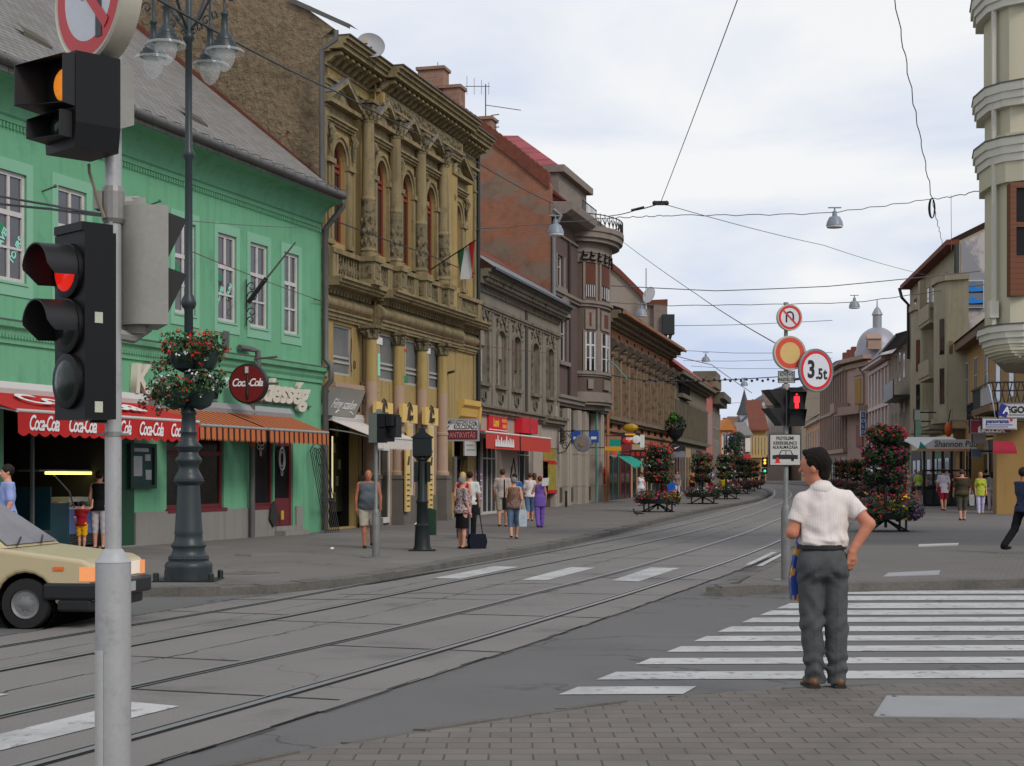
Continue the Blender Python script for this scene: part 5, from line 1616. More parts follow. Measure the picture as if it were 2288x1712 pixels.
for (a0,a1) in ((62,100),(118,160),(20,45)):
 mg_ = 0
 bowpiece(mg,rad(a0),rad(a1),7.0,8.95,.02)
 bowpiece(mg,rad(a0),rad(a1),10.7,12.4,.02)
 for z0,z1 in ((6.95,9.05),(10.6,12.5)):
  bowpiece(mt,rad(a0) - .1,rad(a0),z0,z1,.06); bowpiece(mt,rad(a1),rad(a1) + .1,z0,z1,.06)
 am = (a0 + a1) / 2
 bowpiece(mb,rad(am - 2.5),rad(am + 2.5),7.0,8.95,.04,1); bowpiece(mb,rad(a0),rad(a1),8.25,8.33,.04); bowpiece(mb,rad(a0),rad(a1),7.62,7.66,.04)
 bowpiece(mb,rad(a0),rad(a0 + 3),7.0,8.95,.05,1); bowpiece(mb,rad(a1 - 3),rad(a1),7.0,8.95,.05,1)
 for k in range(5): bowpiece(mb,rad(a0 + 2 + (a1 - a0 - 5) * k / 4),rad(a0 + 3.5 + (a1 - a0 - 5) * k / 4),10.75,11.35,.05,1)
 bowpiece(mt,rad(a0),rad(a1),9.1,10.1,.05); bowpiece(mt,rad(a0 + 6),rad(a1 - 6),6.05,6.55,.12)
bowpiece(mt,rad(104),rad(112),6.95,10.2,.07); bowpiece(mt,rad(50),rad(56),6.95,10.2,.07)
mg.build('bow_window',GL,UR); mt.build('bow_panel',PURT,UR); mb.build('window_bars',WFR,UR)
mb = MB()
for (a0,a1) in ((62,100),(118,160),(20,45)): bowpiece(mb,rad(a0),rad(a1),11.4,12.42,.045); bowpiece(mb,rad(a0 + 10),rad(a1 - 10),9.25,9.95,.06)
mb.build('blind',mat('rust_blind',sr(96,52,34),rough=.8,var=.15),UR)
mb = MB()
q = bow(.72,22)
for k in range(len(q) - 1):
 p0,p1 = q[k],q[k + 1]
 mb.tube([(*p0,14.85),(*p1,14.85)],.03,4); mb.tube([(*p0,14.25),(*p0,14.9)],.025,4)
 mb.tube([(*p0,14.35),((p0[0] + p1[0]) / 2,(p0[1] + p1[1]) / 2,14.7),(*p1,14.35)],.025,4)
for k in range(12): mb.tube([(b0 - 3 + k * .3,-.9,14.6),(b0 - 3 + k * .3,-.9,15.15)],.02,4)
mb.tube([(b0 - 3,-.9,15.1),(b0 + .3,-.9,15.1)],.025,4)
mb.build('roof_railing',WIREM,UR)
# lower storeys: piers and tall windows
mb = MB(); wall(mb,0,Lu,-.3,4.9,[],.2); mb.build('lower_wall',mat('lower_render',sr(165,155,142),rough=.9,var=.12,vs=1,streak=(sr(110,100,90),.5,.8,.5)),UR)
LW = bpy.data.materials['lower_render']
mb = MB()
pxs = [1246,1272,1296,1312,1334,1346]
for k,x in enumerate(pxs):
 s_ = u_.S(x,.3)
 mb.box(s_ - .38,s_ - .06,-.3,.01,-.3,4.9); mb.box(s_ + .06,s_ + .38,-.3,.01,-.3,4.9); mb.box(s_ - .06,s_ + .06,-.22,.01,-.3,4.9)
 for z in (1.1,2.7): mb.box(s_ - .4,s_ + .4,-.31,0,z,z + .03)
mb.build('pier',LW,UR)
mb = MB()
for k in range(5):
 a,b = u_.S(pxs[k],.3) + .45,u_.S(pxs[k + 1],.3) - .45
 if b - a < .3: continue
 mb.box(a,b,-.06,-.01,3.0 + .25,4.8)
 mb.box(a,b,-.06,-.01,.35,1.05)
mb.build('tall_window',GLDO,UR)
mb = MB()
for k in range(4):
 a,b = u_.S(pxs[k],.3) + .45,u_.S(pxs[k + 1],.3) - .45
 if b - a < .3: continue
 for j in range(7): mb.tube([(a + (b - a) * j / 6,-.12,3.25),(a + (b - a) * j / 6,-.2,3.5),(a + (b - a) * j / 6,-.12,3.9)],.02,4)
 mb.tube([(a,-.12,3.9),(b,-.12,3.9)],.025,4)
mb.build('window_guard',WIREM,UR)
# brick gable (party wall) and roofs
B_ = lambda px,py: u_.side(px,py,0)
pts = [(-.02,0),(-.02,Hu + .1),(-.6,Hu + .2)]
edge = [B_(1228,408),B_(1150,345),B_(1060,278),B_(985,225),B_(938,195)]
prof = [(0,0),(0,edge[0][1] - .2)] + edge + [(edge[-1][0] + 6,edge[-1][1] - 5),(edge[-1][0] + 6,0)]
mb = MB(); mb.prism(prof,-.06,.4,ax='x'); mb.build('party_wall',BRICK,UR)
mb = MB()
for (a,b) in zip(edge[:-1],edge[1:]):
 n = 8
 for k in range(n):
  t0,t1 = k / n,(k + 1) / n
  p0 = (a[0] + (b[0] - a[0]) * t0,a[1] + (b[1] - a[1]) * t0); p1 = (a[0] + (b[0] - a[0]) * t1,a[1] + (b[1] - a[1]) * t1)
  mb.prism([(p0[0],p0[1] - .3),(p0[0],p0[1] + .42),(p0[0] * .2 + p1[0] * .8,p1[1] * .9 + p0[1] * .1 + .48),(p1[0],p1[1] + .38),(p1[0],p1[1] - .3)],-.16,.3,ax='x')
mb.build('verge_tiles',RT,UR)
REDR = mat('red_sheet_roof',sr(150,62,66),rough=.6,var=.12,vs=1,brick=(.9,.9,.05,sr(158,70,74),sr(120,48,52),(0,2)),bump=.1)
mb = MB()
ea,eb = u_.side(1195,377,1.2),u_.side(1249,369,1.2)
ra,rb = u_.side(1103,303,4.7),u_.side(1157,303,4.7)
mb.add([(1.2,ea[0] + 3,ea[1]),(1.2,eb[0],eb[1]),(4.7,rb[0],rb[1]),(4.7,ra[0],ra[1])],[(3,2,1,0)])
mb.add([(1.2,eb[0],eb[1]),(7.5,eb[0],eb[1]),(5.6,rb[0],rb[1]),(4.7,rb[0],rb[1])],[(0,1,2,3)])
mb.build('roof',REDR,UR)
mb = MB(); mb.box(1.0,7.7,eb[0] - .3,eb[0] + 9,eb[1] - .35,eb[1] - .01); mb.box(1.15,7.4,eb[0],eb[0] + 8,14.6,eb[1] - .35); mb.build('attic_band',PURT,UR)
mb = MB(); mb.add([(0.2,-.6,14.62),(Lu,-.6,14.62),(Lu,1.0,15.7),(0.2,1.0,15.7)],[(0,1,2,3)]); mb.prism([(-.6,14.7),(.9,14.7),(.9,16.0)],.3,1.6,ax='x'); mb.build('lower_roof',mat('dull_red_roof',sr(110,45,42),rough=.7,var=.2),UR)
mb = MB()
for (px,py,w_,h_) in ((962,178,1.3,1.6),(1005,215,1.0,1.3),(1080,280,.8,.9)):
 q = B_(px,py)
 mb.box(.0,.9,q[0] - w_ / 2,q[0] + w_ / 2,q[1] - h_ - .8,q[1] + h_ * .3)
 mb.box(-.1,1.0,q[0] - w_ / 2 - .08,q[0] + w_ / 2 + .08,q[1] + h_ * .3,q[1] + h_ * .3 + .15)
mb.build('chimney',mat('chimney_brick',sr(150,112,92),rough=.95,var=.25,vs=3,brick=(.27,.085,.012,sr(168,130,108),sr(120,105,95),(1,2))),UR)
mb = MB(); mb.tube([(-.1,-.15,14.2),(-.1,-.5,13.9),(-.1,-.15,13.2),(-.1,-.15,9.5)],.09,8); mb.build('rain_pipe',ZINC,UR,40)
q = B_(1080,240)
an = thing('roof_antenna','spindly television antenna on the brick gable chimney','antenna',u_.w2((.4,q[0],q[1] - 1)))
mb = MB(); mb.tube([(0,0,0),(0,0,2.2)],.03,5); mb.tube([(0,0,1.2),(1.7,0,.95)],.022,4); mb.tube([(-1,0,2.1),(.2,0,2.1)],.022,4)
for k in range(4): mb.tube([(-.9 + k * .35,0,1.7),(-.9 + k * .35,0,2.6 - .1 * k)],.015,4)
for k in range(3): mb.tube([(.25,0,.1 + k * .3),(.65,0,.15 + k * .3)],.03,4)
mb.build('aerial_rods',WIREG,an)
q = B_(974,168)
an = thing('roof_aerial','thin mast aerial beside the tallest brick chimney','antenna',u_.w2((.3,q[0],q[1] - .6)))
mb = MB(); mb.tube([(0,0,0),(0,0,1.3)],.025,4); mb.build('mast',WIREG,an)
# ---- orange house with pilasters ------------------------------------------------------------
ORA = mat('faded_orange_plaster',sr(176,118,86),rough=.95,var=.2,vs=1,bump=.25,bs=25,streak=(sr(96,78,62),.5,.76,.7),stain=(sr(110,86,68),.54,.74,.55,1.4))
ORT = mat('dirty_pale_pilaster',sr(138,120,98),rough=.95,var=.3,vs=2.5,bump=.4,bs=18,stain=(sr(50,42,35),.5,.66,.75,3))
o_ = Fac('town_house','faded orange house with a row of grimy pilasters and statue heads',1350,86.6,1498,113.5)
OR_ = o_.root
Lo = o_.L
mb = MB(); wall(mb,0,Lo,-.3,10.6,[(1,Lo - 1,.1,3.7)],.4); mb.box(Lo - .002,Lo,.002,8,0,10.6); mb.build('wall',ORA,OR_)
mb = MB()
n = 9
for k in range(n + 1):
 x = .5 + (Lo - 1) * k / n
 mb.box(x - .3,x + .3,-.25,.01,5.0,8.8); mb.box(x - .16,x + .16,-.36,-.25,5.0,8.5); mb.box(x - .4,x + .4,-.3,.01,4.9,5.05)
 mb.box(x - .38,x + .38,-.32,.01,8.8,8.95)
for (z0,z1,p_) in ((4.6,4.75,.2),(4.75,4.95,.35),(4.1,4.2,.15),(9.0,9.15,.12),(9.95,10.1,.2),(10.1,10.3,.45),(10.3,10.55,.75),(10.55,10.75,.95)): mb.box(0,Lo + .02,-p_,.02,z0,z1)
mb.build('pilaster_order',ORT,OR_)
for k in range(n):
 x = .5 + (Lo - 1) * (k + .5) / n
 win(OR_,x - .55,x + .55,5.3,8.0,-.02,WFR,GL,2,(.66,),fw=.08,deep=.03)
mb = MB()
for k in range(n + 1):
 x = .5 + (Lo - 1) * k / n
 mb.prism([(0,8.1),(-.3,8.3),(-.38,8.6),(-.62,8.8),(-.6,9.15),(-.3,9.3),(0,9.3)],x - .24,x + .24,ax='x'); mb.ball((x,-.62,8.95),(.2,.18,.26),7,5); mb.box(x - .33,x + .33,-.5,0,8.22,8.34)
mb.build('carved_head',mat('dark_carving',sr(92,82,72),rough=.9,var=.4,vs=3,bump=1,bs=8),OR_,50)
mb = MB()
for k in range(n):
 x = .5 + (Lo - 1) * (k + .5) / n
 mb.box(x - .22,x + .22,-.02,.01,9.35,9.75)
 for j in (-.4,0,.4): mb.box(x + j - .12,x + j + .12,-.02,.01,4.3,4.55)
mb.build('attic_opening',DARK,OR_)
mb = MB(); mb.add([(0,-1.05,10.8),(Lo,-1.05,10.8),(Lo,6,13.2),(0,6,13.2),(0,-1.05,10.7),(Lo,-1.05,10.7)],[(0,1,2,3),(0,4,5,1)]); mb.build('roof',mat('brown_roof',sr(110,90,80),rough=.9,var=.3,vs=2),OR_)
mb = MB(); mb.tube([(.05,-1.1,10.6),(Lo,-1.1,10.6)],.1,6); mb.tube([(.0,-.2,9.8),(0,-.2,.1)],.09,6); mb.build('rain_pipe',ORA,OR_)
# big grey gable behind the orange house
gb = Fac('fire_wall','large bare grey fire wall with red verge behind the orange house',1350,96,1445,118,'building')
mb = MB()
G_ = lambda px,py,s=0: gb.side(px,py,0)
Pw = [(1350,604),(1364,598),(1385,615),(1449,679),(1449,684),(1491,682)]
Zw = 112
W3 = [at(px,py,Zw) for px,py in Pw]
gb.root.location = (0,0,0); gb.root.rotation_euler = (0,0,0)
mb.prism([(p.x,p.z) for p in W3] + [(W3[-1].x,3),(W3[0].x - 4,3),(W3[0].x - 4,W3[0].z - 3.5)],Zw,Zw + 8)
mb.build('wall',mat('grey_fire_wall',sr(150,138,126),rough=.95,var=.15,vs=.3,streak=(sr(110,100,92),.5,.8,.5)),gb.root)
mb = MB()
for a,b in zip(W3[:-1],W3[1:]):
 mb.prism([(a.x,a.z - .05),(b.x,b.z - .05),(b.x,b.z + .4),(a.x,a.z + .4)],Zw - .25,Zw + 8.2)
mb.build('verge_tiles',RT,gb.root)
mb = MB(); p = at(1491,683,Zw); mb.box(p.x - 1.0,p.x - .1,Zw - .4,Zw - .01,6,p.z); mb.build('pale_strip',PURT,gb.root)
mb = MB(); p = at(1500,730,Zw); mb.box(p.x - .7,p.x + .15,Zw - .8,Zw + .2,p.z - .6,p.z + .8); mb.tube([(p.x - .1,Zw - .6,p.z - .6),(p.x - .3,Zw - .6,p.z - 1.3),(p.x - 1.0,Zw - .5,p.z - 1.7)],.12,6); mb.build('roof_box',BGREEN,gb.root)
dd = at(1447,660,Zw - 1)
ds = thing('roof_dish','small pale satellite dish on a mast beside the grey fire wall','satellite dish',dd)
mb = MB(); mb.tube([(-.1,0,-1),(-.1,0,1.9)],.05,5)
mb.M = Matrix.Translation((.1,-.2,0)) @ Matrix.Rotation(rad(-50),4,'Z') @ Matrix.Rotation(rad(75),4,'X'); mb.lathe([(.001,-.14),(.42,-.08),(.6,.04)],20); mb.M = None
mb.build('dish',mat('dish_white',(.55,.55,.55)),ds,50)
# ---- grey-green arcaded house with big red roof ------------------------------------------------
GG = mat('grey_green_plaster',sr(128,122,102),rough=.95,var=.15,vs=1,streak=(sr(80,76,62),.5,.76,.6),stain=(sr(92,86,70),.54,.74,.5,1.2))
a_ = Fac('town_house','grey green house with a tall red tiled hip roof and narrow arcade windows',1500,113.6,1578,141)
AR = a_.root
La = a_.L
mb = MB(); wall(mb,0,La,-.3,9,[],.3); mb.box(La - .002,La,.002,6,0,9); mb.build('wall',GG,AR)
mb = MB()
for k in range(26):
 x = 1.5 + (La - 3) * k / 25
 mb.box(x - .12,x + .12,-.25,.01,4.6,7.2)
for (z0,z1,p_) in ((4.2,4.35,.3),(4.35,4.6,.15),(7.2,7.4,.2),(8.6,8.8,.3),(8.8,9.0,.6),(9.0,9.25,.9)): mb.box(0,La,-p_,.02,z0,z1)
mb.box(3.5,10.5,-.5,.01,7.5,7.8); mb.build('arcade',mat('grey_green_trim',sr(118,110,92),rough=.95,var=.3,vs=2),AR)
mb = MB()
for k in range(25):
 x = 1.5 + (La - 3) * (k + .5) / 25
 if k % 3: mb.box(x - .3,x + .3,-.05,.01,4.9,7.0)
mb.build('window',GL,AR)
mb = MB()
for k in range(7): mb.prism([(3.8 + k * .9,7.8),(4.2 + k * .9,7.8),(4.0 + k * .9,8.5)],-.4,-.1)
mb.build('spiky_ornament',DARK,AR)
RROOF = mat('red_tile_roof',sr(158,76,66),rough=.9,var=.15,vs=1,brick=(.6,.5,.05,sr(150,70,60),sr(120,55,48),(0,2)))
mb = MB(); mb.add([(-1,-.9,9.3),(La,-.9,9.3),(La - 5,6,14.6),(-1,6,14.6)],[(0,1,2,3)]); mb.add([(La,-.9,9.3),(La,12,9.3),(La - 5,6,14.6)],[(0,1,2)]); mb.build('roof',RROOF,AR)
mb = MB(); mb.box(La - 1.6,La - .3,3,4.2,9,13.2); mb.box(La - 1.8,La - .1,2.8,4.4,13.2,13.5); mb.build('chimney',bpy.data.materials['chimney_brick'],AR)
# shop fronts at the foot of both houses
def shops(F,n,z1,cols,seed,s0=.5,s1=None):
 r_ = random.Random(seed)
 s1 = s1 or F.L - .5
 for k in range(n):
  a,b = s0 + (s1 - s0) * k / n + .25,s0 + (s1 - s0) * (k + 1) / n - .25
  mb = MB(); mb.box(a,b,-.06,.3,-.2,gz(80)); mb.box(a,b,-.04,.3,z1 - .7,z1); mb.box(a,a + .12,-.05,.3,0,z1); mb.box(b - .12,b,-.05,.3,0,z1); mb.box((a + b) / 2 - .05,(a + b) / 2 + .05,-.045,.3,0,z1 - .7)
  o = mb.build('shop_front',cols[k % len(cols)],F.root)
  mb = MB(); mb.poly((a + .1,-.01,.1),(b - .1,-.01,.1),(b - .1,-.01,z1 - .7),(a + .1,-.01,z1 - .7)); mb.build('pane',GLD,o)
TEAL = mat('teal_paint',sr(0,140,125),rough=.6,var=.08)
cP = [mat('shop_teal',sr(40,110,105),rough=.5),mat('shop_red',sr(130,35,35),rough=.5),mat('shop_cream',sr(190,165,125),rough=.6),mat('shop_grey',sr(130,125,118),rough=.6),mat('shop_dark',(.03,.03,.03),rough=.5)]
shops(o_,6,3.6,[cP[0],cP[1],cP[2],cP[2],cP[4],cP[3]],1)
shops(a_,6,3.8,[cP[4],cP[3],cP[2],cP[3],cP[4],cP[3]],2)
# narrow pink banner house and the last grey one on this side
k_ = Fac('town_house','narrow pink rendered house front squeezed beside the red roof',1578,141.2,1592,147)
mb = MB(); mb.box(0,k_.L,0,8,-.3,9.6); mb.build('wall',mat('salmon_plaster',sr(196,118,108),rough=.9,var=.1),k_.root)
mb = MB(); mb.box(-.1,k_.L + .3,-.8,0,9.6,10.6); mb.build('cornice',ORT,k_.root)
mb = MB(); mb.box(1,k_.L - 1,-.05,0,4.5,7.4); mb.build('banner',mat('pale_banner',sr(170,150,148),var=.3,vs=2),k_.root)
v_ = Fac('town_house','last grey corner house with a stepped cornice before the far square',1592,147.2,1608,158)
mb = MB(); mb.box(0,v_.L,0,10,-.3,9.4); mb.build('wall',GG,v_.root)
mb = MB(); mb.box(0,v_.L + .6,-.7,0,8.4,8.9); mb.box(0,v_.L + .9,-1.1,0,8.9,9.5); mb.box(2,v_.L - 2,-.2,2,9.5,11.6); mb.build('cornice',mat('last_trim',sr(110,104,88),var=.3),v_.root)
for z in (3.2,6.2):
 for k in range(3):
  x = 1.5 + k * (v_.L - 2) / 3
  win(v_.root,x,x + 1.2,z,z + 1.9,-.01,WFR,GL,2,(),deep=.03)
# ---- pale corner house with the rounded oriel (overhanging on the right) ---------------------
PALE = mat('pale_cream_plaster',sr(194,188,164),rough=.9,var=.06,vs=.6,bump=.12,bs=45,spec=.2,streak=(sr(150,145,122),.6,.85,.35))
PALEB = mat('pale_white_moulding',sr(205,202,188),rough=.85,var=.07,vs=1,spec=.2,streak=(sr(140,136,124),.58,.82,.5))
WOOD = mat('brown_wood',sr(112,62,30),rough=.5,var=.2,vs=3,wave=(2,.11,sr(84,44,20),.86))
pc = thing('corner_house','pale cream corner house with rounded banded oriel hanging over the pavement','building',(10.6,32,0))
Zp = 32.0
def chamf(r):
 if r > 0: r *= .42
 return [(16,-r),(-.2 - r * .3,-r),(-.5 - r * .8,.22),(-.68 - r,.65),(-.66 - r,1.5),(-.45 - r,2.2 + r),(16,2.3 + r)]
mb = MB()
mb.prism(chamf(-.12),4.3,7.62,ax='z')
mb.prism(chamf(.0),7.6,8.6,ax='z')
mb.prism(chamf(-.12),8.6,9.3,ax='z')
mb.prism(chamf(-.1),9.3,15,ax='z')
mb.build('wall',PALE,pc,30)
mb = MB()
for z0,z1,r in ((8.02,8.18,.1),(8.18,8.34,.18),(8.34,8.5,.26),(9.15,9.3,.12),(9.3,9.45,.2),(9.45,9.62,.28),(11.2,11.35,.15),(11.35,11.5,.25),(11.5,11.7,.35),(4.55,4.68,.1),(4.42,4.55,.0),(4.3,4.42,-.06)):
 mb.prism(chamf(r),z0,z1,ax='z')
mb.build('moulding',PALEB,pc,30)
mb = MB()
for z0,r in ((8.5,.3),(9.62,.32),(11.7,.4),(4.68,.14)): mb.prism(chamf(r),z0,z0 + .03,ax='z')
mb.build('ledge_flashing',ZINCD,pc)
mb = MB()
for k in range(8):
 t0,t1 = k / 8,(k + 1) / 8
 r0,z0 = -.1 - .9 * (1 - math.cos(t0 * 1.57)),4.3 - .35 * math.sin(t0 * 1.57)
 r1,z1 = -.1 - .9 * (1 - math.cos(t1 * 1.57)),4.3 - .35 * math.sin(t1 * 1.57)
 mb.prism(chamf(r0),z1,z0 + .002 * k,ax='z')
mb.build('underside',PALE,pc,30)
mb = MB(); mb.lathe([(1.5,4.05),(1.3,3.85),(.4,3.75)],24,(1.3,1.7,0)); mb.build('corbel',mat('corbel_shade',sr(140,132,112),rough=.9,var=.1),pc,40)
mb = MB(); mb.box(-.74,-.56,.45,.65,4.85,5.2); mb.box(-.68,-.6,.5,.58,4.7,14); mb.build('downpipe',PALEB,pc)
# recess with the wooden window
mb = MB(); mb.box(.28,16,.02,.26,7.35,7.6); mb.build('lintel',PALE,pc)
w0 = at(2252,412,32.2); w1_ = at(2252,663,32.2)
x0 = w0.x - 10.6
mb = MB(); mb.box(x0,x0 + .12,.03,.27,w1_.z,w0.z); mb.box(x0 + .12,x0 + 2,.03,.27,w0.z - .1,w0.z); mb.box(x0 + .12,x0 + 2,.05,.27,w1_.z,w1_.z + .82); mb.box(x0 + .12,x0 + 2,.03,.27,w1_.z + 1.4,w1_.z + 1.5); mb.box(x0 + .75,x0 + .85,.03,.27,w1_.z,w0.z)
o = mb.build('window',WOOD,pc)
mb = MB(); mb.poly((x0,.09,w1_.z),(x0 + 2,.09,w1_.z),(x0 + 2,.09,w0.z),(x0,.09,w0.z)); mb.build('pane',GLD,o)
mb = MB(); mb.box(3.2,16,.8,3.4,-.2,4.2); mb.build('ground_floor_wall',mat('corner_wall',sr(170,160,140),var=.15),pc)
# ---- ochre house with the balconies ------------------------------------------------------------
OCH = mat('sunny_ochre_plaster',sr(168,134,82),rough=.9,var=.14,vs=.8,bump=.15,bs=30,streak=(sr(130,100,60),.55,.8,.5))
c_ = Fac('town_house','narrow ochre house with iron balconies beside the pale oriel',2150,90,2292,66)
CR_ = c_.root
Lc = c_.L
mb = MB(); wall(mb,0,Lc,-.3,8.7,[(1.5,Lc - 2,.1,3.6)],.4); mb.box(0,.002,.0,6,0,8.7); mb.build('wall',OCH,CR_)
mb = MB()
for x in (2.0,6,10.5,15,19.5):
 if x + 1.5 < Lc: win(CR_,x,x + 1.5,5.1,7.9,-.01,WFR,GL,2,(.66,),deep=.03)
mb.box(0,1.3,-.5,.01,0,9.0); mb.box(0,1.8,-.9,.01,8.5,9.2); mb.box(Lc - 1.6,Lc,-.4,.01,0,4.2); mb.box(0,Lc,-.6,.01,8.6,9.0)
mb.build('pier',mat('brown_pier',sr(120,96,66),var=.25,vs=2),CR_)
mb = MB()
mb.add([(0,-.7,9.05),(Lc,-.7,9.05),(Lc,5,9.6),(0,5,9.6)],[(0,1,2,3)]); mb.build('roof',RT,CR_)
mb = MB()
mb.box(.3,.9,-1.1,-.5,8.0,9.8); mb.tube([(.6,-.8,9.8),(.6,-.8,10.2),(1.4,-.5,10.9)],.12,6); mb.build('carved_gable',GRYD,CR_)
for (xa,ya,xb,yb,o_2,wh,lb) in ((2212,836,2284,890,2.2,1,0),(2161,894,2211,930,2.2,0,1)):
 qa,qb = c_.p(xa,yb,o_2),c_.p(xb,yb,o_2)
 z1 = c_.p((xa + xb) / 2,ya,o_2)[1]; z0 = qa[1]
 z0 = c_.p((xa + xb) / 2,yb,o_2)[1]
 a,b = qa[0],min(qb[0],Lc)
 mb = MB(); mb.box(a,b,-o_2,0,z0 - .25,z0); o = mb.build('balcony',OCH if 0 else bpy.data.materials['brown_pier'],CR_)
 mb = MB()
 n = int((b - a) / .28)
 mb.box(a,b,-o_2 - .03,-o_2,z1 - .06,z1); mb.box(a - .03,a,-o_2,0,z1 - .06,z1); mb.box(b,b + .03,-o_2,0,z1 - .06,z1)
 for k in range(n + 1):
  x = a + (b - a) * k / n
  for sg in (-1,1):
   mb.tube([(x,-o_2,z0),(min(max(x + sg * .45,a),b),-o_2,z1)],.035,4)
 for k in range(8):
  y = -o_2 * k / 8
  mb.tube([(a,y,z0),(a,y - .2,z1)],.03,4); mb.tube([(a,y - .2,z0),(a,y,z1)],.03,4)
 if not wh:
  mb.box(a,b,-o_2 + .02,-o_2 + .05,z0,z1)
 mb.build('railing',WIREM,o)
 if wh:
  mb = MB(); mb.box(a,a + (b - a) * .55,-o_2 + .04,-o_2 + .06,z0 + .05,z1 - .1); mb.build('balcony_lining',mat('pale_cloth',(.45,.45,.46)),o)
  mb = MB(); mb.box(a + (b - a) * .5,b,-o_2 + .04,-o_2 + .08,z0,z1 - .05); mb.build('shade_mat',mat('dark_green_mat',(.015,.025,.015),var=.4),o)
  mb = MB(); q = [(a - .1 + .25 * math.sin(k * .4),-o_2 + k * .03,z1 - .1 - k * .2) for k in range(9)]
  for k in range(8): mb.poly(q[k],(q[k][0] + .35 + .05 * k,q[k][1] - .1,q[k][2]),(q[k + 1][0] + .4 + .05 * k,q[k + 1][1] - .1,q[k + 1][2]),q[k + 1])
  mb.build('hanging_cloth',mat('pale_blue_cloth',sr(165,185,205)),o)
# pillars of the arcade
mb = MB(); s_ = c_.S(2252,1.2); mb.box(s_ - .55,s_ + .55,-1.7,-.2,-.2,4.0); mb.box(s_ - 4.2,s_ + .5,-1.7,-.9,3.6,4.0); s_ = c_.S(2177,.4); mb.box(s_ - .9,s_ + .6,-.6,.1,-.2,4.4); mb.build('arcade_pillar',OCH,CR_)
shops(c_,4,3.4,[cP[4],cP[3],cP[4],cP[2]],5,2,Lc - 2)
# ---- tall grey house with stacked bays (pub below) ------------------------------------------------
PUBM = mat('olive_grey_render',sr(162,154,128),rough=.95,var=.14,vs=.7,bump=.2,bs=30,streak=(sr(100,95,76),.5,.78,.6),stain=(sr(112,106,86),.55,.75,.5,1))
p_ = Fac('town_house','tall olive grey house with stacked bay towers above a pub',2033,113,2143,91)
PR_ = p_.root
Lp = p_.L
mb = MB(); wall(mb,0,Lp,-.3,15.2,[(1,Lp - 1,.2,4.2)],.5); mb.box(0,.002,0,8,0,15.2)
mb.add([(Lp,0,0),(Lp,9,0),(Lp,9,19.5),(Lp,0,15.2)],[(0,1,2,3)]); mb.build('wall',PUBM,PR_)
mb = MB(); mb.add([(Lp + .03,.1,8),(Lp + .03,9,8),(Lp + .03,9,19.4),(Lp + .03,.1,15.1)],[(0,1,2,3)]); mb.build('fire_wall',mat('blue_grey_fire_wall',sr(140,140,146),rough=.95,var=.15,vs=.5,patch=(sr(178,172,168),.54,.6,.4)),PR_)
mb = MB()
for px in (2046,2062,2075,2087,2098,2113,2136):
 s_ = p_.S(px)
 w_ = .55
 for z0,z1 in ((5.2,7.2),(8.3,10.4),(11.9,14.0)):
  if px == 2062 and z0 < 11: continue
  win(PR_,s_ - w_,s_ + w_,z0,z1,-.01,WFR if z0 < 11 else RBRN,GL,2,(.66,),deep=.03)
for (px,z0,z1,wd) in ((2047,4.6,12.1,2.5),(2099,4.9,12.6,2.6)):
 s_ = p_.S(px,1.2)
 mb = MB(); pl = [(s_ - wd,.02),(s_ - wd * .75,-1.1),(s_ - wd * .2,-1.45),(s_ + wd * .35,-1.4),(s_ + wd * .75,-1.1),(s_ + wd,.02)]
 mb.prism(pl,z0,z1,ax='z')
 q = [((x - s_) * 1.06 + s_,y * 1.1) for x,y in pl]
 mb.prism(q,z1,z1 + .35,ax='z'); mb.prism(q,z0 - .3,z0,ax='z')
 o = mb.build('bay',PUBM,PR_,20)
 mb = MB()
 for zz in (z0 + .8,z0 + 3.6,z0 + 6.2):
  if zz + 2 > z1: continue
  for (a,b) in ((1,2),(3,4)):
   A_,B_2 = Vector(pl[a]),Vector(pl[b])
   d_ = (B_2 - A_).normalized(); nn = Vector((d_.y,-d_.x)) * .03
   if nn.y > 0: nn = -nn
   p0,p1 = A_ + d_ * .25 + nn,B_2 - d_ * .25 + nn
   mb.poly((*p0,zz),(*p1,zz),(*p1,zz + 2.0),(*p0,zz + 2.0))
 mb.build('bay_window',GL,o)
mb = MB()
for z0 in (4.6,7.6,10.9):
 a,b = p_.S(2068,1),p_.S(2092,1)
 mb.box(a,b,-1.4,0,z0 - .2,z0); mb.box(a,b,-1.45,-1.35,z0,z0 + .95); mb.box(p_.S(2066,.9),p_.S(2070,.9),-1.3,-.9,z0,z0 + 2.9) if z0 > 9 else None
mb.build('loggia',PUBM,PR_)
mb = MB(); mb.box(0,Lp,-.7,.02,15.0,15.3); mb.add([(0,-.5,15.3),(Lp + .2,-.5,15.3),(Lp + .2,5,18),(0,5,18)],[(0,1,2,3)]); mb.build('roof',RT,PR_)
mb = MB(); mb.tube([(.1,-.75,15.1),(.3,-.6,14.4),(.3,-.15,13.9),(.3,-.15,10)],.12,6); mb.tube([(Lp,-.15,15),(Lp,-.15,1)],.14,6); mb.build('rain_pipe',BGREEN,PR_)
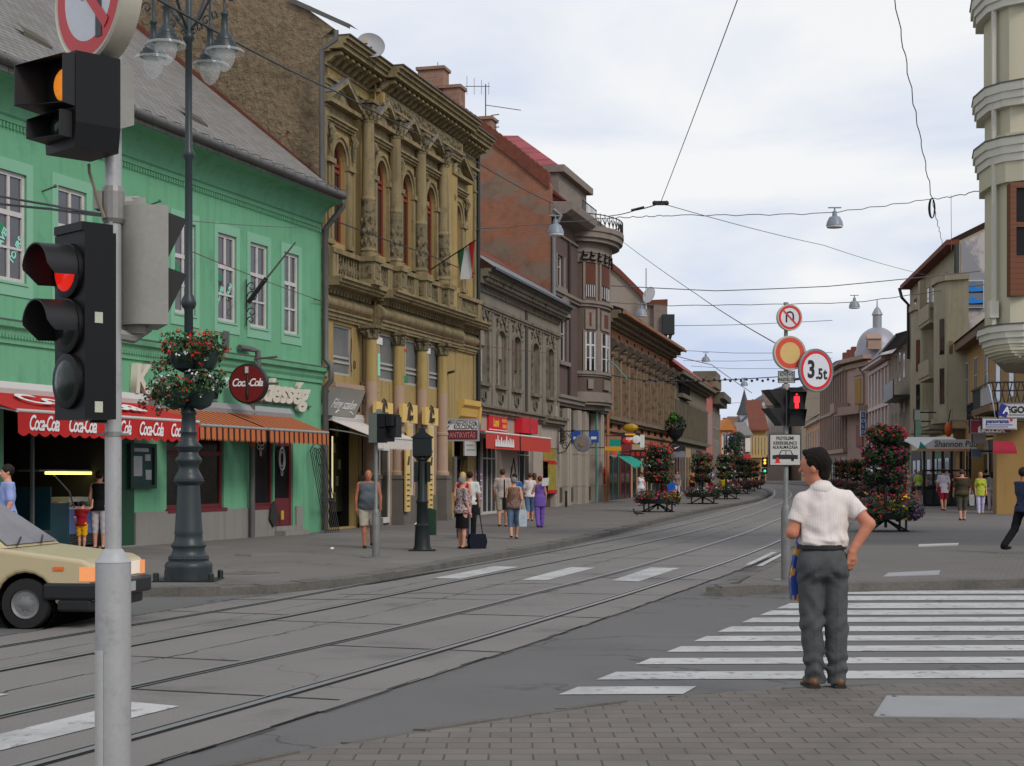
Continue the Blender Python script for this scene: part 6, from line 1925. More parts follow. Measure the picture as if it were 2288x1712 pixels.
# poster on the fire wall
q0,q1 = p_.side(2151,627,Lp + .1),p_.side(2198,688,Lp + .1)
hb = thing('poster_board','framed billboard with bright blue shapes on the blue grey fire wall','billboard',p_.w2((Lp + .12,(q0[0] + q1[0]) / 2,(q0[1] + q1[1]) / 2)),PR_.rotation_euler.z + rad(90))
hw,hh = abs(q1[0] - q0[0]) / 2,abs(q0[1] - q1[1]) / 2
mb = MB(); mb.box(-hw,hw,-.1,.05,-hh,hh); mb.build('frame',mat('board_frame',(.5,.5,.5)),hb)
mb = MB(); mb.box(-hw * .92,hw * .92,-.115,-.1,-hh * .93,hh * .93); mb.build('poster_ground',mat('poster_grey',sr(120,130,145),var=.5,vs=.5),hb)
mb = MB()
for zc,fl in ((.4,1),(-.45,1)):
 mb.prism([(-hw * .9,hh * (zc - .15)),(-hw * .2,hh * (zc - .25)),(hw * .9,hh * (zc - .2)),(hw * .9,hh * (zc - .05)),(hw * .2,hh * (zc + .05)),(-hw * .1,hh * (zc + .33)),(-hw * .35,hh * (zc + .1))],-.13,-.116)
mb.build('blue_shape',mat('poster_blue',sr(40,130,215),var=.25,vs=1),hb)
mb = MB()
for zc in (.2,-.65): mb.box(-hw * .8,hw * .9,-.129,-.117,hh * (zc - .12),hh * (zc + .0))
mb.build('dark_shape',DARK,hb)
shops(p_,4,3.4,[cP[4],cP[3],mat('shop_green',sr(120,170,140)),cP[3]],6,1,Lp - 1)
# pub canopy, glazed terrace
q0,q1 = p_.p(2050,1003,4),p_.p(2185,1003,4)
pb_ = thing('pub_canopy','white pub canopy with green and orange end over a glazed terrace','canopy',p_.w2(((q0[0] + q1[0]) / 2,-4,0)),PR_.rotation_euler.z)
A_,B_2 = gnd(2065,1108),gnd(2160,1108)
tz = 75.0
pb_.location = at(2117,1000,tz); pb_.location.z = gz(tz); pb_.rotation_euler.z = rad(3)
zc0,zc1 = at(0,1003,tz).z - gz(tz),at(0,982,tz).z - gz(tz)
hw = (2182 - 2052) / FX * tz / 2
mb = MB(); mb.box(-hw * .5,hw,-.1,.05,zc0,zc1); mb.add([(-hw,0,zc0),(-hw * .5,-.1,zc0),(-hw * .5,-.1,zc1),(-hw,2,zc1 - .05)],[(0,1,2,3)]); mb.add([(-hw,0,zc0),(hw,0,zc0),(hw,3.5,zc1 + .2),(-hw,3.5,zc1 + .2)],[(0,1,2,3)]); mb.build('canvas',mat('canopy_white',(.55,.55,.55),var=.1),pb_)
mb = MB(); mb.add([(-hw - .02,-.03,zc0),(-hw * .72,-.08,zc0),(-hw * .95,-.03,zc1 - .1)],[(0,1,2)]); mb.build('green_stripe',TEAL,pb_)
mb = MB(); mb.box(-hw - .1,hw,-.13,-.06,zc0 - .12,zc0); mb.build('edge_strip',mat('orange_edge',sr(190,130,90)),pb_)
txt('Shannon Pub',.42,BROWN,pb_,(hw * .26,-.115,(zc0 + zc1) / 2),shear=.15,ext=.001,bold=.004,sx=.95)
mb = MB()
for x in np.linspace(-hw * .8,hw * .8,6): mb.box(x - .05,x + .05,0,.1,0,zc0)
for z in (.1,.9,1.7): mb.box(-hw * .8,hw * .8,0,.08,z - .04,z + .04)
mb.box(-hw * .8,hw * .8,-.1,.2,0,.12)
mb.build('terrace_frame',BLACK,pb_)
mb = MB(); mb.poly((-hw * .8,.05,.1),(hw * .8,.05,.1),(hw * .8,.05,.9),(-hw * .8,.05,.9)); mb.build('terrace_glass',mat('terrace_pane',(.05,.06,.06),rough=.1,spec=.3,var=.3),pb_)
# ---- remaining houses on the right side ---------------------------------------------------------
n_ = Fac('town_house','narrow dark grey house with an iron balcony next to the pub',1990,132,2033,113.5)
mb = MB(); wall(mb,0,n_.L,-.3,11.8,[],.3); mb.box(0,.002,0,8,0,11.8); mb.build('wall',mat('dark_olive_render',sr(150,138,116),rough=.95,var=.2,vs=1,streak=(sr(74,64,50),.5,.76,.6)),n_.root)
for z in (5.2,9):
 for k in range(4):
  x = 1.5 + k * (n_.L - 3) / 4
  win(n_.root,x,x + 1.4,z,z + 2.4,-.01,WFR,GL,2,(.66,),deep=.03)
mb = MB(); mb.add([(0,-1,11.9),(n_.L,-1,11.9),(n_.L,5,13.6),(0,5,13.6),(0,-1,11.7),(n_.L,-1,11.7)],[(0,1,2,3),(0,4,5,1)]); mb.build('roof',mat('grey_roof',(.12,.12,.13),var=.2),n_.root)
mb = MB(); mb.box(n_.L * .5,n_.L,-1.2,0,7.3,7.5); mb.box(n_.L * .5,n_.L,-1.2,-1.12,7.5,8.6); mb.box(0,n_.L,-.9,0,3.9,4.1); mb.build('balcony',BGREEN,n_.root)
shops(n_,3,3.6,[cP[2],cP[4],cP[0]],7)
wh = Fac('town_house','white rendered house with tall plain windows beside the domed house',1947,148,1993,132)
WHT = mat('white_render',sr(205,190,182),rough=.9,var=.08,vs=.7,streak=(sr(150,138,130),.55,.8,.5))
mb = MB(); wall(mb,0,wh.L,-.3,11.7,[],.3); mb.box(0,.002,0,8,0,11.7); mb.build('wall',WHT,wh.root)
for z in (4.7,8.2):
 for k in range(6):
  x = .8 + k * (wh.L - 1) / 6
  win(wh.root,x,x + 1.3,z,z + 2.5,-.01,WFR,CURT,2,(.66,),deep=.03)
mb = MB()
for k in range(7):
 x = .3 + k * (wh.L - .6) / 6; mb.box(x - .3,x + .3,-.3,.01,4.3,10.9)
for z in (4.0,7.6,11.0): mb.box(0,wh.L,-.35,.01,z,z + .3)
mb.box(0,wh.L,-.9,.01,11.5,11.75); mb.build('moulding',WHT,wh.root)
mb = MB(); mb.add([(0,-1,11.75),(wh.L,-1,11.75),(wh.L,5,12.9),(0,5,12.9)],[(0,1,2,3)]); mb.build('roof',RT,wh.root)
shops(wh,3,3.6,[cP[3],cP[2],cP[1]],8)
d_ = Fac('town_house','brownish domed corner house with a silver cupola',1836,182,1893,157)
DBR = mat('brown_pink_brick',sr(172,145,132),rough=.95,var=.2,vs=.8,streak=(sr(95,76,66),.5,.78,.5))
mb = MB(); wall(mb,0,d_.L,-.3,13.1,[],.3); mb.box(0,.002,0,8,0,13)
e0 = Vector((d_.L,0)); pA = at(1893,1000,157); pB = at(1947,1000,149.5)
d_root = d_.root
dl = lambda p: ((p.x - d_.A.x) * d_.d.x + (p.y - d_.A.y) * d_.d.y,(p.x - d_.A.x) * d_.i.x + (p.y - d_.A.y) * d_.i.y)
b2 = dl(pB)
mb.add([(d_.L,0,0),(b2[0],b2[1],0),(b2[0],b2[1],13.1),(d_.L,0,13.1)],[(0,1,2,3)]); mb.build('wall',DBR,d_root)
for z in (5.2,9.3):
 for k in range(11):
  x = .8 + k * (d_.L - 1.2) / 11
  win(d_root,x,x + 1.2,z,z + 2.3,-.01,WFR,GL,2,(.66,),deep=.03)
mb = MB()
for z0,z1,p2 in ((4.0,4.4,.4),(8.2,8.5,.3),(12.2,12.6,.4),(12.8,13.2,.9)): mb.box(0,d_.L,-p2,.02,z0,z1)
for k in range(12):
 x = .3 + k * (d_.L - .6) / 11; mb.box(x - .2,x + .2,-.25,.01,4.4,12.2)
mb.box(d_.L - 3,d_.L + 1,-1.4,0,7.9,8.9)
mb.build('moulding',mat('brown_trim',sr(160,136,122),var=.25,vs=2),d_root)
dt = Vector((b2[0] - d_.L,b2[1])); Ld = dt.length; dt.normalize(); dn = Vector((dt.y,-dt.x))
mb = MB(); mt = MB(); mr = MB()
def cq(t,o,z): return (d_.L + dt.x * t + dn.x * o,dt.y * t + dn.y * o,z)
def cbox(m_,t0,t1,o,z0,z1):
 m_.add([cq(t0,0,z0),cq(t1,0,z0),cq(t1,0,z1),cq(t0,0,z1),cq(t0,o,z0),cq(t1,o,z0),cq(t1,o,z1),cq(t0,o,z1)],[(4,5,6,7),(0,4,7,3),(5,1,2,6),(7,6,2,3),(0,1,5,4)])
tm = Ld * .55
cbox(mt,-.1,Ld,.3,12.2,12.6); cbox(mt,-.2,Ld,.8,12.8,13.2); cbox(mt,0,Ld,.25,8.2,8.5); cbox(mt,-.3,Ld,1.3,7.6,8.4)
cbox(mt,tm - 1.4,tm + 1.4,.2,8.6,11.4); mt.add([cq(tm - 1.7,.3,11.4),cq(tm + 1.7,.3,11.4),cq(tm,.3,12.2)],[(0,1,2)]); mt.build('corner_moulding',bpy.data.materials['brown_trim'],d_root)
cbox(mr,tm - .9,tm + .9,.25,8.7,11.1); mr.build('blind',mat('yellow_blind',sr(150,118,50)),d_root)
cbox(mb,tm - 1.0,tm + 1.0,.12,4.5,6.6); mb.build('arched_window',RBRN,d_root)
dc = at(1960,762,155)
dcl = dl(dc)
Rdm = 46 / FX * 155
zb = at(1960,781,155).z
mb = MB(); mb.lathe([(Rdm * 1.05,zb - 2),(Rdm * 1.08,zb - .3),(Rdm * 1.0,zb)] + [(Rdm * math.cos(t) * (1.0),zb + 2.25 * math.sin(t) * .98) for t in (.2,.4,.6,.8,1.0,1.15,1.3)],24,(dcl[0],dcl[1],0)); mb.build('dome',mat('dome_zinc',sr(150,152,160),rough=.5,var=.15,vs=1,metal=.3,streak=(sr(165,140,125),.5,.7,.6)),d_root,50)
zl = at(1960,735,155).z; zt = at(1960,705,155).z; r1 = 10 / FX * 155
mb = MB(); mb.lathe([(r1 * 1.3,zl - .3),(r1 * 1.3,zl),(r1,zl + .1),(r1,zt),(r1 * 1.25,zt + .05),(r1 * 1.0,zt + .3),(r1 * .6,zt + .65),(.08,zt + .85),(.05,zt + 1.5)],14,(dcl[0],dcl[1],0)); mb.build('lantern',bpy.data.materials['dome_zinc'],d_root,50)
qd = dl(at(1933,765,152.5))
mb = MB(); mb.box(qd[0] - .4,qd[0] + .4,qd[1] + .2,qd[1] + 1.5,zb - .2,zb + .8); mb.prism([(qd[0] - .55,zb + .8),(qd[0] + .55,zb + .8),(qd[0],zb + 1.3)],qd[1] + .1,qd[1] + 1.5); o = mb.build('dormer',bpy.data.materials['brown_trim'],d_root)
mb = MB(); mb.box(qd[0] - .3,qd[0] + .15,qd[1] + .17,qd[1] + .2,zb,zb + .6); mb.build('opening',DARK,o)
mb = MB(); mb.add([(0,-1,13.2),(d_.L - 1,-1,13.2),(d_.L - 1,6,13.7),(0,6,13.7)],[(0,1,2,3)])
for k in range(3): mb.box(3 + k * 4,4.2 + k * 4,2,3,13.4,15.6)
mb.build('roof',RT,d_root)
shops(d_,5,3.6,[cP[3],cP[2],cP[4],cP[1],cP[3]],9)
q = at(1928,947,140)
lo = thing('vertical_sign','tall narrow blue sign with white letters jutting from the domed house','sign',q,0)
mb = MB(); mb.box(-.23,.23,-.1,.1,-1.1,1.1); mb.build('frame',WHITEP,lo)
mb = MB(); mb.box(-.18,.18,-.115,-.1,-1.05,1.05); mb.build('panel',mat('blue_panel',sr(40,95,140)),lo)
for k,ch in enumerate('LOLO'): txt(ch,.42,WHITE,lo,(0,-.12,.75 - k * .5),ext=.001,shear=.1)
f2 = Fac('town_house','low orange pink house beyond the domed house',1800,215,1836,183)
mb = MB(); mb.box(0,f2.L,0,8,-.3,8.6); mb.build('wall',mat('peach_plaster',sr(190,145,112),var=.12),f2.root)
for z in (5.2,):
 for k in range(6):
  x = 1.2 + k * (f2.L - 2) / 6; win(f2.root,x,x + 1.5,z,z + 2.2,-.01,WFR,GL,2,(),deep=.03)
mb = MB(); mb.add([(0,-.8,8.6),(f2.L,-.8,8.6),(f2.L,5,11.6),(0,5,11.6)],[(0,1,2,3)]); mb.build('roof',RT,f2.root)
mb = MB(); mb.box(0,f2.L,-.3,0,3.8,4.1); mb.box(0,f2.L,-.5,0,8.2,8.6); mb.build('moulding',WHT,f2.root)
f3 = thing('town_house','dark gabled block rising behind the low peach house','building',at(1815,1000,232))
f3.location.z = 0
mb = MB(); mb.prism([(-1.6,0),(3.5,0),(3.5,12.2),(1.8,14.4),(-.6,14.6),(-1.6,13.6)],0,12); mb.build('wall',mat('dark_gable',sr(135,125,110),var=.15),f3)
mb = MB(); mb.prism([(-1.8,13.5),(-.6,14.7),(1.9,14.5),(3.8,12.1),(3.8,12.6),(2.0,15.0),(-.7,15.2),(-2,14)],-.3,12.2); mb.build('roof',bpy.data.materials['brown_roof'],f3)
# ---- the far end of the street ---------------------------------------------------------------
def block(label,xl,xr,ytop,Z,m,dep=12,roof=None,rh=3,wins=None,name='town_house',wz=(4.6,),wm=None,base=None):
 A_,B_3 = at(xl,ytop,Z),at(xr,ytop,Z)
 r = thing(name,label,'building',((A_.x + B_3.x) / 2,Z,gz(Z)))
 hw = (B_3.x - A_.x) / 2; h = A_.z - gz(Z)
 mb = MB(); mb.box(-hw,hw,0,dep,-1,h); mb.build('wall',m,r)
 if roof:
  mb = MB(); mb.add([(-hw - .3,-.6,h),(hw + .3,-.6,h),(hw,dep * .5,h + rh),(-hw,dep * .5,h + rh),(-hw - .3,-.6,h - .25),(hw + .3,-.6,h - .25)],[(0,1,2,3),(0,4,5,1)]); mb.build('roof',roof,r)
 for z in (wz if wins else ()):
  for k in range(wins):
   x = -hw + (k + .5) * 2 * hw / wins
   w_ = hw / wins * .5
   win(r,x - w_,x + w_,z,z + 2,-.02,wm or WFR,GL,2,(),deep=.03)
 return r,hw,h
YO = mat('far_ochre',sr(180,140,84),var=.15)
r,hw,h = block('ochre house with white pilasters at the far end of the street',1677,1712,960,232,YO,10,RT,4.6,5)
mb = MB()
for k in range(6): x = -hw + k * 2 * hw / 5; mb.box(x - .18,x + .18,-.15,0,3.8,h - 1)
mb.box(-hw,hw,-.3,0,3.4,3.8); mb.build('pilaster',mat('far_pilaster',sr(186,160,112)),r)
r,hw,h = block('white office block with a grid of windows behind the sign post',1712,1762,905,240,mat('office_white',sr(178,170,166),var=.1),10,bpy.data.materials['brown_roof'],2.5,8,wz=(2.2,4.9,7.4))
r,hw,h = block('small grey corner house with a red shop sign near the tree',1652,1677,972,226,mat('far_grey',sr(150,146,138),var=.15),10,mat('grey_far_roof',sr(120,116,112)),2.0,3)
mb = MB(); mb.box(-.3,hw * .9,-.5,-.1,3.0,3.8); mb.build('red_sign',SRED,r)
mb = MB(); mb.box(0,hw * .9,-.4,-.1,4.2,6.2); mb.build('white_panel',WHITEP,r)
r,hw,h = block('little orange house with white balconies at the far bend',1611,1637,960,222,mat('far_orange',sr(190,120,62),var=.15),8,None,3,2,wz=(2.4,4.9))
mb = MB(); mb.prism([(-hw - .4,h - .1),(hw + .4,h - .1),(hw * .2,h + 1.6)],-.4,8); mb.build('gable_roof',bpy.data.materials['far_orange'],r)
mb = MB(); mb.box(-hw,hw,-1,-.1,2.0,2.4); mb.box(-hw,hw,-1,-.1,4.4,4.7); [mb.box(x - .12,x + .12,-1,-.8,0,6.4) for x in (-hw * .9,hw * .1,hw * .9)]; mb.build('balcony_frame',WHT,r)
mb = MB(); mb.box(-.1,hw * .7,-.2,-.05,4.9,6.6); mb.build('blue_banner',mat('navy_banner',sr(50,50,110)),r)
r,hw,h = block('house with red roofs and chimneys behind the little orange house',1622,1662,965,262,mat('far_brick',sr(150,110,90),var=.15),8,bpy.data.materials['red_tile_roof'],2.5)
mb = MB(); mb.box(-1,.6,1,2,h,h + 2.6); mb.box(2,3.5,1.5,2.5,h,h + 2.8); mb.box(-3,-2.2,1.5,2.5,h,h + 2.9); mb.build('chimney',bpy.data.materials['chimney_brick'],r)
# white church-side roof with the dark spire
ch = thing('church','white gabled church hall with a dark pointed spire at the far end','church',(at(1690,1000,262).x,262,1))
X_ = lambda px: at(px,1000,262).x - ch.location.x
Zc = lambda py: at(1690,py,262).z - 1
mb = MB(); mb.prism([(X_(1655),0),(X_(1750),0),(X_(1750),Zc(865)),(X_(1712),Zc(888)),(X_(1697),Zc(904)),(X_(1656),Zc(945))],0,14); mb.build('wall',mat('church_white',sr(188,188,200),rough=.8,var=.06),ch)
mb = MB(); mb.prism([(X_(1654),Zc(948)),(X_(1697),Zc(905)),(X_(1713),Zc(889)),(X_(1750),Zc(866)),(X_(1750),Zc(862)),(X_(1712),Zc(885)),(X_(1696),Zc(901)),(X_(1653),Zc(943))],-.4,14); mb.build('roof_edge',mat('church_slate',(.1,.1,.11)),ch)
mb = MB(); xs_ = X_(1667); mb.lathe([(.12,Zc(872)),(.12,Zc(873))][:0] + [(1.35,Zc(926)),(.75,Zc(905)),(.25,Zc(880)),(.02,Zc(868))],8,(xs_,2,0)); mb.build('spire',mat('spire_slate',(.06,.063,.065),rough=.7),ch)
mb = MB(); mb.lathe([(1.1,0),(1.1,Zc(926)),(.3,Zc(925))],8,(xs_,2,0)); mb.ball((xs_,2,Zc(870)),.16,8,6); mb.build('tower',bpy.data.materials['church_white'],ch)
mb = MB(); mb.box(X_(1676),X_(1690),4,9,Zc(925),Zc(906)); mb.lathe([(.9,Zc(910)),(1.0,Zc(900)),(.5,Zc(896)),(.1,Zc(890))],8,(X_(1688),3,0)); mb.build('ridge_turret',GRYD,ch)
mb = MB(); [mb.box(X_(px) - .4,X_(px) + .4,-.05,0,Zc(py) - .25,Zc(py) + .25) for px,py in ((1698,924),(1662,947),(1690,938))]; mb.build('vent',DARK,ch)
# backstop of distant houses closing the bend
r,hw,h = block('plain row of distant grey houses beyond the bend',1700,1860,985,300,mat('distant_grey',sr(175,165,156),var=.2,vs=.3),10,bpy.data.materials['brown_roof'],3,14)
# far tree
LEAFF = mat('far_leaves',(.035,.075,.04),rough=.8,var=.4,vs=2,island=.5)
def leafball(mb,c,r,n,sz,rnd,m=0):
 for _ in range(n):
  while True:
   v = Vector((rnd.uniform(-1,1),rnd.uniform(-1,1),rnd.uniform(-1,1)))
   if .25 < v.length < 1: break
  v = v.normalized() * (v.length ** .5)
  p = Vector((c[0] + v.x * r[0],c[1] + v.y * r[1],c[2] + v.z * r[2]))
  n_ = (v + Vector((rnd.gauss(0,.6),rnd.gauss(0,.6),rnd.gauss(.3,.6)))).normalized()
  u = n_.orthogonal().normalized()
  u = (Matrix.Rotation(rnd.uniform(0,6.28),3,n_) @ u)
  w2 = n_.cross(u)
  s_ = sz * rnd.uniform(.6,1.3)
  mb.add([p - u * s_,p - w2 * s_ * .6 + n_ * s_ * .1,p + u * s_,p + w2 * s_ * .6 + n_ * s_ * .1],[(0,1,2,3)],m)
tr = thing('tree','round dark green tree beside the little orange house far off','tree',(at(1644,1000,216).x,216,gz(216)))
mb = MB(); mb.tube([(0,0,-.5),(.1,0,2),(0,.1,4),(.3,0,6)],[.3,.22,.15,.05],7)
for k in range(5): mb.tube([(0,0,2 + k * .5),(math.cos(k * 2.2) * 1.0,math.sin(k * 2.2) * 1.0,3.4 + k * .6)],[.1,.03],5)
mb.build('trunk',BROWN,tr)
rt = random.Random(2)
mb = MB()
for k in range(14): leafball(mb,(rt.uniform(-1,1),rt.uniform(-1,1),rt.uniform(2.4,6.2)),(rt.uniform(.5,.9),) * 3,90,.17,rt)
mb.build('crown',LEAFF,tr)
# shop signs hanging over the right pavement
def hang(name,label,x0,y0,x1,y1,Z,m,rz=0,th=.15):
 c = at((x0 + x1) / 2,(y0 + y1) / 2,Z)
 hw,hh = (x1 - x0) / 2 / FX * Z,(y1 - y0) / 2 / FX * Z
 r = thing(name,label,'sign',c,rad(rz))
 mb = MB(); mb.box(-hw,hw,0,th,-hh,hh); mb.build('panel',m,r)
 mb = MB(); mb.box(-hw,-hw + .04,-.01,th + .01,-hh,hh); mb.box(-hw + .04,hw - .04,-.01,th + .01,hh - .04,hh); mb.box(-hw + .04,hw - .04,-.01,th + .01,-hh,-hh + .04); mb.build('frame',ZINC,r)
 mb = MB(); mb.tube([(hw * .5,th,hh * .5),(hw + 2.2,th + .3,hh * .5)],.04,5); mb.build('arm',WIREM,r)
 return r,hw,hh
PANW = mat('white_sign',(.52,.52,.53),rough=.4,var=.05)
NAVY = mat('navy_print',sr(40,45,130),rough=.5,var=0)
BLK = mat('black_print',(.015,.015,.015),rough=.5,var=0,fine=0)
r,hw,hh = hang('projecting_sign','white projecting sign with a tilted dark blue square and black capitals',2231,900,2312,935,52,PANW)
mb = MB(); s_ = hh * .75; mb.M = Matrix.Translation((-hw * .72,0,0)) @ Matrix.Rotation(rad(18),4,'Y'); mb.box(-s_ * .8,s_ * .8,-.02,0,-s_,s_); mb.build('blue_square',NAVY,r)
txt('A',hh * 1.2,WHITE,r,(-hw * .6,-.03,0),shear=.2,ext=.002,bold=.01)
txt('EGON',hh * 1.15,BLK,r,(hw * .12,-.012,.02),ext=.002,bold=.012)
mb = MB(); mb.box(-hw * .4,hw,-.01,0,-hh * .6,-hh * .52); mb.build('underline',BLK,r)
r,hw,hh = hang('projecting_sign','grey white projecting sign with blue lower case lettering below the black capitals one',2194,933,2272,960,57,PANW)
txt('panorama',hh * .95,NAVY,r,(-hw * .12,-.012,hh * .38),ext=.002,bold=.006)
mb = MB(); mb.box(-hw * .8,hw * .75,-.008,0,-hh * .28,-hh * .16); mb.box(-hw * .8,hw * .5,-.008,0,-hh * .62,-hh * .5); mb.build('small_print',NAVY,r)
mb = MB(); mb.box(hw * .6,hw * .76,-.008,0,hh * .35,hh * .8); mb.build('red_mark',SRED,r)
r,hw,hh = hang('projecting_sign','maroon jeweller sign with white capitals half hidden by the grey one',2167,938,2258,969,62,mat('maroon_panel',sr(135,25,50),rough=.5))
txt('ÉKSZER',hh * 1.0,WHITE,r,(hw * .05,-.012,-hh * .5),ext=.002,bold=.01,sx=1.15)
r,hw,hh = hang('projecting_sign','tan lettered board hung before the olive bay house',2126,939,2159,958,80,mat('tan_board',sr(176,148,110),var=.1))
r,hw,hh = hang('projecting_sign','small grey notice board hanging under the maroon jeweller sign',2173,970,2203,991,66,mat('greyish_board',sr(140,130,125),var=.2,vs=4))
r,hw,hh = hang('projecting_sign','small blue and white sign low beside the ochre pillar',2170,1003,2192,1023,68,mat('blue_white_board',sr(90,110,140),var=.3,vs=3))
r,hw,hh = hang('projecting_sign','pale mint board hanging from the far bay of the olive house',2044,925,2058,990,92,mat('mint_board',sr(150,190,165),var=.1))
r,hw,hh = hang('projecting_sign','blank white board above the mint one on the olive house',2042,915,2056,940,90,PANW)
og = at(2119,960,80)
l_ = thing('hanging_lamp','orange globe shaped lamp hanging beside the tan board','lamp',og)
mb = MB(); mb.ball((0,0,0),(.2,.2,.38),10,8); mb.build('globe',mat('orange_globe',sr(190,80,30),rough=.5),l_,60); mb = MB(); mb.tube([(0,0,.38),(.1,0,1.0)],.03,5); mb.build('bracket',WIREM,l_)
# dark red dome awning by the pillar
c0 = at(2238,1015,60)
aw = thing('awning','small dark red rounded awning by the ochre pillar','awning',c0)
mb = MB()
for k in range(6):
 t0,t1 = k / 6 * 1.57,(k + 1) / 6 * 1.57
 mb.poly((-.32 - .28 * math.sin(t0) ,-.9 * math.sin(t0),.5 * math.cos(t0)),(.3,-.9 * math.sin(t0),.5 * math.cos(t0)),(.3,-.9 * math.sin(t1),.5 * math.cos(t1)),(-.32 - .28 * math.sin(t1),-.9 * math.sin(t1),.5 * math.cos(t1)))
 mb.poly((-.32 - .28 * math.sin(t0),-.9 * math.sin(t0),.5 * math.cos(t0)),(-.32 - .28 * math.sin(t1),-.9 * math.sin(t1),.5 * math.cos(t1)),(-.35,0,0))
mb.build('canvas',mat('dark_red_canvas',sr(150,20,45),rough=.8),aw)
# ---- flowers ----------------------------------------------------------------------
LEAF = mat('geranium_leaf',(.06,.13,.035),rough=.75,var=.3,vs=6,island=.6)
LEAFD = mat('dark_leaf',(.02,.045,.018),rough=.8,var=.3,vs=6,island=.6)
FRED = mat('red_blossom',sr(225,45,35),rough=.7,var=0,fine=0,island=.35)
FPNK = mat('magenta_blossom',sr(200,35,110),rough=.7,var=0,fine=0,island=.4)
FDRK = mat('crimson_blossom',sr(150,25,50),rough=.7,var=0,fine=0,island=.5)
FWHT = mat('white_blossom',(.7,.68,.7),rough=.7,var=0,fine=0,island=.2)
FPUR = mat('purple_blossom',sr(165,80,175),rough=.7,var=0,fine=0,island=.4)
FYEL = mat('yellow_blossom',sr(235,190,40),rough=.7,var=0,fine=0,island=.2)
FORG = mat('orange_blossom',sr(215,90,60),rough=.7,var=0,fine=0,island=.3)
FM = [LEAF,LEAFD,FRED,FPNK,FDRK,FWHT,FPUR,FYEL,FORG]
def blossoms(mb,c,r,n,sz,rnd,ms,up=.35,clump=3):
 for _ in range(n):
  v = Vector((rnd.gauss(0,1),rnd.gauss(0,1),rnd.gauss(up,.8))).normalized()
  p0 = Vector((c[0] + v.x * r[0],c[1] + v.y * r[1],c[2] + v.z * r[2])) * 1.0
  m = ms[rnd.randrange(len(ms))]
  for q in range(clump):
   p = p0 + Vector((rnd.gauss(0,sz),rnd.gauss(0,sz),rnd.gauss(0,sz * .6))) + v * sz * .4
   n_ = (v + Vector((rnd.gauss(0,.5),rnd.gauss(0,.5),rnd.gauss(0,.5)))).normalized()
   u = n_.orthogonal().normalized(); w2 = n_.cross(u)
   s_ = sz * rnd.uniform(.6,1.1)
   mb.add([p + u * s_ * math.cos(a) + w2 * s_ * math.sin(a) + n_ * (s_ * .25 if k % 2 else 0) for k,a in enumerate([i * 1.047 for i in range(6)])],[(0,1,2,3,4,5)],m)
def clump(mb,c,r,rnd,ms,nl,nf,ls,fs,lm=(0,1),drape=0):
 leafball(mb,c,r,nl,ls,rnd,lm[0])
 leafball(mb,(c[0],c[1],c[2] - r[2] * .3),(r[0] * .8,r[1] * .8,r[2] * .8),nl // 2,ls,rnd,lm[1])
 blossoms(mb,c,(r[0] * .98,r[1] * .98,r[2] * .98),nf,fs,rnd,ms)
def ring(mb,c,R_,r,n,rnd,cols,nl,nf,ls,fs):
 for k in range(n):
  a = 2 * math.pi * k / n + rnd.uniform(-.15,.15)
  ms = cols[k % len(cols)]
  clump(mb,(c[0] + R_ * math.cos(a),c[1] + R_ * math.sin(a),c[2] + rnd.uniform(-.04,.06)),(r * rnd.uniform(.85,1.2),r * rnd.uniform(.85,1.2),r * rnd.uniform(.75,1.05)),rnd,ms,nl,nf,ls,fs)
def flower_tower(label,x,y,Z,H,seed,schemes,group,q=1.0,wide=1.0,low=None):
 rnd = random.Random(seed)
 p = Vector(((x - CX) / FX * Z,Z,gz(Z)))
 t = thing('flower_tower',label,'flower tower',p,rnd.uniform(0,1.5),group)
 mb = MB(); mb.tube([(0,0,.1),(0,0,H - .2)],.045,8)
 mb.build('pole',BGREEN,t)
 mb = MB()
 for sx_ in (-1,1):
  mb.tube([(sx_ * .5,-.35,0),(sx_ * .5,-.35,.36)],.035,6); mb.tube([(sx_ * .5,.35,0),(sx_ * .5,.35,.36)],.035,6)
  mb.tube([(sx_ * .52,-.36,.02),(0,-.05,.34)],.03,6); mb.tube([(sx_ * .52,.36,.02),(0,.05,.34)],.03,6)
  mb.tube([(sx_ * .5,-.6,.015),(sx_ * .5,.6,.015)],.03,6)
 mb.build('stand',BGREEN,t)
 mb = MB()
 mb.lathe([(.5,.34),(.86 * wide,.36),(.9 * wide,.55),(.55,.55)],20); mb.build('trough',BGREEN,t,40)
 mb = MB()
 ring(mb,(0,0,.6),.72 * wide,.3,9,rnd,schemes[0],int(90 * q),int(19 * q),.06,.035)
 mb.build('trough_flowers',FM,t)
 lv = [(1.45,.42),(1.98,.44),(2.5,.36)]
 for k,(z,R_) in enumerate(lv):
  z *= H / 3.0
  mb = MB()
  for j in range(4):
   a = j * math.pi / 2 + k * .6
   mb.lathe([(.04,-.2),(.18,-.1),(.24,.06)],10,(R_ * .7 * math.cos(a),R_ * .7 * math.sin(a),z - .06))
   mb.tube([(0,0,z - .1),(R_ * .7 * math.cos(a),R_ * .7 * math.sin(a),z - .1)],.018,5)
  mb.build('bowl',BGREEN,t,40)
  mb = MB()
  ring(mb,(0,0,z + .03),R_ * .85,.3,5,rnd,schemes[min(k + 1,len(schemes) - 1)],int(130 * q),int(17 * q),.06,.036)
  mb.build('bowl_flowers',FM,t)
 return t
RD,PK,DK,WH,PU,YE,OG = 2,3,4,5,6,7,8
flower_tower('tall flower tower with a wide low trough nearest on the left pavement',1470,0,58 * 1.13,3.0,1,[[(DK,RD),(PK,),(RD,OG),(YE,DK),(PU,)],[(RD,DK),(DK,),(DK,PK)],[(DK,WH),(PK,DK),(DK,)],[(RD,),(RD,PK),(DK,PK)]],'flower towers along the left pavement')
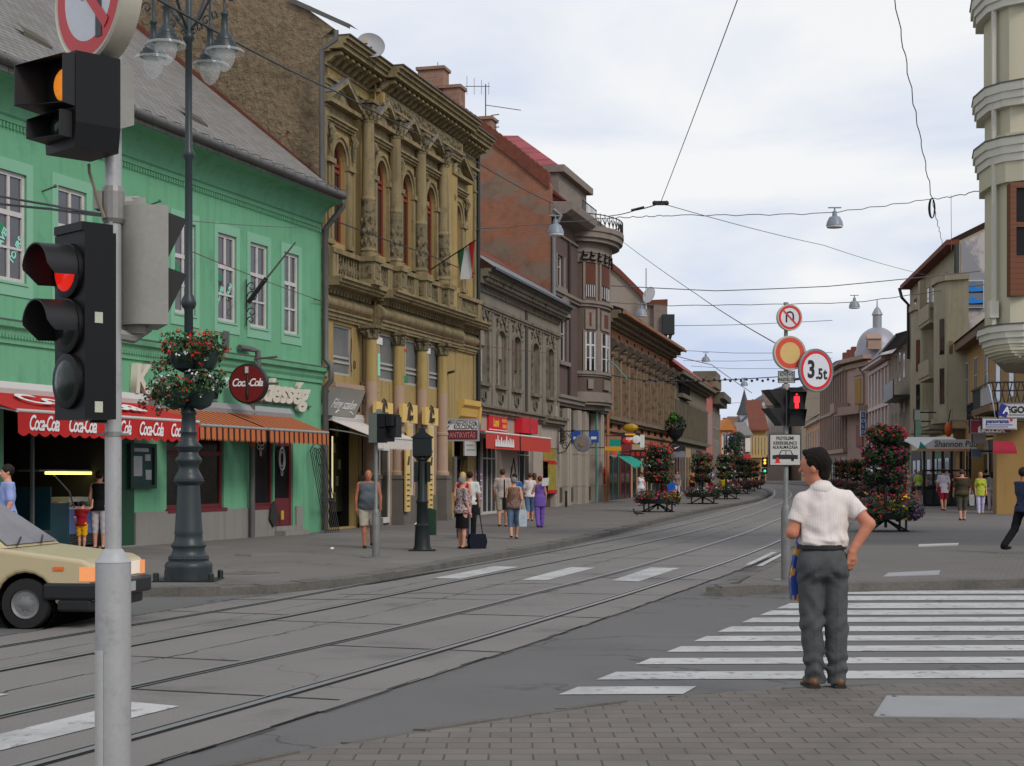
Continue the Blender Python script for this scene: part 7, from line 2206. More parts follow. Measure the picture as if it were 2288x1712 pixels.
for i,(x,Z,H,sc,lb) in enumerate(((1570,80,2.75,[[(PK,DK),(DK,),(PU,WH)],[(WH,PU),(DK,)],[(DK,WH),(RD,)],[(PK,),(DK,RD)]],'second flower tower on the left with white blossoms low on its stem'),
  (1622,92,2.85,[[(WH,PK),(DK,)],[(WH,),(DK,RD)],[(RD,PK),(WH,)],[(DK,),(WH,PK)]],'third flower tower on the left trailing white and crimson blossoms'),
  (1651,112,2.8,[[(PK,),(DK,PK)],[(DK,),(WH,OG)],[(OG,DK),(DK,)],[(PK,DK),(DK,)]],'fourth flower tower on the left with a pink crown'),
  (1668,124,2.75,[[(PK,RD),(DK,)],[(DK,OG)],[(OG,)],[(DK,OG)]],'fifth flower tower on the left with rusty tops'),
  (1684,137,2.75,[[(DK,),(PK,)],[(OG,DK)],[(OG,)],[(OG,DK)]],'last flower tower on the left before the bend'))):
 flower_tower(lb,x,0,Z,H,10 + i,sc,'flower towers along the left pavement',.6)
flower_tower('big flower tower with purple and red rings beside the man',1979,0,45.5,3.28,31,[[(PU,PK),(RD,DK),(DK,YE),(PU,),(RD,DK)],[(DK,PK),(PU,WH)],[(PK,DK),(PK,)],[(RD,RD,PK),(RD,OG)]],'flower towers along the right pavement',1.35,1.12)
flower_tower('flower tower half hidden behind the big one on the right',1992,0,61,2.2,32,[[(PK,DK),(RD,YE),(OG,DK)],[(DK,PK)],[(PK,)],[(DK,RD)]],'flower towers along the right pavement',.7)
for i,(x,Z,lb) in enumerate(((1948,82,'pink ringed flower tower left of the big one'),(1915,104,'flower tower with white trailing blossoms behind the man'),(1893,122,'rusty red flower tower farther behind the man'),(1876,140,'farthest dark red flower tower on the right'))):
 flower_tower(lb,x,0,Z,2.4 + .1 * i,40 + i,[[(PK,PU),(DK,PK)],[(OG,DK),(WH,PK)],[(DK,OG)],[(OG,),(DK,)]],'flower towers along the right pavement',.5)
# ---- ornate lamp post with baskets ------------------------------------------------------
p0 = gnd(421.6,1297)
lp = thing('lamp_post','tall ornate blue green lamp post with four hanging lamps','lamp post',p0)
mb = MB()
mb.lathe([(.36,0),(.355,.2),(.36,.24),(.33,.28),(.3,.3),(.31,.34),(.27,.38),(.235,.46),(.25,.5),(.25,.55),(.215,.6),(.205,.68),(.215,.72),(.205,.76),(.17,1.4),(.165,1.44),(.215,1.48),(.225,1.54),(.18,1.62),(.15,1.68),(.155,1.75),(.2,1.8),(.2,1.84),(.15,1.9),(.14,1.94),(.19,2.0),(.19,2.05),(.125,2.12),(.12,2.22),(.135,2.24),(.12,2.27),(.1,2.5),(.12,2.52),(.12,2.56),(.085,2.6),(.07,3.2),(.066,4.1),(.1,4.14),(.118,4.2),(.1,4.26),(.062,4.34),(.056,6.36),(.09,6.42),(.09,6.48),(.055,6.55),(.052,8.15),(.09,8.2),(.075,8.28),(.055,8.3),(.05,9.4),(.02,9.8)],20)
mb.build('post',LAMPG,lp,50)
mb = MB()
mb.box(-.46,.46,-.44,.44,-.03,.02)
for sx_ in (-1,1):
 for sy in (-1,1): mb.lathe([(.045,0),(.045,.12),(.03,.14)],8,(sx_ * .41,sy * .38,0))
mb.build('base_plate',BGREEN,lp)
mb = MB()
for z,r_,n in ((1.5,.222,30),(.525,.25,30),(2.02,.19,26),(.36,.285,30)):
 for k in range(n): mb.ball((r_ * math.cos(k * 6.283 / n),r_ * math.sin(k * 6.283 / n),z),.018,5,4)
mb.build('beading',LAMPG,lp,60)
LGLS = mat('clear_lamp_glass',(.9,.92,.92),rough=.08,var=0,fine=0,trans=.0,spec=.5,alpha=.22)
for k in range(4):
 a = rad(-20 + 90 * k)
 x,y = .62 * math.cos(a),.62 * math.sin(a)
 mb = MB()
 mb.lathe([(.21,0),(.2,.06),(.165,.07),(.16,.12),(.13,.14),(.125,.19),(.06,.27),(.045,.5),(.06,.52),(.06,.55),(.03,.58),(.02,.7),(.02,1.0)],16,(x,y,7.98))
 o = mb.build('lamp_hood',LAMPG,lp,50)
 mb = MB(); mb.lathe([(.3,7.93),(.29,7.97),(.18,8.0)],20,(x,y,0)); mb.build('brim',LGLS,o,50)
 mb = MB(); mb.lathe([(.155,7.97),(.16,7.88),(.14,7.78),(.08,7.69),(.02,7.65)],16,(x,y,0)); mb.build('globe',LGLS,o,60)
 mb = MB()
 c,s_ = math.cos(a),math.sin(a)
 mb.tube([(c * r_,s_ * r_,z) for r_,z in ((.05,8.35),(.2,8.5),(.38,8.8),(.52,9.05),(.62,9.0))],.022,6)
 mb.tube([(c * (.3 + .09 * math.cos(t * .6) * (1 - t / 14)),s_ * (.3 + .09 * math.cos(t * .6) * (1 - t / 14)),8.45 + .09 * math.sin(t * .6) * (1 - t / 14)) for t in range(12)],.014,5)
 mb.tube([(c * (.74 + .1 * math.cos(t * .6) * (1 - t / 14)),s_ * (.74 + .1 * math.cos(t * .6) * (1 - t / 14)),8.75 + .1 * math.sin(t * .6) * (1 - t / 14)) for t in range(12)],.014,5)
 mb.tube([(c * (.09 + .05 * math.cos(t * .7) * (1 - t / 12)),s_ * (.09 + .05 * math.cos(t * .7) * (1 - t / 12)),8.3 + .05 * math.sin(t * .7) * (1 - t / 12)) for t in range(10)],.012,4)
 mb.build('arm',LAMPG,lp,40)
rnd = random.Random(77)
for z,R_,lb,cols,dx in ((3.42,.27,'upper flower basket of red geraniums on the lamp post',[(RD,),(RD,),(RD,RD,WH)],.08),(2.86,.36,'lower flower basket of red and white blossoms on the lamp post',[(WH,),(WH,RD),(RD,),(RD,),(WH,WH,RD)],-.02)):
 fb = thing('flower_basket',lb,'flower basket',(p0.x + dx,p0.y,z),0,'flower baskets on the lamp post')
 mb = MB()
 for j in range(3):
  a = j * 2.094 - .3
  mb.lathe([(.03,-.28),(.16,-.22),(.22,-.08),(.23,.02)],12,(R_ * .6 * math.cos(a),R_ * .6 * math.sin(a),0))
 mb.build('bowl',mat('basket_green',(.012,.03,.028),rough=.5) if z > 3 else bpy.data.materials['basket_green'],fb,40)
 mb = MB()
 for j in range(7):
  a = j * .9
  cm = cols[0] if math.cos(a) > .5 else cols[min(len(cols) - 1,1 + j % (len(cols) - 1))]
  clump(mb,(R_ * math.cos(a),R_ * math.sin(a),.06 + rnd.uniform(-.1,.12)),(.26,.26,.2),rnd,cm,150,15,.035,.022)
 for _ in range(10):
  a = rnd.uniform(0,6.28); r_ = R_ + rnd.uniform(.12,.3)
  clump(mb,(r_ * math.cos(a),r_ * math.sin(a),rnd.uniform(-.3,.1)),(.09,.09,.12),rnd,cols[rnd.randrange(len(cols))],26,3,.03,.02)
 mb.build('flowers',FM,fb)
# ---- near traffic signal ------------------------------------------------------------------
Zs = 7.4
sp0 = at(253,1065,Zs)
ts = thing('traffic_signal','silver traffic signal post close to the camera with amber and red lit heads','traffic signal',(sp0.x,Zs,0))
zz = lambda y: EYE - (y - HZ) / FX * Zs
xx = lambda x: (x - CX) / FX * Zs - sp0.x
mb = MB()
mb.lathe([(.082,0),(.082,zz(1257)),(.084,zz(1256)),(.06,zz(1240)),(.045,zz(1228)),(.0385,zz(1226)),(.0385,zz(40))],28)
mb.build('post',ALU,ts,40)
mb = MB(); mb.lathe([(.0835,-.05),(.0835,zz(1450))],10,(-.001,0,0),a0=rad(186),a1=rad(252),caps=False); mb.build('door_flap',mat('flap_paint',(.5,.5,.48),rough=.5,var=.15,stain=((.35,.25,.12),.6,.75,.7,5)),ts)
mb = MB(); mb.lathe([(.044,zz(975)),(.044,zz(965))],14); mb.box(-.07,.07,-.02,.02,zz(973),zz(968)); mb.lathe([(.045,zz(500)),(.055,zz(490)),(.055,zz(430)),(.047,zz(418))],14); mb.box(-.08,-.04,-.05,.03,zz(470),zz(430)); mb.build('clamp',mat('clamp_grey',(.28,.27,.25),rough=.5,metal=.3,var=.2,vs=6),ts)
HB = mat('signal_housing_black',(.005,.0053,.006),rough=.5,var=.2,vs=5,spec=.28,fine=.15)
VIS = mat('visor_black',(.012,.012,.013),rough=.5,var=.1,vs=4,spec=.35)
HG = mat('signal_housing_grey',(.3,.29,.26),rough=.55,var=.15,vs=3,fine=.1,stain=((.2,.18,.14),.52,.75,.6,2.5))
AMB = mat('amber_lens_lit',(.9,.3,.02),rough=.25,var=.5,vs=40,emit=.5,ecol=(1,.3,.02),fine=.5,bump=.6,bs=60)
REDL = mat('red_lens_lit',(.8,.02,.01),rough=.2,var=.2,vs=20,emit=.45,ecol=(1,.02,.008))
OFF = mat('dark_lens',(.01,.02,.014),rough=.2,var=.1,spec=.3)
def sub(par,name,loc,rz):
 o = bpy.data.objects.new(name,None); COL.objects.link(o); o.parent = par; o.location = loc; o.rotation_euler = (0,0,rad(rz)); return Matrix.Translation(loc) @ Matrix.Rotation(rad(rz),4,'Z'),o
def MT(loc,rz): return Matrix.Translation(loc) @ Matrix.Rotation(rad(rz),4,'Z')
def lens(par,M_,x,y,z,r,m,name='lens'):
 mb = MB(); mb.M = M_ @ Matrix.Translation((x,y,z)) @ Matrix.Rotation(rad(90),4,'X')
 mb.lathe([(r,0),(r * .8,.012),(r * .4,.02),(.001,.022)],20); return mb.build(name,m,par,60)
def visor(par,M_,x,y,z,r,ln,m=None):
 """round hood, cut back underneath"""
 mb = MB(); mb.M = M_
 n = 20
 vs = []
 for k in range(n + 1):
  a = rad(-14) + rad(226) * k / n
  s_ = math.sin(a)
  cut = ln * (1 - .5 * max(0,-s_) ** .8) * (.62 + .38 * min(1,(s_ + 1) / 1.15))
  for rr_ in (r,r - .007):
   vs.append((x + rr_ * math.cos(a),y,z + rr_ * s_)); vs.append((x + rr_ * math.cos(a) * 1.03,y - cut,z + rr_ * s_ - .03 * cut))
 fs = []
 for k in range(n):
  a,b = 4 * k,4 * k + 4
  fs += [(a,b,b + 1,a + 1),(a + 3,b + 3,b + 2,a + 2),(a + 1,b + 1,b + 3,a + 3)]
 mb.add(vs,fs); return mb.build('visor',m or VIS,par,50)
RZ = -46
M1 = MT((xx(188),-.12,zz(252)),RZ) @ Matrix.Scale(.87,4)
mb = MB(); mb.M = M1
mb.prism([(-.15,-.25),(.15,-.25),(.17,-.12),(.17,.25),(-.17,.25),(-.17,-.12)],-.1,.16); mb.build('flasher_head',HB,ts)
mb = MB(); mb.M = M1
mb.add([(-.165,.16,.24),(.165,.16,.24),(.165,.16,-.12),(-.165,.16,-.12),(.14,.16,-.245),(-.14,.16,-.245),(-.14,.26,.22),(.14,.26,.22),(.14,.26,-.08),(-.14,.26,-.08)],[(0,1,7,6),(1,2,8,7),(2,4,5,3),(3,0,6,9),(6,7,8,9),(2,3,9,8)]); mb.build('flasher_back',HG,ts)
mb = MB(); mb.M = M1
for (x0,x1,z0,z1,ln,tp) in ((-.165,.165,-.04,.235,.17,.05),(-.13,.13,-.2,-.05,.12,.03)):
 n_ = .07
 o_ = [(x0,-.1,z0),(x1,-.1,z0),(x1,-.1,z1),(x0,-.1,z1),(x0 - .01,-.1 - ln,z0 + tp * .6),(x1 + .0,-.1 - n_,z0 + tp * .2),(x1 + .0,-.1 - n_,z1 - .01),(x0 - .01,-.1 - ln,z1 - .03)]
 mb.add(o_ + [(p[0] * .95,p[1],p[2] * .97 + (z0 + z1) * .015) for p in o_],[(0,4,5,1),(1,5,6,2),(2,6,7,3),(3,7,4,0),(9,13,12,8),(10,14,13,9),(11,15,14,10),(8,12,15,11),(4,12,13,5),(5,13,14,6),(6,14,15,7),(7,15,12,4)])
mb.build('box_visor',VIS,ts)
lens(ts,M1,.04,-.11,.09,.082,AMB,'amber_lens'); lens(ts,M1,0,-.11,-.12,.07,OFF,'unlit_lens')
mb = MB(); mb.tube([(xx(205),-.05,zz(372)),(xx(207),-.06,zz(390)),(xx(222),-.05,zz(440)),(xx(240),-.055,zz(492))],.008,6); mb.build('cable',mat('cable_tan',(.2,.17,.12),rough=.6),ts)
M2 = MT((xx(207),-.06,zz(735)),RZ)
mb = MB(); mb.M = M2
mb.prism([(-.14,-.1),(.14,-.1),(.14,.06),(-.14,.06)],-.43,.43,ax='z'); mb.prism([(-.13,-.11),(.13,-.11),(.13,.05),(-.13,.05)],.431,.47,ax='z')
for z in (.255,0,-.255): mb.M = M2 @ Matrix.Translation((0,-.1,z)) @ Matrix.Rotation(rad(90),4,'X'); mb.lathe([(.128,0),(.128,.02),(.112,.025)],20)
mb.build('signal_head',HB,ts,30)
for z,m_,nm in ((.255,REDL,'red_lens'),(0,OFF,'amber_lens'),(-.255,OFF,'green_lens')): lens(ts,M2,0,-.12,z,.105,m_,nm)
visor(ts,M2,0,-.12,.255,.12,.155); visor(ts,M2,0,-.12,0,.12,.155)
mb = MB(); mb.M = M2; mb.box(.1405,.143,-.05,-.01,.01,.06); mb.box(.1405,.143,-.05,-.01,-.4,-.35); mb.build('sticker',mat('pale_sticker',(.5,.52,.4),rough=.7),ts)
mb = MB(); mb.lathe([(.05,zz(945)),(.06,zz(920))],12,(xx(225),0,0)); mb.box(xx(225),0,-.02,.02,zz(940),zz(925)); mb.build('lower_bracket',HB,ts)
M3 = MT((xx(322),.12,zz(592)),112)
mb = MB(); mb.M = M3
q_ = [(-.16,-.06)] + [(.15 * math.cos(a),.02 + .13 * math.sin(a)) for a in [math.pi * (1 - k / 10) for k in range(11)]] + [(.16,-.06)]
mb.prism(q_,-.28,.28,ax='z')
q2_ = [(x * .62,y * .75 + .02) for x,y in q_[1:-1]]
mb.prism(q2_,.28,.32,ax='z'); mb.prism(q2_,-.32,-.28,ax='z'); mb.build('side_signal_head',HG,ts,30)
mb = MB(); mb.M = M3
for z in (.13,-.13): mb.add([(-.14,-.06,z + .12),(.14,-.06,z + .12),(.14,-.06,z - .1),(-.14,-.06,z - .1),(-.145,-.15,z + .09),(.145,-.15,z + .09)],[(0,1,5,4),(1,2,5),(0,4,3)])
mb.build('side_visor',VIS,ts)
lens(ts,M3,0,-.06,.13,.1,OFF,'side_lens')
mb = MB(); mb.tube([(0,0,zz(455)),(xx(300),.05,zz(447)),(xx(320),.1,zz(470))],.03,8); mb.tube([(0,0,zz(745)),(xx(290),.05,zz(752)),(xx(320),.1,zz(725))],.03,8); mb.tube([(xx(254),-.055,zz(500)),(xx(256),-.058,zz(700))],.011,6); mb.build('side_bracket',HG,ts,40)
RDS = mat('sign_red',sr(200,28,28),rough=.35,var=.06,vs=3); WHS = mat('sign_white',(.62,.63,.66),rough=.35,var=.05,vs=3); BKS = mat('sign_black',(.01,.01,.012),rough=.4,var=0,fine=0); RIMC = mat('sign_rim_cream',(.5,.47,.38),rough=.45,var=.12,vs=4)
def disc_sign(par,M_,R_,th,face,inner,nm='sign',rim=None,rin=.74):
 mb = MB(); mb.M = M_ @ Matrix.Rotation(rad(90),4,'X'); mb.lathe([(R_,-th),(R_,.0),(R_ * .96,.008),(R_ * .94,.002)],40); o = mb.build(nm,rim or RIMC,par,35)
 mb = MB(); mb.M = M_ @ Matrix.Rotation(rad(90),4,'X'); mb.lathe([(R_ * .9,.002),(R_ * rin,.0025)],40,m=0,caps=False); mb.lathe([(R_ * .94,.0015),(R_ * .9,.002)],40,m=1,caps=False)
 mb.add([(R_ * rin * math.cos(k * .157),R_ * rin * math.sin(k * .157),.0024) for k in range(40)],[tuple(range(40))],2); mb.build('face',[face,WHS,inner],o)
 return o
def bar(mb,M_,x0,z0,x1,z1,w_,o=.004):
 d = Vector((x1 - x0,z1 - z0)).normalized(); n_ = Vector((-d.y,d.x)) * w_ / 2
 old = mb.M; mb.M = M_; mb.poly(*[(x,-o,z) for x,z in ((x0 - n_.x,z0 - n_.y),(x1 - n_.x,z1 - n_.y),(x1 + n_.x,z1 + n_.y),(x0 + n_.x,z0 + n_.y))]); mb.M = old
M4 = MT((xx(205),-.06,zz(-5)),-46)
o = disc_sign(ts,M4,.32,.1,RDS,WHS,'no_turn_sign',None,.68)
mb = MB(); bar(mb,M4,.1,-.22,.1,.05,.055,.005); bar(mb,M4,.1,.05,-.12,.05,.055,.0052); bar(mb,M4,-.03,.05,-.06,.05,.14,.0054); mb.build('arrow',BKS,o)
mb = MB(); bar(mb,M4,-.17,.17,.17,-.17,.055,.0065); mb.build('slash',RDS,o)
# ---- pedestrian signal on the far left pavement ----------------------------------------------
p1 = gnd(840,1245)
t2 = thing('traffic_signal','grey crossing signal on a thin post seen from the side by the bald man','traffic signal',p1)
Z2 = p1.y
y2 = lambda y: EYE - (y - HZ) / FX * Z2
mb = MB(); mb.lathe([(.075,0),(.075,.86),(.05,.93),(.037,.95),(.037,y2(985))],16); mb.lathe([(.3,.0),(.3,.012)],16); mb.build('post',GALV,t2,40)
M_ = MT((.1,0,y2(955)),62)
mb = MB(); mb.M = M_; mb.box(-.2,.2,-.02,.16,-.3,.28); mb.prism([(-.05,.28),(.05,.28),(0,.36)],0,.1); mb.build('head_back',mat('grey_green_box',(.13,.15,.13),rough=.5,var=.15),t2)
mb = MB(); mb.M = M_; mb.box(-.18,.18,-.2,-.021,.0,.26); mb.box(-.18,.18,-.2,-.021,-.28,-.03); mb.box(-.16,.16,-.34,-.2,.02,.24); mb.build('head_front',HB,t2)
mb = MB(); mb.M = M_; mb.box(-.03,.18,-.36,-.1,-.2,.2); mb.build('side_visor',VIS,t2)
# ---- ornate dark green street post with litter bin ---------------------------------------------
p2 = gnd(943.5,1231)
op_ = thing('signpost','ornate dark green cast iron post with a lantern shaped sign box','signpost',p2)
Z2 = p2.y
mb = MB(); mb.box(-.28,.28,-.2,.2,0,.03); mb.lathe([(.2,.03),(.17,.1),(.15,.5),(.16,.54),(.12,.58),(.115,1.0),(.13,1.02),(.13,1.06),(.1,1.1),(.09,1.9),(.12,1.93),(.07,2.0),(.13,2.06),(.06,2.12),(.05,2.2),(.12,2.26)],16); mb.build('post',DGREEN,op_,40)
zt,zb = y2(979),y2(1019)
mb = MB(); mb.box(-.2,.2,-.12,.12,zb,zt); mb.box(-.23,.23,-.14,.14,zt,zt + .03); mb.prism([(-.21,zt + .03),(.21,zt + .03),(.08,zt + .12),(.05,zt + .22),(-.05,zt + .22),(-.08,zt + .12)],-.1,.1); mb.ball((0,0,zt + .27),.035,8,6); mb.prism([(-.2,zb),(-.1,zb - .1),(.1,zb - .1),(.2,zb)],-.05,.05); mb.build('sign_box',DGREEN,op_)
zt,zb = y2(1032),y2(1077)
mb = MB(); mb.box(-.17,-.1,-.1,.1,zb,zt); mb.box(.1,.17,-.1,.1,zb,zt); mb.build('side_box',DGREEN,op_)
p3 = gnd(961,1229)
lb_ = thing('litter_bin','dark green litter bin fixed beside the ornate green post','litter bin',(p3.x,p3.y - .02,p3.z))
mb = MB(); mb.prism([(-.13,.32),(.13,.32),(.13,.86),(.0,.9),(-.13,.88)],-.13,.13); mb.build('bin',mat('bin_green',sr(20,58,40),rough=.55,var=.2),lb_)
mb = MB(); mb.box(-.13,-.09,-.03,.03,0,.9); mb.box(-.2,-.05,-.03,.03,0,.02); mb.build('stake',DGREEN,lb_)
# ---- sign post on the right corner ---------------------------------------------------------------
p4 = gnd(1756,1297)
sp = thing('signal_post','grey post on the far corner carrying three round signs and a red walking man signal','signal post',p4)
Z4 = p4.y
y4 = lambda y: EYE - (y - HZ) / FX * Z4
x4 = lambda x: (x - CX) / FX * Z4 - p4.x
mb = MB(); mb.lathe([(.074,0),(.074,1.05),(.06,1.12),(.036,1.18),(.036,y4(880)),(.03,y4(878)),(.03,y4(680))],18); mb.lathe([(.2,0),(.2,.012)],14); mb.build('post',GALV,sp,40)
mb = MB(); mb.lathe([(.055,y4(872)),(.06,y4(860)),(.05,y4(858))],12); mb.lathe([(.05,y4(945)),(.05,y4(878))],12,(-.03,0,0)); mb.lathe([(.034,y4(681)),(.04,y4(676))],10); mb.build('collar',HG,sp,40)
MA = MT((x4(1763),-.07,y4(710.6)),12)
o = disc_sign(sp,MA,.2,.05,RDS,WHS,'u_turn_sign',RIMC,.72)
mb = MB(); pts = [(-.055,-.075),(-.055,.03)] + [(-.055 * math.cos(t),.03 + .055 * math.sin(t)) for t in (.5,1,1.57,2.1,2.6)] + [(.055,.03),(.055,-.06)]
for (a,b),(c,d) in zip(pts[:-1],pts[1:]): bar(mb,MA,a,b,c,d,.026,.005)
mb.build('u_arrow',BKS,o)
mb = MB(); bar(mb,MA,-.1,.1,.1,-.1,.026,.0065); mb.build('slash',RDS,o)
MBm = MT((x4(1763),-.09,y4(790)),14)
ORS = mat('faded_red_ring',sr(200,70,48),rough=.4,var=.08); YLS = mat('yellowed_sign_face',sr(205,170,105),rough=.45,var=.06,vs=2)
o = disc_sign(sp,MBm,.262,.06,ORS,YLS,'no_vehicles_sign',RIMC,.62)
MC = MT((x4(1824),.0,y4(827.6)),28)
o = disc_sign(sp,MC,.33,.03,RDS,WHS,'weight_limit_sign',ZINC,.76)
for ch,s_,dx,dz,b in (('3',.36,-.1,.0,.012),('.5',.22,.055,-.06,.008),('t',.24,.165,-.055,.008)):
 t = txt(ch,s_,BKS,None,(0,0,0),ext=.001,bold=b,sx=.82); t.matrix_basis = Matrix.Identity(4); t.parent = o; t.location = MC @ Vector((dx,-.006,dz)); t.rotation_euler = (rad(90),0,rad(28)); t.scale = (.85,1,1)
mb = MB(); mb.tube([(0,.02,y4(810)),tuple(MC @ Vector((0,.03,.08)))],.02,6); mb.tube([(0,.02,y4(850)),tuple(MC @ Vector((0,.03,-.1)))],.02,6); mb.build('sign_arm',GALV,sp)
def plate(par,x0,y0,x1,y1,yo,rim,m,rd=.02,name='plate'):
 a,b,c,d = x4(x0),x4(x1),y4(y1),y4(y0)
 mb = MB(); mb.box(a,b,yo,yo + .02,c,d); o = mb.build(name,rim,par)
 mb = MB(); w_ = (b - a) * .03; mb.box(a + w_,b - w_,yo - .003,yo,c + w_,d - w_); mb.build('face',m,o); return o,a,b,c,d
PLG = mat('plate_grey',(.4,.4,.38),rough=.5,var=.1,vs=3)
o,a,b,c,d = plate(sp,1737,829.5,1775,856.5,-.06,BKS,PLG,name='exception_plate')
txt('KIVÉVE',.085,BKS,o,((a + b) / 2,-.066,(c * .3 + d * .7)),ext=.001,sx=.8,bold=.001); txt('ENGEDÉLLYEL',.075,BKS,o,((a + b) / 2,-.066,(c * .72 + d * .28)),ext=.001,sx=.55,bold=.001)
o,a,b,c,d = plate(sp,1717.6,970,1788,1041,-.06,BKS,mat('plate_cream',(.46,.45,.41),rough=.5,var=.06,vs=2),name='clamp_warning_plate')
cx_ = (a + b) / 2; H_ = d - c; W_ = b - a
for s_,f,z in (('FIGYELEM!',.07,.86),('KERÉKBILINCS',.066,.71),('ALKALMAZÁSA',.066,.58)): txt(s_,f,BKS,o,(cx_,-.066,c + H_ * z),ext=.001,sx=.84,bold=.001)
mb = MB()
P = lambda *q: mb.poly(*[(a + W_ * x,-.0655,c + H_ * z) for x,z in q])
P((.1,.21),(.9,.21),(.9,.335),(.7,.35),(.3,.35),(.1,.33))
for q in (((.3,.35),(.33,.35),(.39,.475),(.36,.475)),((.36,.465),(.68,.465),(.67,.485),(.365,.485)),((.66,.475),(.69,.475),(.75,.35),(.72,.35)),((.51,.35),(.53,.35),(.53,.475),(.51,.475))): P(*q)
ci = lambda x,z,r,k0=0,k1=14: [(x + r * math.cos(k * .449),z + r * math.sin(k * .449)) for k in range(k0,k1)]
P(*ci(.73,.19,.05)); mb.build('car_symbol',BKS,o)
mb = MB()
for x in (.27,.73): mb.poly(*[(a + W_ * q,-.0651,c + H_ * z) for q,z in ci(x,.2,.085)])
mb.build('wheel_gap',bpy.data.materials['plate_cream'],o)
mb = MB(); mb.poly(*[(a + W_ * q,-.0661,c + H_ * z) for q,z in ci(.26,.19,.065)]); mb.poly(*[(a + W_ * q,-.0663,c + H_ * z) for q,z in ((.16,.09),(.36,.09),(.31,.15),(.21,.15))]); mb.build('wheel_clamp',RDS,o)
mb = MB(); mb.M = MT((x4(1777),-.02,y4(912)),6); mb.box(-.125,.125,-.08,.1,-.275,.275); mb.box(-.1,.1,-.06,.1,.276,.31); mb.build('walk_signal',HB,sp)
mb = MB(); mb.M = MT((x4(1777),-.02,y4(912)),6)
for z0 in (.0,-.265): mb.add([(-.12,-.08,z0 + .26),(.12,-.08,z0 + .26),(.12,-.2,z0 + .24),(-.12,-.2,z0 + .24),(-.12,-.08,z0 + .03),(.12,-.08,z0 + .03)],[(0,1,2,3),(0,3,4),(1,5,2)])
mb.build('hood',VIS,sp)
MAN = mat('red_man_light',(1,.03,.03),emit=1.6,ecol=(1,.02,.03),var=0,fine=0)
mb = MB(); Mm = MT((x4(1777.5),-.105,y4(897)),6); mb.M = Mm
mb.ball((0,0,.1),(.014,.004,.016),10,6); mb.prism([(-.035,.075),(.035,.075),(.045,.06),(.042,-.02),(.028,-.02),(.026,-.12),(.005,-.12),(.003,-.03),(-.003,-.03),(-.005,-.12),(-.026,-.12),(-.028,-.02),(-.042,-.02),(-.045,.06)],-.004,.004); mb.build('red_man',MAN,sp)
mb = MB(); Mv = MT((x4(1738),.02,y4(910)),-70); mb.M = Mv
mb.box(-.11,.11,.0,.08,-.28,.28)
for z0 in (.02,-.26): mb.add([(-.11,0,z0 + .24),(.11,0,z0 + .24),(.11,0,z0),(-.11,0,z0),(-.12,-.22,z0 + .24),(.12,-.22,z0 + .24)],[(0,1,5,4),(1,2,5),(0,4,3),(4,5,2,3)])
mb.build('side_signal',VIS,sp)
# ---- small things along the left shops ----------------------------------------------------------
def px_box(name,label,cat,x0,y0,x1,y1,Z,m,dep=.4,parts=None,rz=20,base=True,group=None):
 c = at((x0 + x1) / 2,y1,Z); hw = (x1 - x0) / 2 / FX * Z; h = (y1 - y0) / FX * Z
 r = thing(name,label,cat,c,rad(rz),group)
 return r,hw,h
r,hw,h = px_box('post_box','red post box standing on a narrow red pedestal','post box',1324,1044,1350,1121,85,None)
PBR = mat('post_red',sr(165,22,24),rough=.45,var=.12,vs=2)
mb = MB(); mb.box(-hw,hw,-.25,.25,h * .52,h); mb.box(-hw * .62,hw * .55,-.2,.2,0,h * .52); mb.build('body',PBR,r); mb = MB(); mb.box(-hw * .5,hw * .1,-.21,-.2,h * .3,h * .46); mb.build('notice',WHITEP,r)
for nm,lb,x0,y0,x1,y1,Z,col in (('shop_board','tall blue advertising board with coloured shapes beside the grey piers',1242,1024,1264,1101,78,sr(40,95,165)),('shop_board','tall yellow advertising board next to the red post box',1347,1046,1361,1101,87,sr(225,160,20))):
 r,hw,h = px_box(nm,lb,'sign',x0,y0,x1,y1,Z,None)
 mb = MB(); mb.box(-hw,hw,-.06,.06,0,h); mb.box(-hw * .8,-hw * .6,0,.04,-.6,0); mb.box(hw * .6,hw * .8,0,.04,-.6,0); mb.build('panel',mat(lb.split()[1] + '_board_panel',col,rough=.5,var=.15,vs=2),r)
 rq = random.Random(x0)
 for k,m_ in enumerate((RDS,FYEL if x0 < 1300 else RDS,WHITE)):
  mb = MB()
  for j in range(3): z = h * rq.uniform(.2,.9); mb.box(-hw * .5,hw * .1 + k * .05,-.07,-.061 - .001 * k,z,z + h * .05)
  mb.build('lettering',m_,r)
r,hw,h = px_box('bollard','short black bollard before the grey piers','bollard',1263,1097,1267,1133,68,None); mb = MB(); mb.lathe([(.06,0),(.05,.6),(.07,.62),(.05,h)],8); mb.build('post',BLACK,r)
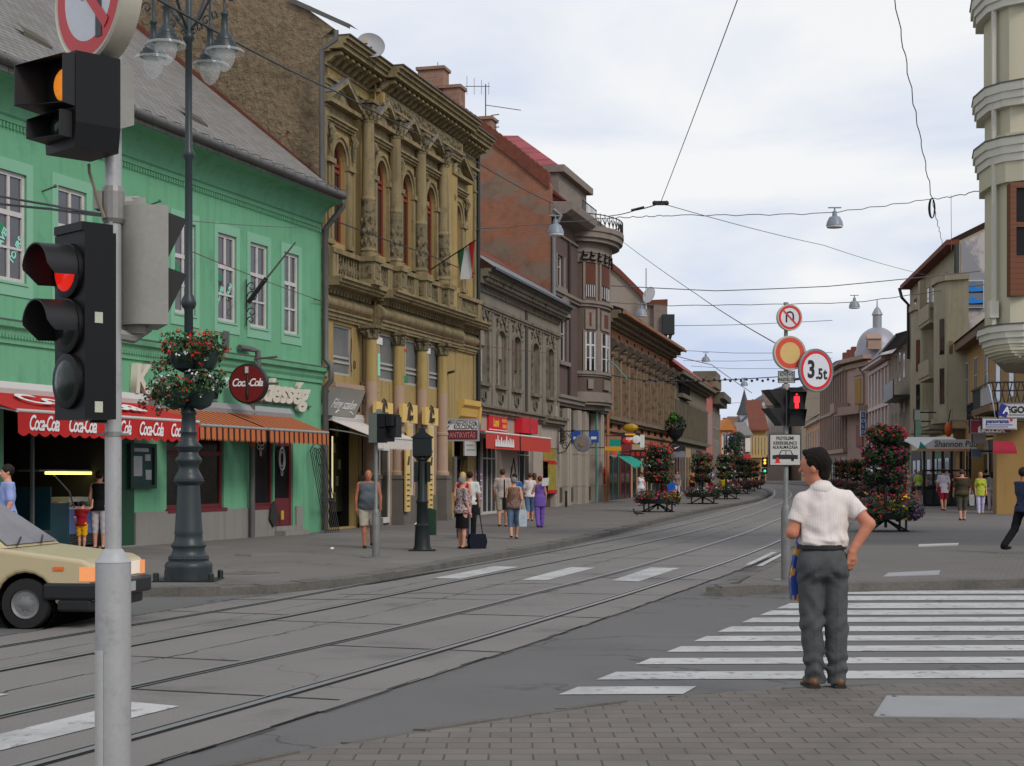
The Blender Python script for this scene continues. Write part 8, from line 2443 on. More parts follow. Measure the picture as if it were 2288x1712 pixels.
# wrought bracket with blue shields and grey disc
c = at(1247,985,74)
r = thing('bracket_sign','scrolled iron bracket with blue plaques and a round grey disc','sign',c,rad(-20))
mb = MB(); L_ = 95 / FX * 74
mb.tube([(0,0,.45),(L_,0,.45)],.025,5); mb.tube([(0,0,-.6),(L_ * .18,0,-.5),(L_ * .32,0,.0),(L_ * .42,0,.4)],.025,5); mb.tube([(0,0,-.6),(0,0,.5)],.025,5)
for cx_,cz_,r_ in ((.3,.15,.25),(.75,.2,.22),(.35,-.25,.2),(.15,-.1,.1)): mb.tube([(cx_ + r_ * math.cos(t * .5) * (1 - t / 22),0,cz_ + r_ * math.sin(t * .5) * (1 - t / 22)) for t in range(18)],.02,4)
mb.build('scrollwork',WIREM,r)
for k,x in enumerate((L_ * .45,L_ * .88)):
 mb = MB(); mb.box(x - .22,x + .22,-.06,.06,-.1,.38); mb.prism([(x - .22,.38),(x + .22,.38),(x,.5)],-.06,.06); o = mb.build('plaque',mat('plaque_blue',sr(45,85,170)) if k == 0 else bpy.data.materials['plaque_blue'],r); mb = MB(); mb.box(x - .12,x + .14,-.07,-.061,.05,.18); mb.build('mark',WHITE,o)
mb = MB(); mb.M = Matrix.Translation((L_ * .62,-.1,-.12)) @ Matrix.Rotation(rad(90),4,'X'); mb.lathe([(.42,-.05),(.42,.05),(.34,.08),(.2,.06),(.001,.06)],24); mb.build('disc',mat('disc_grey',(.25,.25,.27),rough=.4,var=.3,vs=5),r,30)
mb = MB(); mb.M = Matrix.Translation((L_ * .62,-.16,-.12)) @ Matrix.Rotation(rad(90),4,'X'); mb.lathe([(.17,0),(.17,.03)],14); mb.build('hub',mat('disc_brass',(.3,.22,.15),rough=.4),r)
# teal awning and boards on the orange house
def px_sign(lb,x0,y0,x1,y1,Z,m,words=None,wm=None,rz=0,cat='sign',name='shop_sign',sx=.8):
 c = at((x0 + x1) / 2,(y0 + y1) / 2,Z); hw,hh = (x1 - x0) / 2 / FX * Z,(y1 - y0) / 2 / FX * Z
 r = thing(name,lb,cat,c,rad(rz)); mb = MB(); mb.box(-hw,hw,-.05,.1,-hh,hh); mb.build('panel',m,r)
 for k,(w_,f,z) in enumerate(words or []): txt(w_,hh * f,wm[k] if isinstance(wm,list) else wm,r,(0,-.055,hh * z),ext=.002,bold=.01,sx=sx)
 mb = MB(); mb.tube([(-hw * .9,.1,hh * .5),(-hw - .8,.6,hh * .5)],.03,4); mb.build('arm',WIREM,r)
 return r,hw,hh
TLM = mat('teal_canvas',sr(0,150,130),rough=.8,var=.1)
c0,c1 = at(1357,1019,84),at(1400,1020,88)
aw = thing('awning','bright teal awning sticking out over the orange house shops','awning',c0)
v = lambda x,y,Z: tuple(at(x,y,Z) - c0)
mb = MB(); mb.add([v(1380,1019,84),v(1411,1020,88),v(1443,1037,84),v(1417,1044,80),v(1417,1047,80),v(1443,1040,84)],[(0,1,2,3),(3,2,5,4)]); mb.add([v(1355,1016,84),v(1384,1019,84),v(1372,1021,82)],[(0,1,2)]); mb.build('canvas',TLM,aw)
r,hw,hh = px_sign('teal wall panel with orange print above the teal awning',1358,981,1386,1016,88,TLM); mb = MB(); mb.ball((0,-.06,-.3),(hw * .6,.03,.35),8,6); mb.build('print',FORG,r)
px_sign('narrow yellow sign below the teal panel',1351,998,1388,1007,82,mat('amber_panel',sr(215,160,20)))
mt_ = mat('casino_black',(.02,.012,.012),rough=.4)
r,hw,hh = px_sign('black projecting sign with red oval and casino lettering',1388,967,1430,993,80,mt_)
mb = MB(); mb.ball((-.05,-.05,-.1),(hw * .8,.02,hh * .65),16,8); mb.build('red_oval',RDS,r); txt('CASINO',hh * .55,WHITE,r,(0,-.085,-.02),ext=.002,bold=.01,sx=.8); txt('ADMIRAL',hh * .42,YL,r,(0,-.085,hh * .7),ext=.002,bold=.006,sx=.8) if 0 else None
mb = MB(); mb.ball((hw * .6,-.06,-.05),(.22,.03,.22),10,6); mb.build('white_disc',WHITEP,r); mb = MB(); mb.box(-hw * .6,hw * .5,-.06,-.05,hh * .55,hh * .85); mb.box(-hw * .3,0,-.08,-.075,-hh * .5,-hh * .35); mb.build('yellow_print',YL,r); mb = MB(); mb.ball((.0,0,hh + .25),(.4,.12,.22),10,6); mb.build('crest',mat('gold_crest',sr(170,130,20),rough=.4,metal=.3),r)
r,hw,hh = px_sign('black shop fascia with red lettering under the casino sign',1407,1005,1442,1025,92,mt_); mb = MB(); [mb.box(-hw * .8 + k * .3,-hw * .8 + k * .3 + .18,-.06,-.05,-.1,.12) for k in range(5)]; mb.build('lettering',RDS,r)
r,hw,hh = px_sign('dark navy fascia with a small white swoosh tick',1501,994,1531,1008,112,mat('navy_fascia',(.02,.018,.03),rough=.5)); mb = MB(); mb.poly((-.35,-.06,0),(-.25,-.06,-.08),(.1,-.06,.12)); mb.build('tick',WHITE,r)
px_sign('pale blue lettered shop fascia below the navy one',1503,1010,1530,1022,113,mat('pale_fascia',sr(150,155,170),var=.5,vs=3))
r,hw,hh = px_sign('round white sign edged red behind the casino sign',1430,972,1440,1000,84,WHITEP)
px_sign('plain white board on the orange house wall',1358,962,1380,984,92,PANW)
c = at(1509,950,108); ht = thing('hanging_planter','big bushy hanging planter on an iron bracket before the grey green house','planter',c)
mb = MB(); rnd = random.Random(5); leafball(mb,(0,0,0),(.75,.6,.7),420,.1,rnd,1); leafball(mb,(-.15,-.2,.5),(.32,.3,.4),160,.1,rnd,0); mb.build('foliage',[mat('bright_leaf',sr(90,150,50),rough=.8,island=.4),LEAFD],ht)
mb = MB(); mb.lathe([(.1,-1.1),(.5,-.7),(.6,-.3)],12); mb.tube([(0,0,-1.0),(-.5,.5,-1.5),(-1.6,2,-1.6)],.05,5); mb.build('basket',BGREEN,ht)
tp = at(1333,1050,82); r = thing('lighting_pole','thin teal pole holding the string of festoon lights','pole',(tp.x,tp.y,gz(82)))
mb = MB(); zt = at(1333,822,82).z - gz(82); mb.tube([(0,0,0),(0,0,zt)],.06,8); mb.tube([(0,0,zt),(.15,0,zt + .35),(.5,0,zt + .45),(.9,0,zt + .2),(1.6,0,zt - .6)],.035,6); mb.build('pole',mat('teal_pole',sr(90,140,135),rough=.5),r)
# far signal
c = at(1709,1035,190); r = thing('traffic_signal','distant small traffic signal showing amber and green','traffic signal',(c.x,c.y,gz(190)))
zc = c.z - gz(190)
mb = MB(); mb.box(-.35,.35,0,.4,zc - .5,zc + .7); mb.box(-.3,.3,0,.4,zc - 1.3,zc - .6); mb.tube([(0,.2,0),(0,.2,zc)],.07,6); mb.build('body',BLACK,r)
mb = MB(); mb.ball((0,-.02,zc + .35),(.16,.05,.16),8,6); mb.ball((0,-.02,zc),(.16,.05,.16),8,6); mb.build('amber_light',mat('amber_far',(1,.5,.05),emit=1.5),r)
mb = MB(); mb.ball((0,-.02,zc - .95),(.16,.05,.16),8,6); mb.build('green_light',mat('green_far',(.05,.9,.35),emit=1.0),r)
# ---- people: one smooth body surface from blended rounded limbs, clothes as shells over it ----
class SDF:
 def __init__(s,lo,hi,c):
  s.c = c; s.lo = np.array(lo,float)
  n = np.ceil((np.array(hi) - s.lo) / c).astype(int) + 1
  s.ax = [s.lo[i] + np.arange(n[i]) * c for i in range(3)]
  s.f = np.full(n,1.0,np.float32)
 def sub(s,lo,hi):
  sl = tuple(slice(max(0,int((lo[i] - s.lo[i]) / s.c)),max(0,min(len(s.ax[i]),int((hi[i] - s.lo[i]) / s.c) + 2))) for i in range(3))
  return sl,np.meshgrid(*[s.ax[i][sl[i]] for i in range(3)],indexing='ij')
 def mix(s,sl,d,k):
  a = s.f[sl]
  if k <= 0: s.f[sl] = np.minimum(a,d); return
  h = np.clip(.5 + .5 * (a - d) / k,0,1)
  s.f[sl] = a * (1 - h) + d * h - k * h * (1 - h)
 def cap(s,a,b,ra,rb,k=.03,q=1.0):
  a,b = np.array(a,float),np.array(b,float); m = max(ra,rb) + k + 2 * s.c
  sl,(X,Y,Z) = s.sub(np.minimum(a,b) - m,np.maximum(a,b) + m)
  if X.size == 0: return s
  d = b - a; L2 = max(d @ d,1e-9)
  t = np.clip(((X - a[0]) * d[0] + (Y - a[1]) * d[1] + (Z - a[2]) * d[2]) / L2,0,1)
  s.mix(sl,np.sqrt((X - a[0] - t * d[0]) ** 2 + ((Y - a[1] - t * d[1]) * q) ** 2 + (Z - a[2] - t * d[2]) ** 2) - (ra + (rb - ra) * t),k)
  return s
 def ell(s,c,r,k=.03):
  r = np.array(r,float); c = np.array(c,float); m = r + k + 2 * s.c
  sl,(X,Y,Z) = s.sub(c - m,c + m)
  if X.size == 0: return s
  e_ = np.sqrt(((X - c[0]) / r[0]) ** 2 + ((Y - c[1]) / r[1]) ** 2 + ((Z - c[2]) / r[2]) ** 2)
  s.mix(sl,(e_ - 1) * r.min(),k); return s
 def cut(s,n,d):
  X,Y,Z = np.meshgrid(*s.ax,indexing='ij',sparse=True)
  s.f = np.maximum(s.f,n[0] * X + n[1] * Y + n[2] * Z - d).astype(np.float32); return s
 def cutm(s,n,d,ax,lim,sg):
  X,Y,Z = np.meshgrid(*s.ax,indexing='ij',sparse=True)
  s.f = np.where(sg * X > lim,np.maximum(s.f,n[0] * X + n[1] * Y + n[2] * Z - d),s.f).astype(np.float32); return s
 def rip(s,fn):
  X,Y,Z = np.meshgrid(*s.ax,indexing='ij',sparse=True); s.f = s.f + fn(X,Y,Z).astype(np.float32); return s
 def build(s,name,m,par):
  f = s.f; N = np.array(f.shape)
  acc = np.zeros((*(N - 1),3)); cnt = np.zeros(N - 1)
  for a in range(3):
   o = [i for i in range(3) if i != a]
   for i in (0,1):
    for j in (0,1):
     def sl(e_):
      q = [None] * 3; q[a] = slice(e_,N[a] - 1 + e_); q[o[0]] = slice(i,N[o[0]] - 1 + i); q[o[1]] = slice(j,N[o[1]] - 1 + j); return tuple(q)
     f0,f1 = f[sl(0)],f[sl(1)]
     mk = (f0 < 0) != (f1 < 0)
     t = f0[mk] / (f0[mk] - f1[mk]); v = np.zeros((len(t),3)); v[:,a] = t; v[:,o[0]] = i; v[:,o[1]] = j
     acc[mk] += v; cnt[mk] += 1
  act = cnt > 0
  ids = np.full(N - 1,-1); ids[act] = np.arange(act.sum())
  V = (np.argwhere(act) + acc[act] / cnt[act][:,None]) * s.c + s.lo
  F_ = []
  for a in range(3):
   b,c = (a + 1) % 3,(a + 2) % 3
   q = [slice(1,-1)] * 3; q[a] = slice(0,N[a] - 1); q2 = list(q); q2[a] = slice(1,N[a])
   f0,f1 = f[tuple(q)] < 0,f[tuple(q2)] < 0
   I = np.argwhere(f0 != f1); sg = f0[f0 != f1]
   I[:,b] += 1; I[:,c] += 1
   def g_(db,dc):
    J = I.copy(); J[:,b] -= db; J[:,c] -= dc; return ids[J[:,0],J[:,1],J[:,2]]
   Q = np.stack([g_(1,1),g_(0,1),g_(0,0),g_(1,0)],1); Q[~sg] = Q[~sg][:,::-1]; F_.append(Q)
  F_ = np.concatenate(F_)
  me = bpy.data.meshes.new(name); me.from_pydata(V.tolist(),[],F_.tolist()); me.materials.append(m)
  me.polygons.foreach_set('use_smooth',[True] * len(F_)); me.update()
  o = bpy.data.objects.new(name,me); COL.objects.link(o); o.parent = par; return o
SKN = {}
def cm(col,rough=.85,**k):
 key = (tuple(col),rough,str(k))
 if key not in SKN: SKN[key] = mat('cloth_' + str(len(SKN)),sr(*col),rough=rough,var=k.pop('var',.12),vs=k.pop('vs',6),bump=.15,bs=40,spec=.2,**k)
 return SKN[key]
SKIN = mat('skin',sr(205,148,122),rough=.6,var=.08,vs=12,spec=.3); SKINT = mat('tanned_skin',sr(178,112,82),rough=.6,var=.08,vs=12,spec=.3)
EYEM = mat('eye_dark',(.02,.015,.012),rough=.3,var=0,fine=0)
HAIRS = {'dark': (38,28,24),'grey': (135,130,126),'blonde': (205,165,110),'red': (130,62,38),'brown': (84,56,40)}
V3 = lambda *a: np.array(a,float)
def person(label,loc,face,h=1.7,top=(200,200,200),bot=(60,60,80),sl=.5,leg='trousers',hair='dark',long=0,walk=0,fem=0,fat=0,arms=None,skin=None,shoe=(30,25,25),c=.02,group='people on the street',tuck=0,topk=None,hem=None,lean=0):
 """face: 0 looks at the camera, 180 away, 90 to the right"""
 t = thing('person',label,'person',loc,rad(face),group)
 k = h / 1.75; skin = skin or SKIN
 sw = (.155 if fem else .185) + fat * .02; hw = .1
 stp = .38 * walk
 J = {}
 for s_,sd in ((-1,1),(1,-1)):
  a = stp * sd; kb = .12 + .75 * max(0,-a)
  hip = V3(s_ * hw,0,.93); kn = hip + .44 * V3(0,-math.sin(a),-math.cos(a)); an = kn + .42 * V3(s_ * -.02,math.sin(kb * (1 if a < 0 else .3) - a) ,-math.cos(kb - a))
  sh = V3(s_ * sw,lean * -.04,1.43); aa = -a * .7
  el = sh + .29 * V3(s_ * .2,-math.sin(aa),-math.cos(aa)); wr = el + .25 * V3(s_ * -.02,-math.sin(aa + .35),-math.cos(aa + .35))
  if arms and s_ in arms: el,wr = [sh + V3(s_ * q[0],q[1],q[2]) for q in arms[s_]]
  J[s_] = [hip,kn,an,sh,el,wr]
 dz = min(J[-1][2][2],J[1][2][2]) - .075
 zf = -dz
 T = lambda v: (V3(v[0],v[1],v[2] + zf)) * k
 lo,hi = V3(-.75,-.65,-.02) * k,V3(.75,.65,1.85) * k
 def torso(S,e_,kk=.05):
  S.ell(T((0,0,1.3)),(V3(sw * .93,.115 + fat * .03,.2) + e_) * k,kk); S.ell(T((0,-.01 - fat * .04,1.08)),(V3(.14 + fat * .05,.11 + fat * .07,.18) + e_) * k,kk)
  S.ell(T((0,.01,.93)),(V3(.165 + fem * .015 + fat * .03,.125 + fat * .03,.13) + e_) * k,kk); S.cap(T((-sw + .03,0,1.44)),T((sw - .03,0,1.44)),(.06 + e_) * k,(.06 + e_) * k,kk)
  if fem: [S.ell(T((x,-.1,1.28)),(V3(.065,.06,.065) + e_) * k,.03) for x in (-.07,.07)]
 S = SDF(lo,hi,c)
 torso(S,-.012)
 hd = T((0,-.015 - lean * .06,1.63))
 S.cap(T((0,.01,1.46)),T((0,-.01,1.56)),.058 * k,.054 * k,.03)
 S.ell(hd + V3(0,.012,.025) * k,V3(.074,.092,.098) * k,.02); S.ell(hd + V3(0,-.03,-.045) * k,V3(.058,.062,.075) * k,.03); S.cap(hd + V3(0,-.09,.01) * k,hd + V3(0,-.108,-.03) * k,.011 * k,.016 * k,.012)
 for s_ in (-1,1):
  hip,kn,an,sh,el,wr = [T(v) for v in J[s_]]
  S.cap(hip,kn,(.085 + fat * .015) * k,.056 * k,.05); S.cap(kn,kn + (an - kn) * .35,.054 * k,.057 * k,.02); S.cap(kn + (an - kn) * .35,an,.056 * k,.037 * k,.02)
  S.cap(an + V3(0,.03,-.03) * k,an + V3(0,-.13,-.05) * k,.034 * k,.026 * k,.02)
  S.cap(sh,el,.05 * k,.04 * k,.03); S.cap(el,wr,.041 * k,.028 * k,.015)
  d = (wr - el) / max(np.linalg.norm(wr - el),1e-6); S.cap(wr,wr + d * .07 * k,.03 * k,.034 * k,.015)
  if c < .016:
   for q in range(4): S.cap(wr + d * .07 * k + V3(0,(q - 1.5) * .017,0) * k,wr + d * (.14 + .012 * (q in (1,2))) * k + V3(-s_ * .02,(q - 1.5) * .017,0) * k,.011 * k,.009 * k,.006)
   S.cap(wr + d * .02 * k,wr + d * .07 * k + V3(-s_ * .01,-.045,0) * k,.013 * k,.011 * k,.01)
  else: S.cap(wr + d * .07 * k,wr + d * .14 * k,.03 * k,.018 * k,.01)
  S.ell(hd + V3(s_ * .075,.015,-.005) * k,V3(.012,.02,.032) * k,.006)
 S.build('body',skin,t)
 # top
 S = SDF(lo,hi,c); torso(S,.012,.06)
 for s_ in (-1,1):
  hip,kn,an,sh,el,wr = [T(v) for v in J[s_]]
  if sl > 0:
   e1 = sh + (el - sh) * min(1,sl * 1.5); S.cap(sh,e1,.066 * k,.06 * k,.04)
   if sl > .7: S.cap(el,el + (wr - el) * (sl - .7) / .3,.056 * k,.045 * k,.02)
 hm = hem if hem else (.98 if tuck else .86)
 S.ell(T((0,0,hm + .05)),(V3(.18 + fat * .04,.135 + fat * .05,.12) + .01) * k,.06)
 if hm < .86: S.cap(T((0,0,1.0)),T((0,0,hm - .05)),(.185 + fat * .04) * k,(.215 + fat * .04) * k,.05,1.25)
 S.rip(lambda X,Y,Z: .005 * np.sin(34 * Z / k + 13 * X / k) * np.sin(17 * X / k + 9 * Y / k))
 S.cut((0,0,-1),-T((0,0,hm))[2]); S.cut((0,.0,1),T((0,0,1.475))[2])
 if sl == 0: [S.cut((s_,0,.25),(sw * 1.0 + .25 * (1.42 + zf)) * k) for s_ in (-1,1)]
 S.build('shirt' if not fem else 'blouse',topk or cm(top),t)
 # bottom
 S = SDF(lo,hi,c)
 S.ell(T((0,.01,.95)),(V3(.17 + fem * .015 + fat * .04,.13 + fat * .04,.14) + .006) * k,.04)
 if leg == 'skirt':
  kz = hem_z = .5
  S.cap(T((0,.01,.95)),T((0,0,kz)),.17 * k,.2 * k,.04,1.25); S.cut((0,0,-1),-T((0,0,kz))[2])
 else:
  hm2 = {'trousers': .07,'capri': .3,'shorts': .48,'mini': .62}[leg]
  for s_ in (-1,1):
   hip,kn,an = [T(v) for v in J[s_][:3]]
   w2 = .012 if leg != 'shorts' else .03
   S.cap(hip,kn,(.095 + fat * .015 + w2) * k,(.066 + w2) * k,.03)
   if leg in ('trousers','capri'):
    f_ = 1.0 if leg == 'trousers' else .45; S.cap(kn,kn + (an - kn) * f_,(.066 + w2) * k,(.07 if leg == 'trousers' else .062) * k,.02)
  if leg in ('shorts','mini','capri'): S.cut((0,0,-1),-T((0,0,{'shorts': .5,'mini': .62,'capri': .34}[leg]))[2])
  S.rip(lambda X,Y,Z: .004 * np.sin(40 * Z / k) * np.sin(20 * X / k + 25 * Y / k))
 S.cut((0,0,1),T((0,0,1.03))[2])
 S.build('skirt' if leg in ('skirt','mini') else 'trousers',cm(bot),t)
 if hair:
  S = SDF(hd - V3(.2,.2,.55) * k,hd + V3(.2,.25,.2) * k,min(c,.016)); hd2 = hd + V3(0,.022,.035) * k
  S.ell(hd2,V3(.086,.102,.102) * k,.02)
  if long: S.cap(hd2 + V3(0,.05,-.03) * k,hd2 + V3(0,.07,-.1 - .14 * long) * k,.075 * k,.07 * k,.03)
  S.cut((0,-.8,-.6),(-.8 * (hd[1] - .05 * k) - .6 * (hd[2] + .03 * k)) + .012 * k); S.rip(lambda X,Y,Z: .004 * np.sin(90 * X + 60 * Z) * np.sin(70 * Y)); S.build('hair',cm(HAIRS[hair],.6,var=.35,vs=20),t)
 for s_ in (-1,1):
  an = T(J[s_][2]); mb = MB(); mb.ball(tuple(an + V3(0,-.055,-.045) * k),(.047 * k,.135 * k,.04 * k),10,6); mb.build('shoe',cm(shoe),t,60)
  if abs(face) < 100:
   mb = MB(); mb.ball(tuple(hd + V3(s_ * .028,-.083,.015) * k),(.011 * k,.006 * k,.007 * k),6,4); mb.build('eye',EYEM,t)
 return t,T
def bag(label,loc,m,w_=.3,h_=.35,strap=.35,rz=0,cat='bag',name='bag'):
 b = thing(name,label,cat,loc,rad(rz)); mb = MB()
 mb.prism([(-w_ * .42,0),(w_ * .42,0),(w_ * .5,h_ * .5),(w_ * .4,h_),(-w_ * .4,h_),(-w_ * .5,h_ * .5)],-w_ * .2,w_ * .2); mb.build('body',m,b)
 if strap: mb = MB(); mb.tube([(-w_ * .3,0,h_),(-w_ * .12,0,h_ + strap),(w_ * .12,0,h_ + strap),(w_ * .3,0,h_)],.012,5); mb.build('strap',m,b)
 return b
gp = lambda x,y: gnd(x,y)
def px(x,Z): return Vector(((x - CX) / FX * Z,Z,gz(Z)))
FLOR = mat('floral_blouse',sr(190,175,172),rough=.85,var=.5,vs=25,patch=(sr(110,60,72),.5,.54,26)); LEOP = mat('brown_print_top',sr(150,118,98),rough=.85,var=.5,vs=30,patch=(sr(92,60,45),.5,.55,30)); GREYT = mat('tank_top_grey',sr(92,98,104),rough=.9,var=.1)
person('bald stocky man in a grey tank top and beige shorts walking beside the crossing signal',gp(823,1224),8,1.72,sl=0,bot=(190,178,160),leg='shorts',hair=None,walk=.5,fat=1.2,skin=SKINT,c=.013,topk=GREYT,shoe=(70,45,35))
t_,T_ = person('grey haired woman in a floral blouse and black skirt waiting with a bag',gp(1033,1226),118,1.56,bot=(22,20,22),leg='skirt',hair='grey',fem=1,fat=1,c=.013,topk=FLOR,sl=.55)
bag('dark navy bag on a long strap standing by the woman in the floral blouse',gp(1066,1226),cm((24,26,40)),.42,.32,.5,20)
person('blonde woman in a red top half hidden behind the floral blouse woman',px(1034,40),180,1.68,top=(170,30,60),hair='blonde',fem=1,sl=0,long=1,c=.016)
person('slim person in a white top beside the blonde woman',px(1050,41),175,1.7,top=(205,210,205),hair='dark',bot=(30,30,34),c=.018)
person('grey haired woman in a brown patterned top and denim capris',gp(1148,1204),185,1.56,bot=(92,112,138),leg='capri',hair='grey',fem=1,fat=.8,walk=.55,c=.013,topk=LEOP,sl=0)
bag('white and blue plastic carrier bag in the hand of the woman in jeans capris',px(1168,39.5) + Vector((.0,0,.32)),cm((185,195,205),var=.4),.22,.42,.2,10); bag('black shoulder bag at the hip of the woman in the brown top',px(1127,39.4) + Vector((0,0,.75)),cm((25,20,20)),.2,.3,.45,80)
person('tall man in a pale shirt and khaki shorts ahead of the brown top woman',gp(1123,1177),178,1.8,top=(195,180,172),bot=(165,155,135),leg='shorts',hair='brown',walk=.4,c=.016)
person('dark haired person in a blue top among the left pavement walkers',px(1150,50),178,1.66,top=(60,110,165),hair='dark',c=.02)
person('woman in a white top and rolled jeans with a shoulder strap',gp(1184,1164),185,1.66,top=(215,205,205),bot=(85,110,140),leg='capri',hair='brown',fem=1,walk=.35,c=.018)
person('person in an olive top next to the white top woman',px(1194,58),190,1.64,top=(140,130,85),hair='brown',long=1,fem=1,c=.02)
t_,T_ = person('red haired woman in a purple top and purple trousers reading a paper',gp(1206,1179),192,1.58,top=(125,95,175),bot=(135,100,190),leg='trousers',hair='red',fem=1,sl=0,walk=.3,c=.016,arms={1: [(.1,-.06,-.26),(-.02,-.24,-.18)]},hem=.72)
m0 = MB(); m0.add([(-.1,0,0),(.1,.02,.02),(.12,.02,.26),(-.08,0,.24)],[(0,1,2,3)]); o = m0.build('paper_sheet',WHITEP); o.location = px(1218,48.3) + Vector((0,0,1.28)); tag(o,'white sheet of paper held by the woman in purple','paper')
person('girl in a white top and pale trousers by the casino shop',px(1432,76),10,1.62,top=(215,215,220),bot=(190,195,215),hair='dark',fem=1,sl=0,c=.022)
person('woman in a grey top and white trousers beyond the first flower tower',px(1513,92),5,1.66,top=(130,122,118),bot=(205,200,210),hair='brown',fem=1,c=.024)
bag('bright blue bag held beside the woman in white trousers',px(1500,91.5) + Vector((0,0,.35)),cm((30,95,190)),.45,.6,.2)
person('person in dark maroon clothes behind the first flower tower',px(1483,88),180,1.66,top=(80,35,38),bot=(55,25,28),hair='dark',leg='skirt',fem=1,c=.026)
person('woman in an orange top and black trousers near the grey green house',px(1547,106),190,1.7,top=(205,120,60),bot=(25,22,25),hair='brown',fem=1,sl=0,walk=.4,c=.026)
person('person in a white top and crimson skirt past the second flower tower',px(1588,108),180,1.7,top=(200,195,205),bot=(150,25,50),leg='mini',hair='dark',fem=1,c=.026)
person('woman in a yellow dress by the third flower tower',px(1615,112),180,1.68,top=(205,180,50),bot=(205,180,50),leg='skirt',hair='brown',fem=1,c=.026)
for i,(x,Z,tp,lb) in enumerate(((1640,132,(90,90,130),'blue'),(1664,150,(200,200,205),'white'),(1690,168,(215,215,220),'pale'),(1703,172,(70,80,90),'dark'),(1567,110,(210,210,215),'cream'))):
 person('distant walker in a %s top near the bend of the street' % lb if i < 4 else 'walker in a cream top beside the crimson skirt',px(x,Z),180 if i % 2 else 5,1.7,top=tp,bot=(60,60,75),hair='dark',c=.03)
person('young man with glasses in a pale blue sports shirt behind the car',px(17,25.5),-62,1.76,top=(150,165,215),bot=(50,55,70),hair='dark',c=.012,sl=.55)
mq = px(183,33.2); mq.z = .03
person('small child in a red shirt and yellow shorts reaching up to the ice cream counter',mq,170,1.02,top=(150,25,35),bot=(225,165,20),leg='shorts',hair='dark',sl=.4,c=.012,arms={-1: [(.14,-.12,.1),(.1,-.26,.3)],1: [(.1,0,-.26),(.12,-.1,-.45)]})
mq = px(222,33.6); mq.z = .03
person('woman in a black top and white capri trousers leaning over the ice cream counter',mq,175,1.66,top=(18,17,20),bot=(185,180,185),leg='capri',hair='dark',fem=1,sl=0,c=.014,arms={-1: [(.16,-.14,-.18),(.2,-.25,-.42)]})
person('man in a loose white T-shirt and red shorts walking away on the right pavement',gp(2108,1141),180,1.78,top=(205,200,215),bot=(160,25,50),leg='shorts',hair='dark',walk=.35,c=.017,hem=.74)
person('heavy person in a dark olive shirt and long grey green shorts walking away',gp(2150,1163),178,1.76,top=(66,60,42),bot=(82,78,66),leg='capri',hair='brown',walk=.25,fat=1.1,c=.015,sl=.6,lean=1)
person('blonde woman in a yellow green blouse and white trousers facing this way',gp(2191,1149),-5,1.66,top=(180,190,70),bot=(200,195,225),hair='blonde',long=1,fem=1,walk=.3,c=.016,shoe=(190,160,60),hem=.76)
bag('clear plastic bag hanging from the hand of the yellow green blouse woman',px(2171,60) + Vector((0,0,.4)),cm((170,170,175),var=.4),.2,.42,.15)
person('woman in a lime top and short denim skirt on the right pavement',gp(2052,1119),178,1.66,top=(165,200,90),bot=(70,85,110),leg='mini',hair='blonde',fem=1,walk=.3,c=.02)
person('man in a grey shirt and dark trousers with a black bag',gp(2082,1121),180,1.78,top=(110,106,102),bot=(45,48,56),hair='brown',walk=.3,c=.02)
person('person in a rust red shirt just beyond the olive shirted one',px(2149,70),180,1.78,top=(150,62,42),bot=(60,50,50),hair='dark',fat=.6,c=.022,arms={-1: [(.2,0,-.16),(.05,-.2,-.2)],1: [(.2,0,-.16),(.05,-.2,-.2)]})
person('dark haired woman in a grey top by the ochre pillar',gp(2216,1141),172,1.68,top=(150,150,150),bot=(195,180,175),hair='dark',fem=1,c=.019,long=.4)
person('man in a pale short sleeved shirt and grey trousers beside the ochre pillar',gp(2243,1140),100,1.8,top=(190,185,195),bot=(130,128,124),hair='dark',c=.019,skin=SKINT)
person('woman in white standing behind the pale shirted man',px(2231,69),150,1.62,top=(205,200,215),bot=(190,190,210),leg='capri',hair='brown',fem=1,c=.022)
person('person in a dark jacket behind the blonde woman',px(2203,76),180,1.76,top=(50,42,40),hair='dark',bot=(40,40,50),c=.024)
person('woman in a red sleeveless top by the big flower tower',px(2017,78),182,1.66,top=(185,25,50),bot=(50,55,60),leg='mini',hair='brown',fem=1,sl=0,c=.022)
person('person in black clothes left of the red sleeveless woman',px(2003,76),180,1.74,top=(22,22,24),bot=(25,25,28),hair='dark',c=.022)
person('woman in a pale cream top approaching near the lime top woman',px(2029,92),0,1.68,top=(205,180,160),bot=(190,185,190),hair='blonde',fem=1,sl=0,c=.024)
for i,(x,Z,tp,lb) in enumerate(((1966,95,(60,62,70),'charcoal'),(1985,100,(150,155,190),'lavender'),(2045,108,(170,160,190),'lilac'),(2122,88,(120,95,80),'tan'))):
 person('distant walker in a %s top on the right pavement' % lb,px(x,Z),180 if i % 2 else 0,1.7,top=tp,bot=(45,45,55),hair='dark',c=.028)
person('man in a dark navy shirt and black trousers striding at the right edge',gp(2287,1237),110,1.78,top=(50,58,82),bot=(20,20,26),hair='dark',walk=.85,c=.013,skin=SKINT)
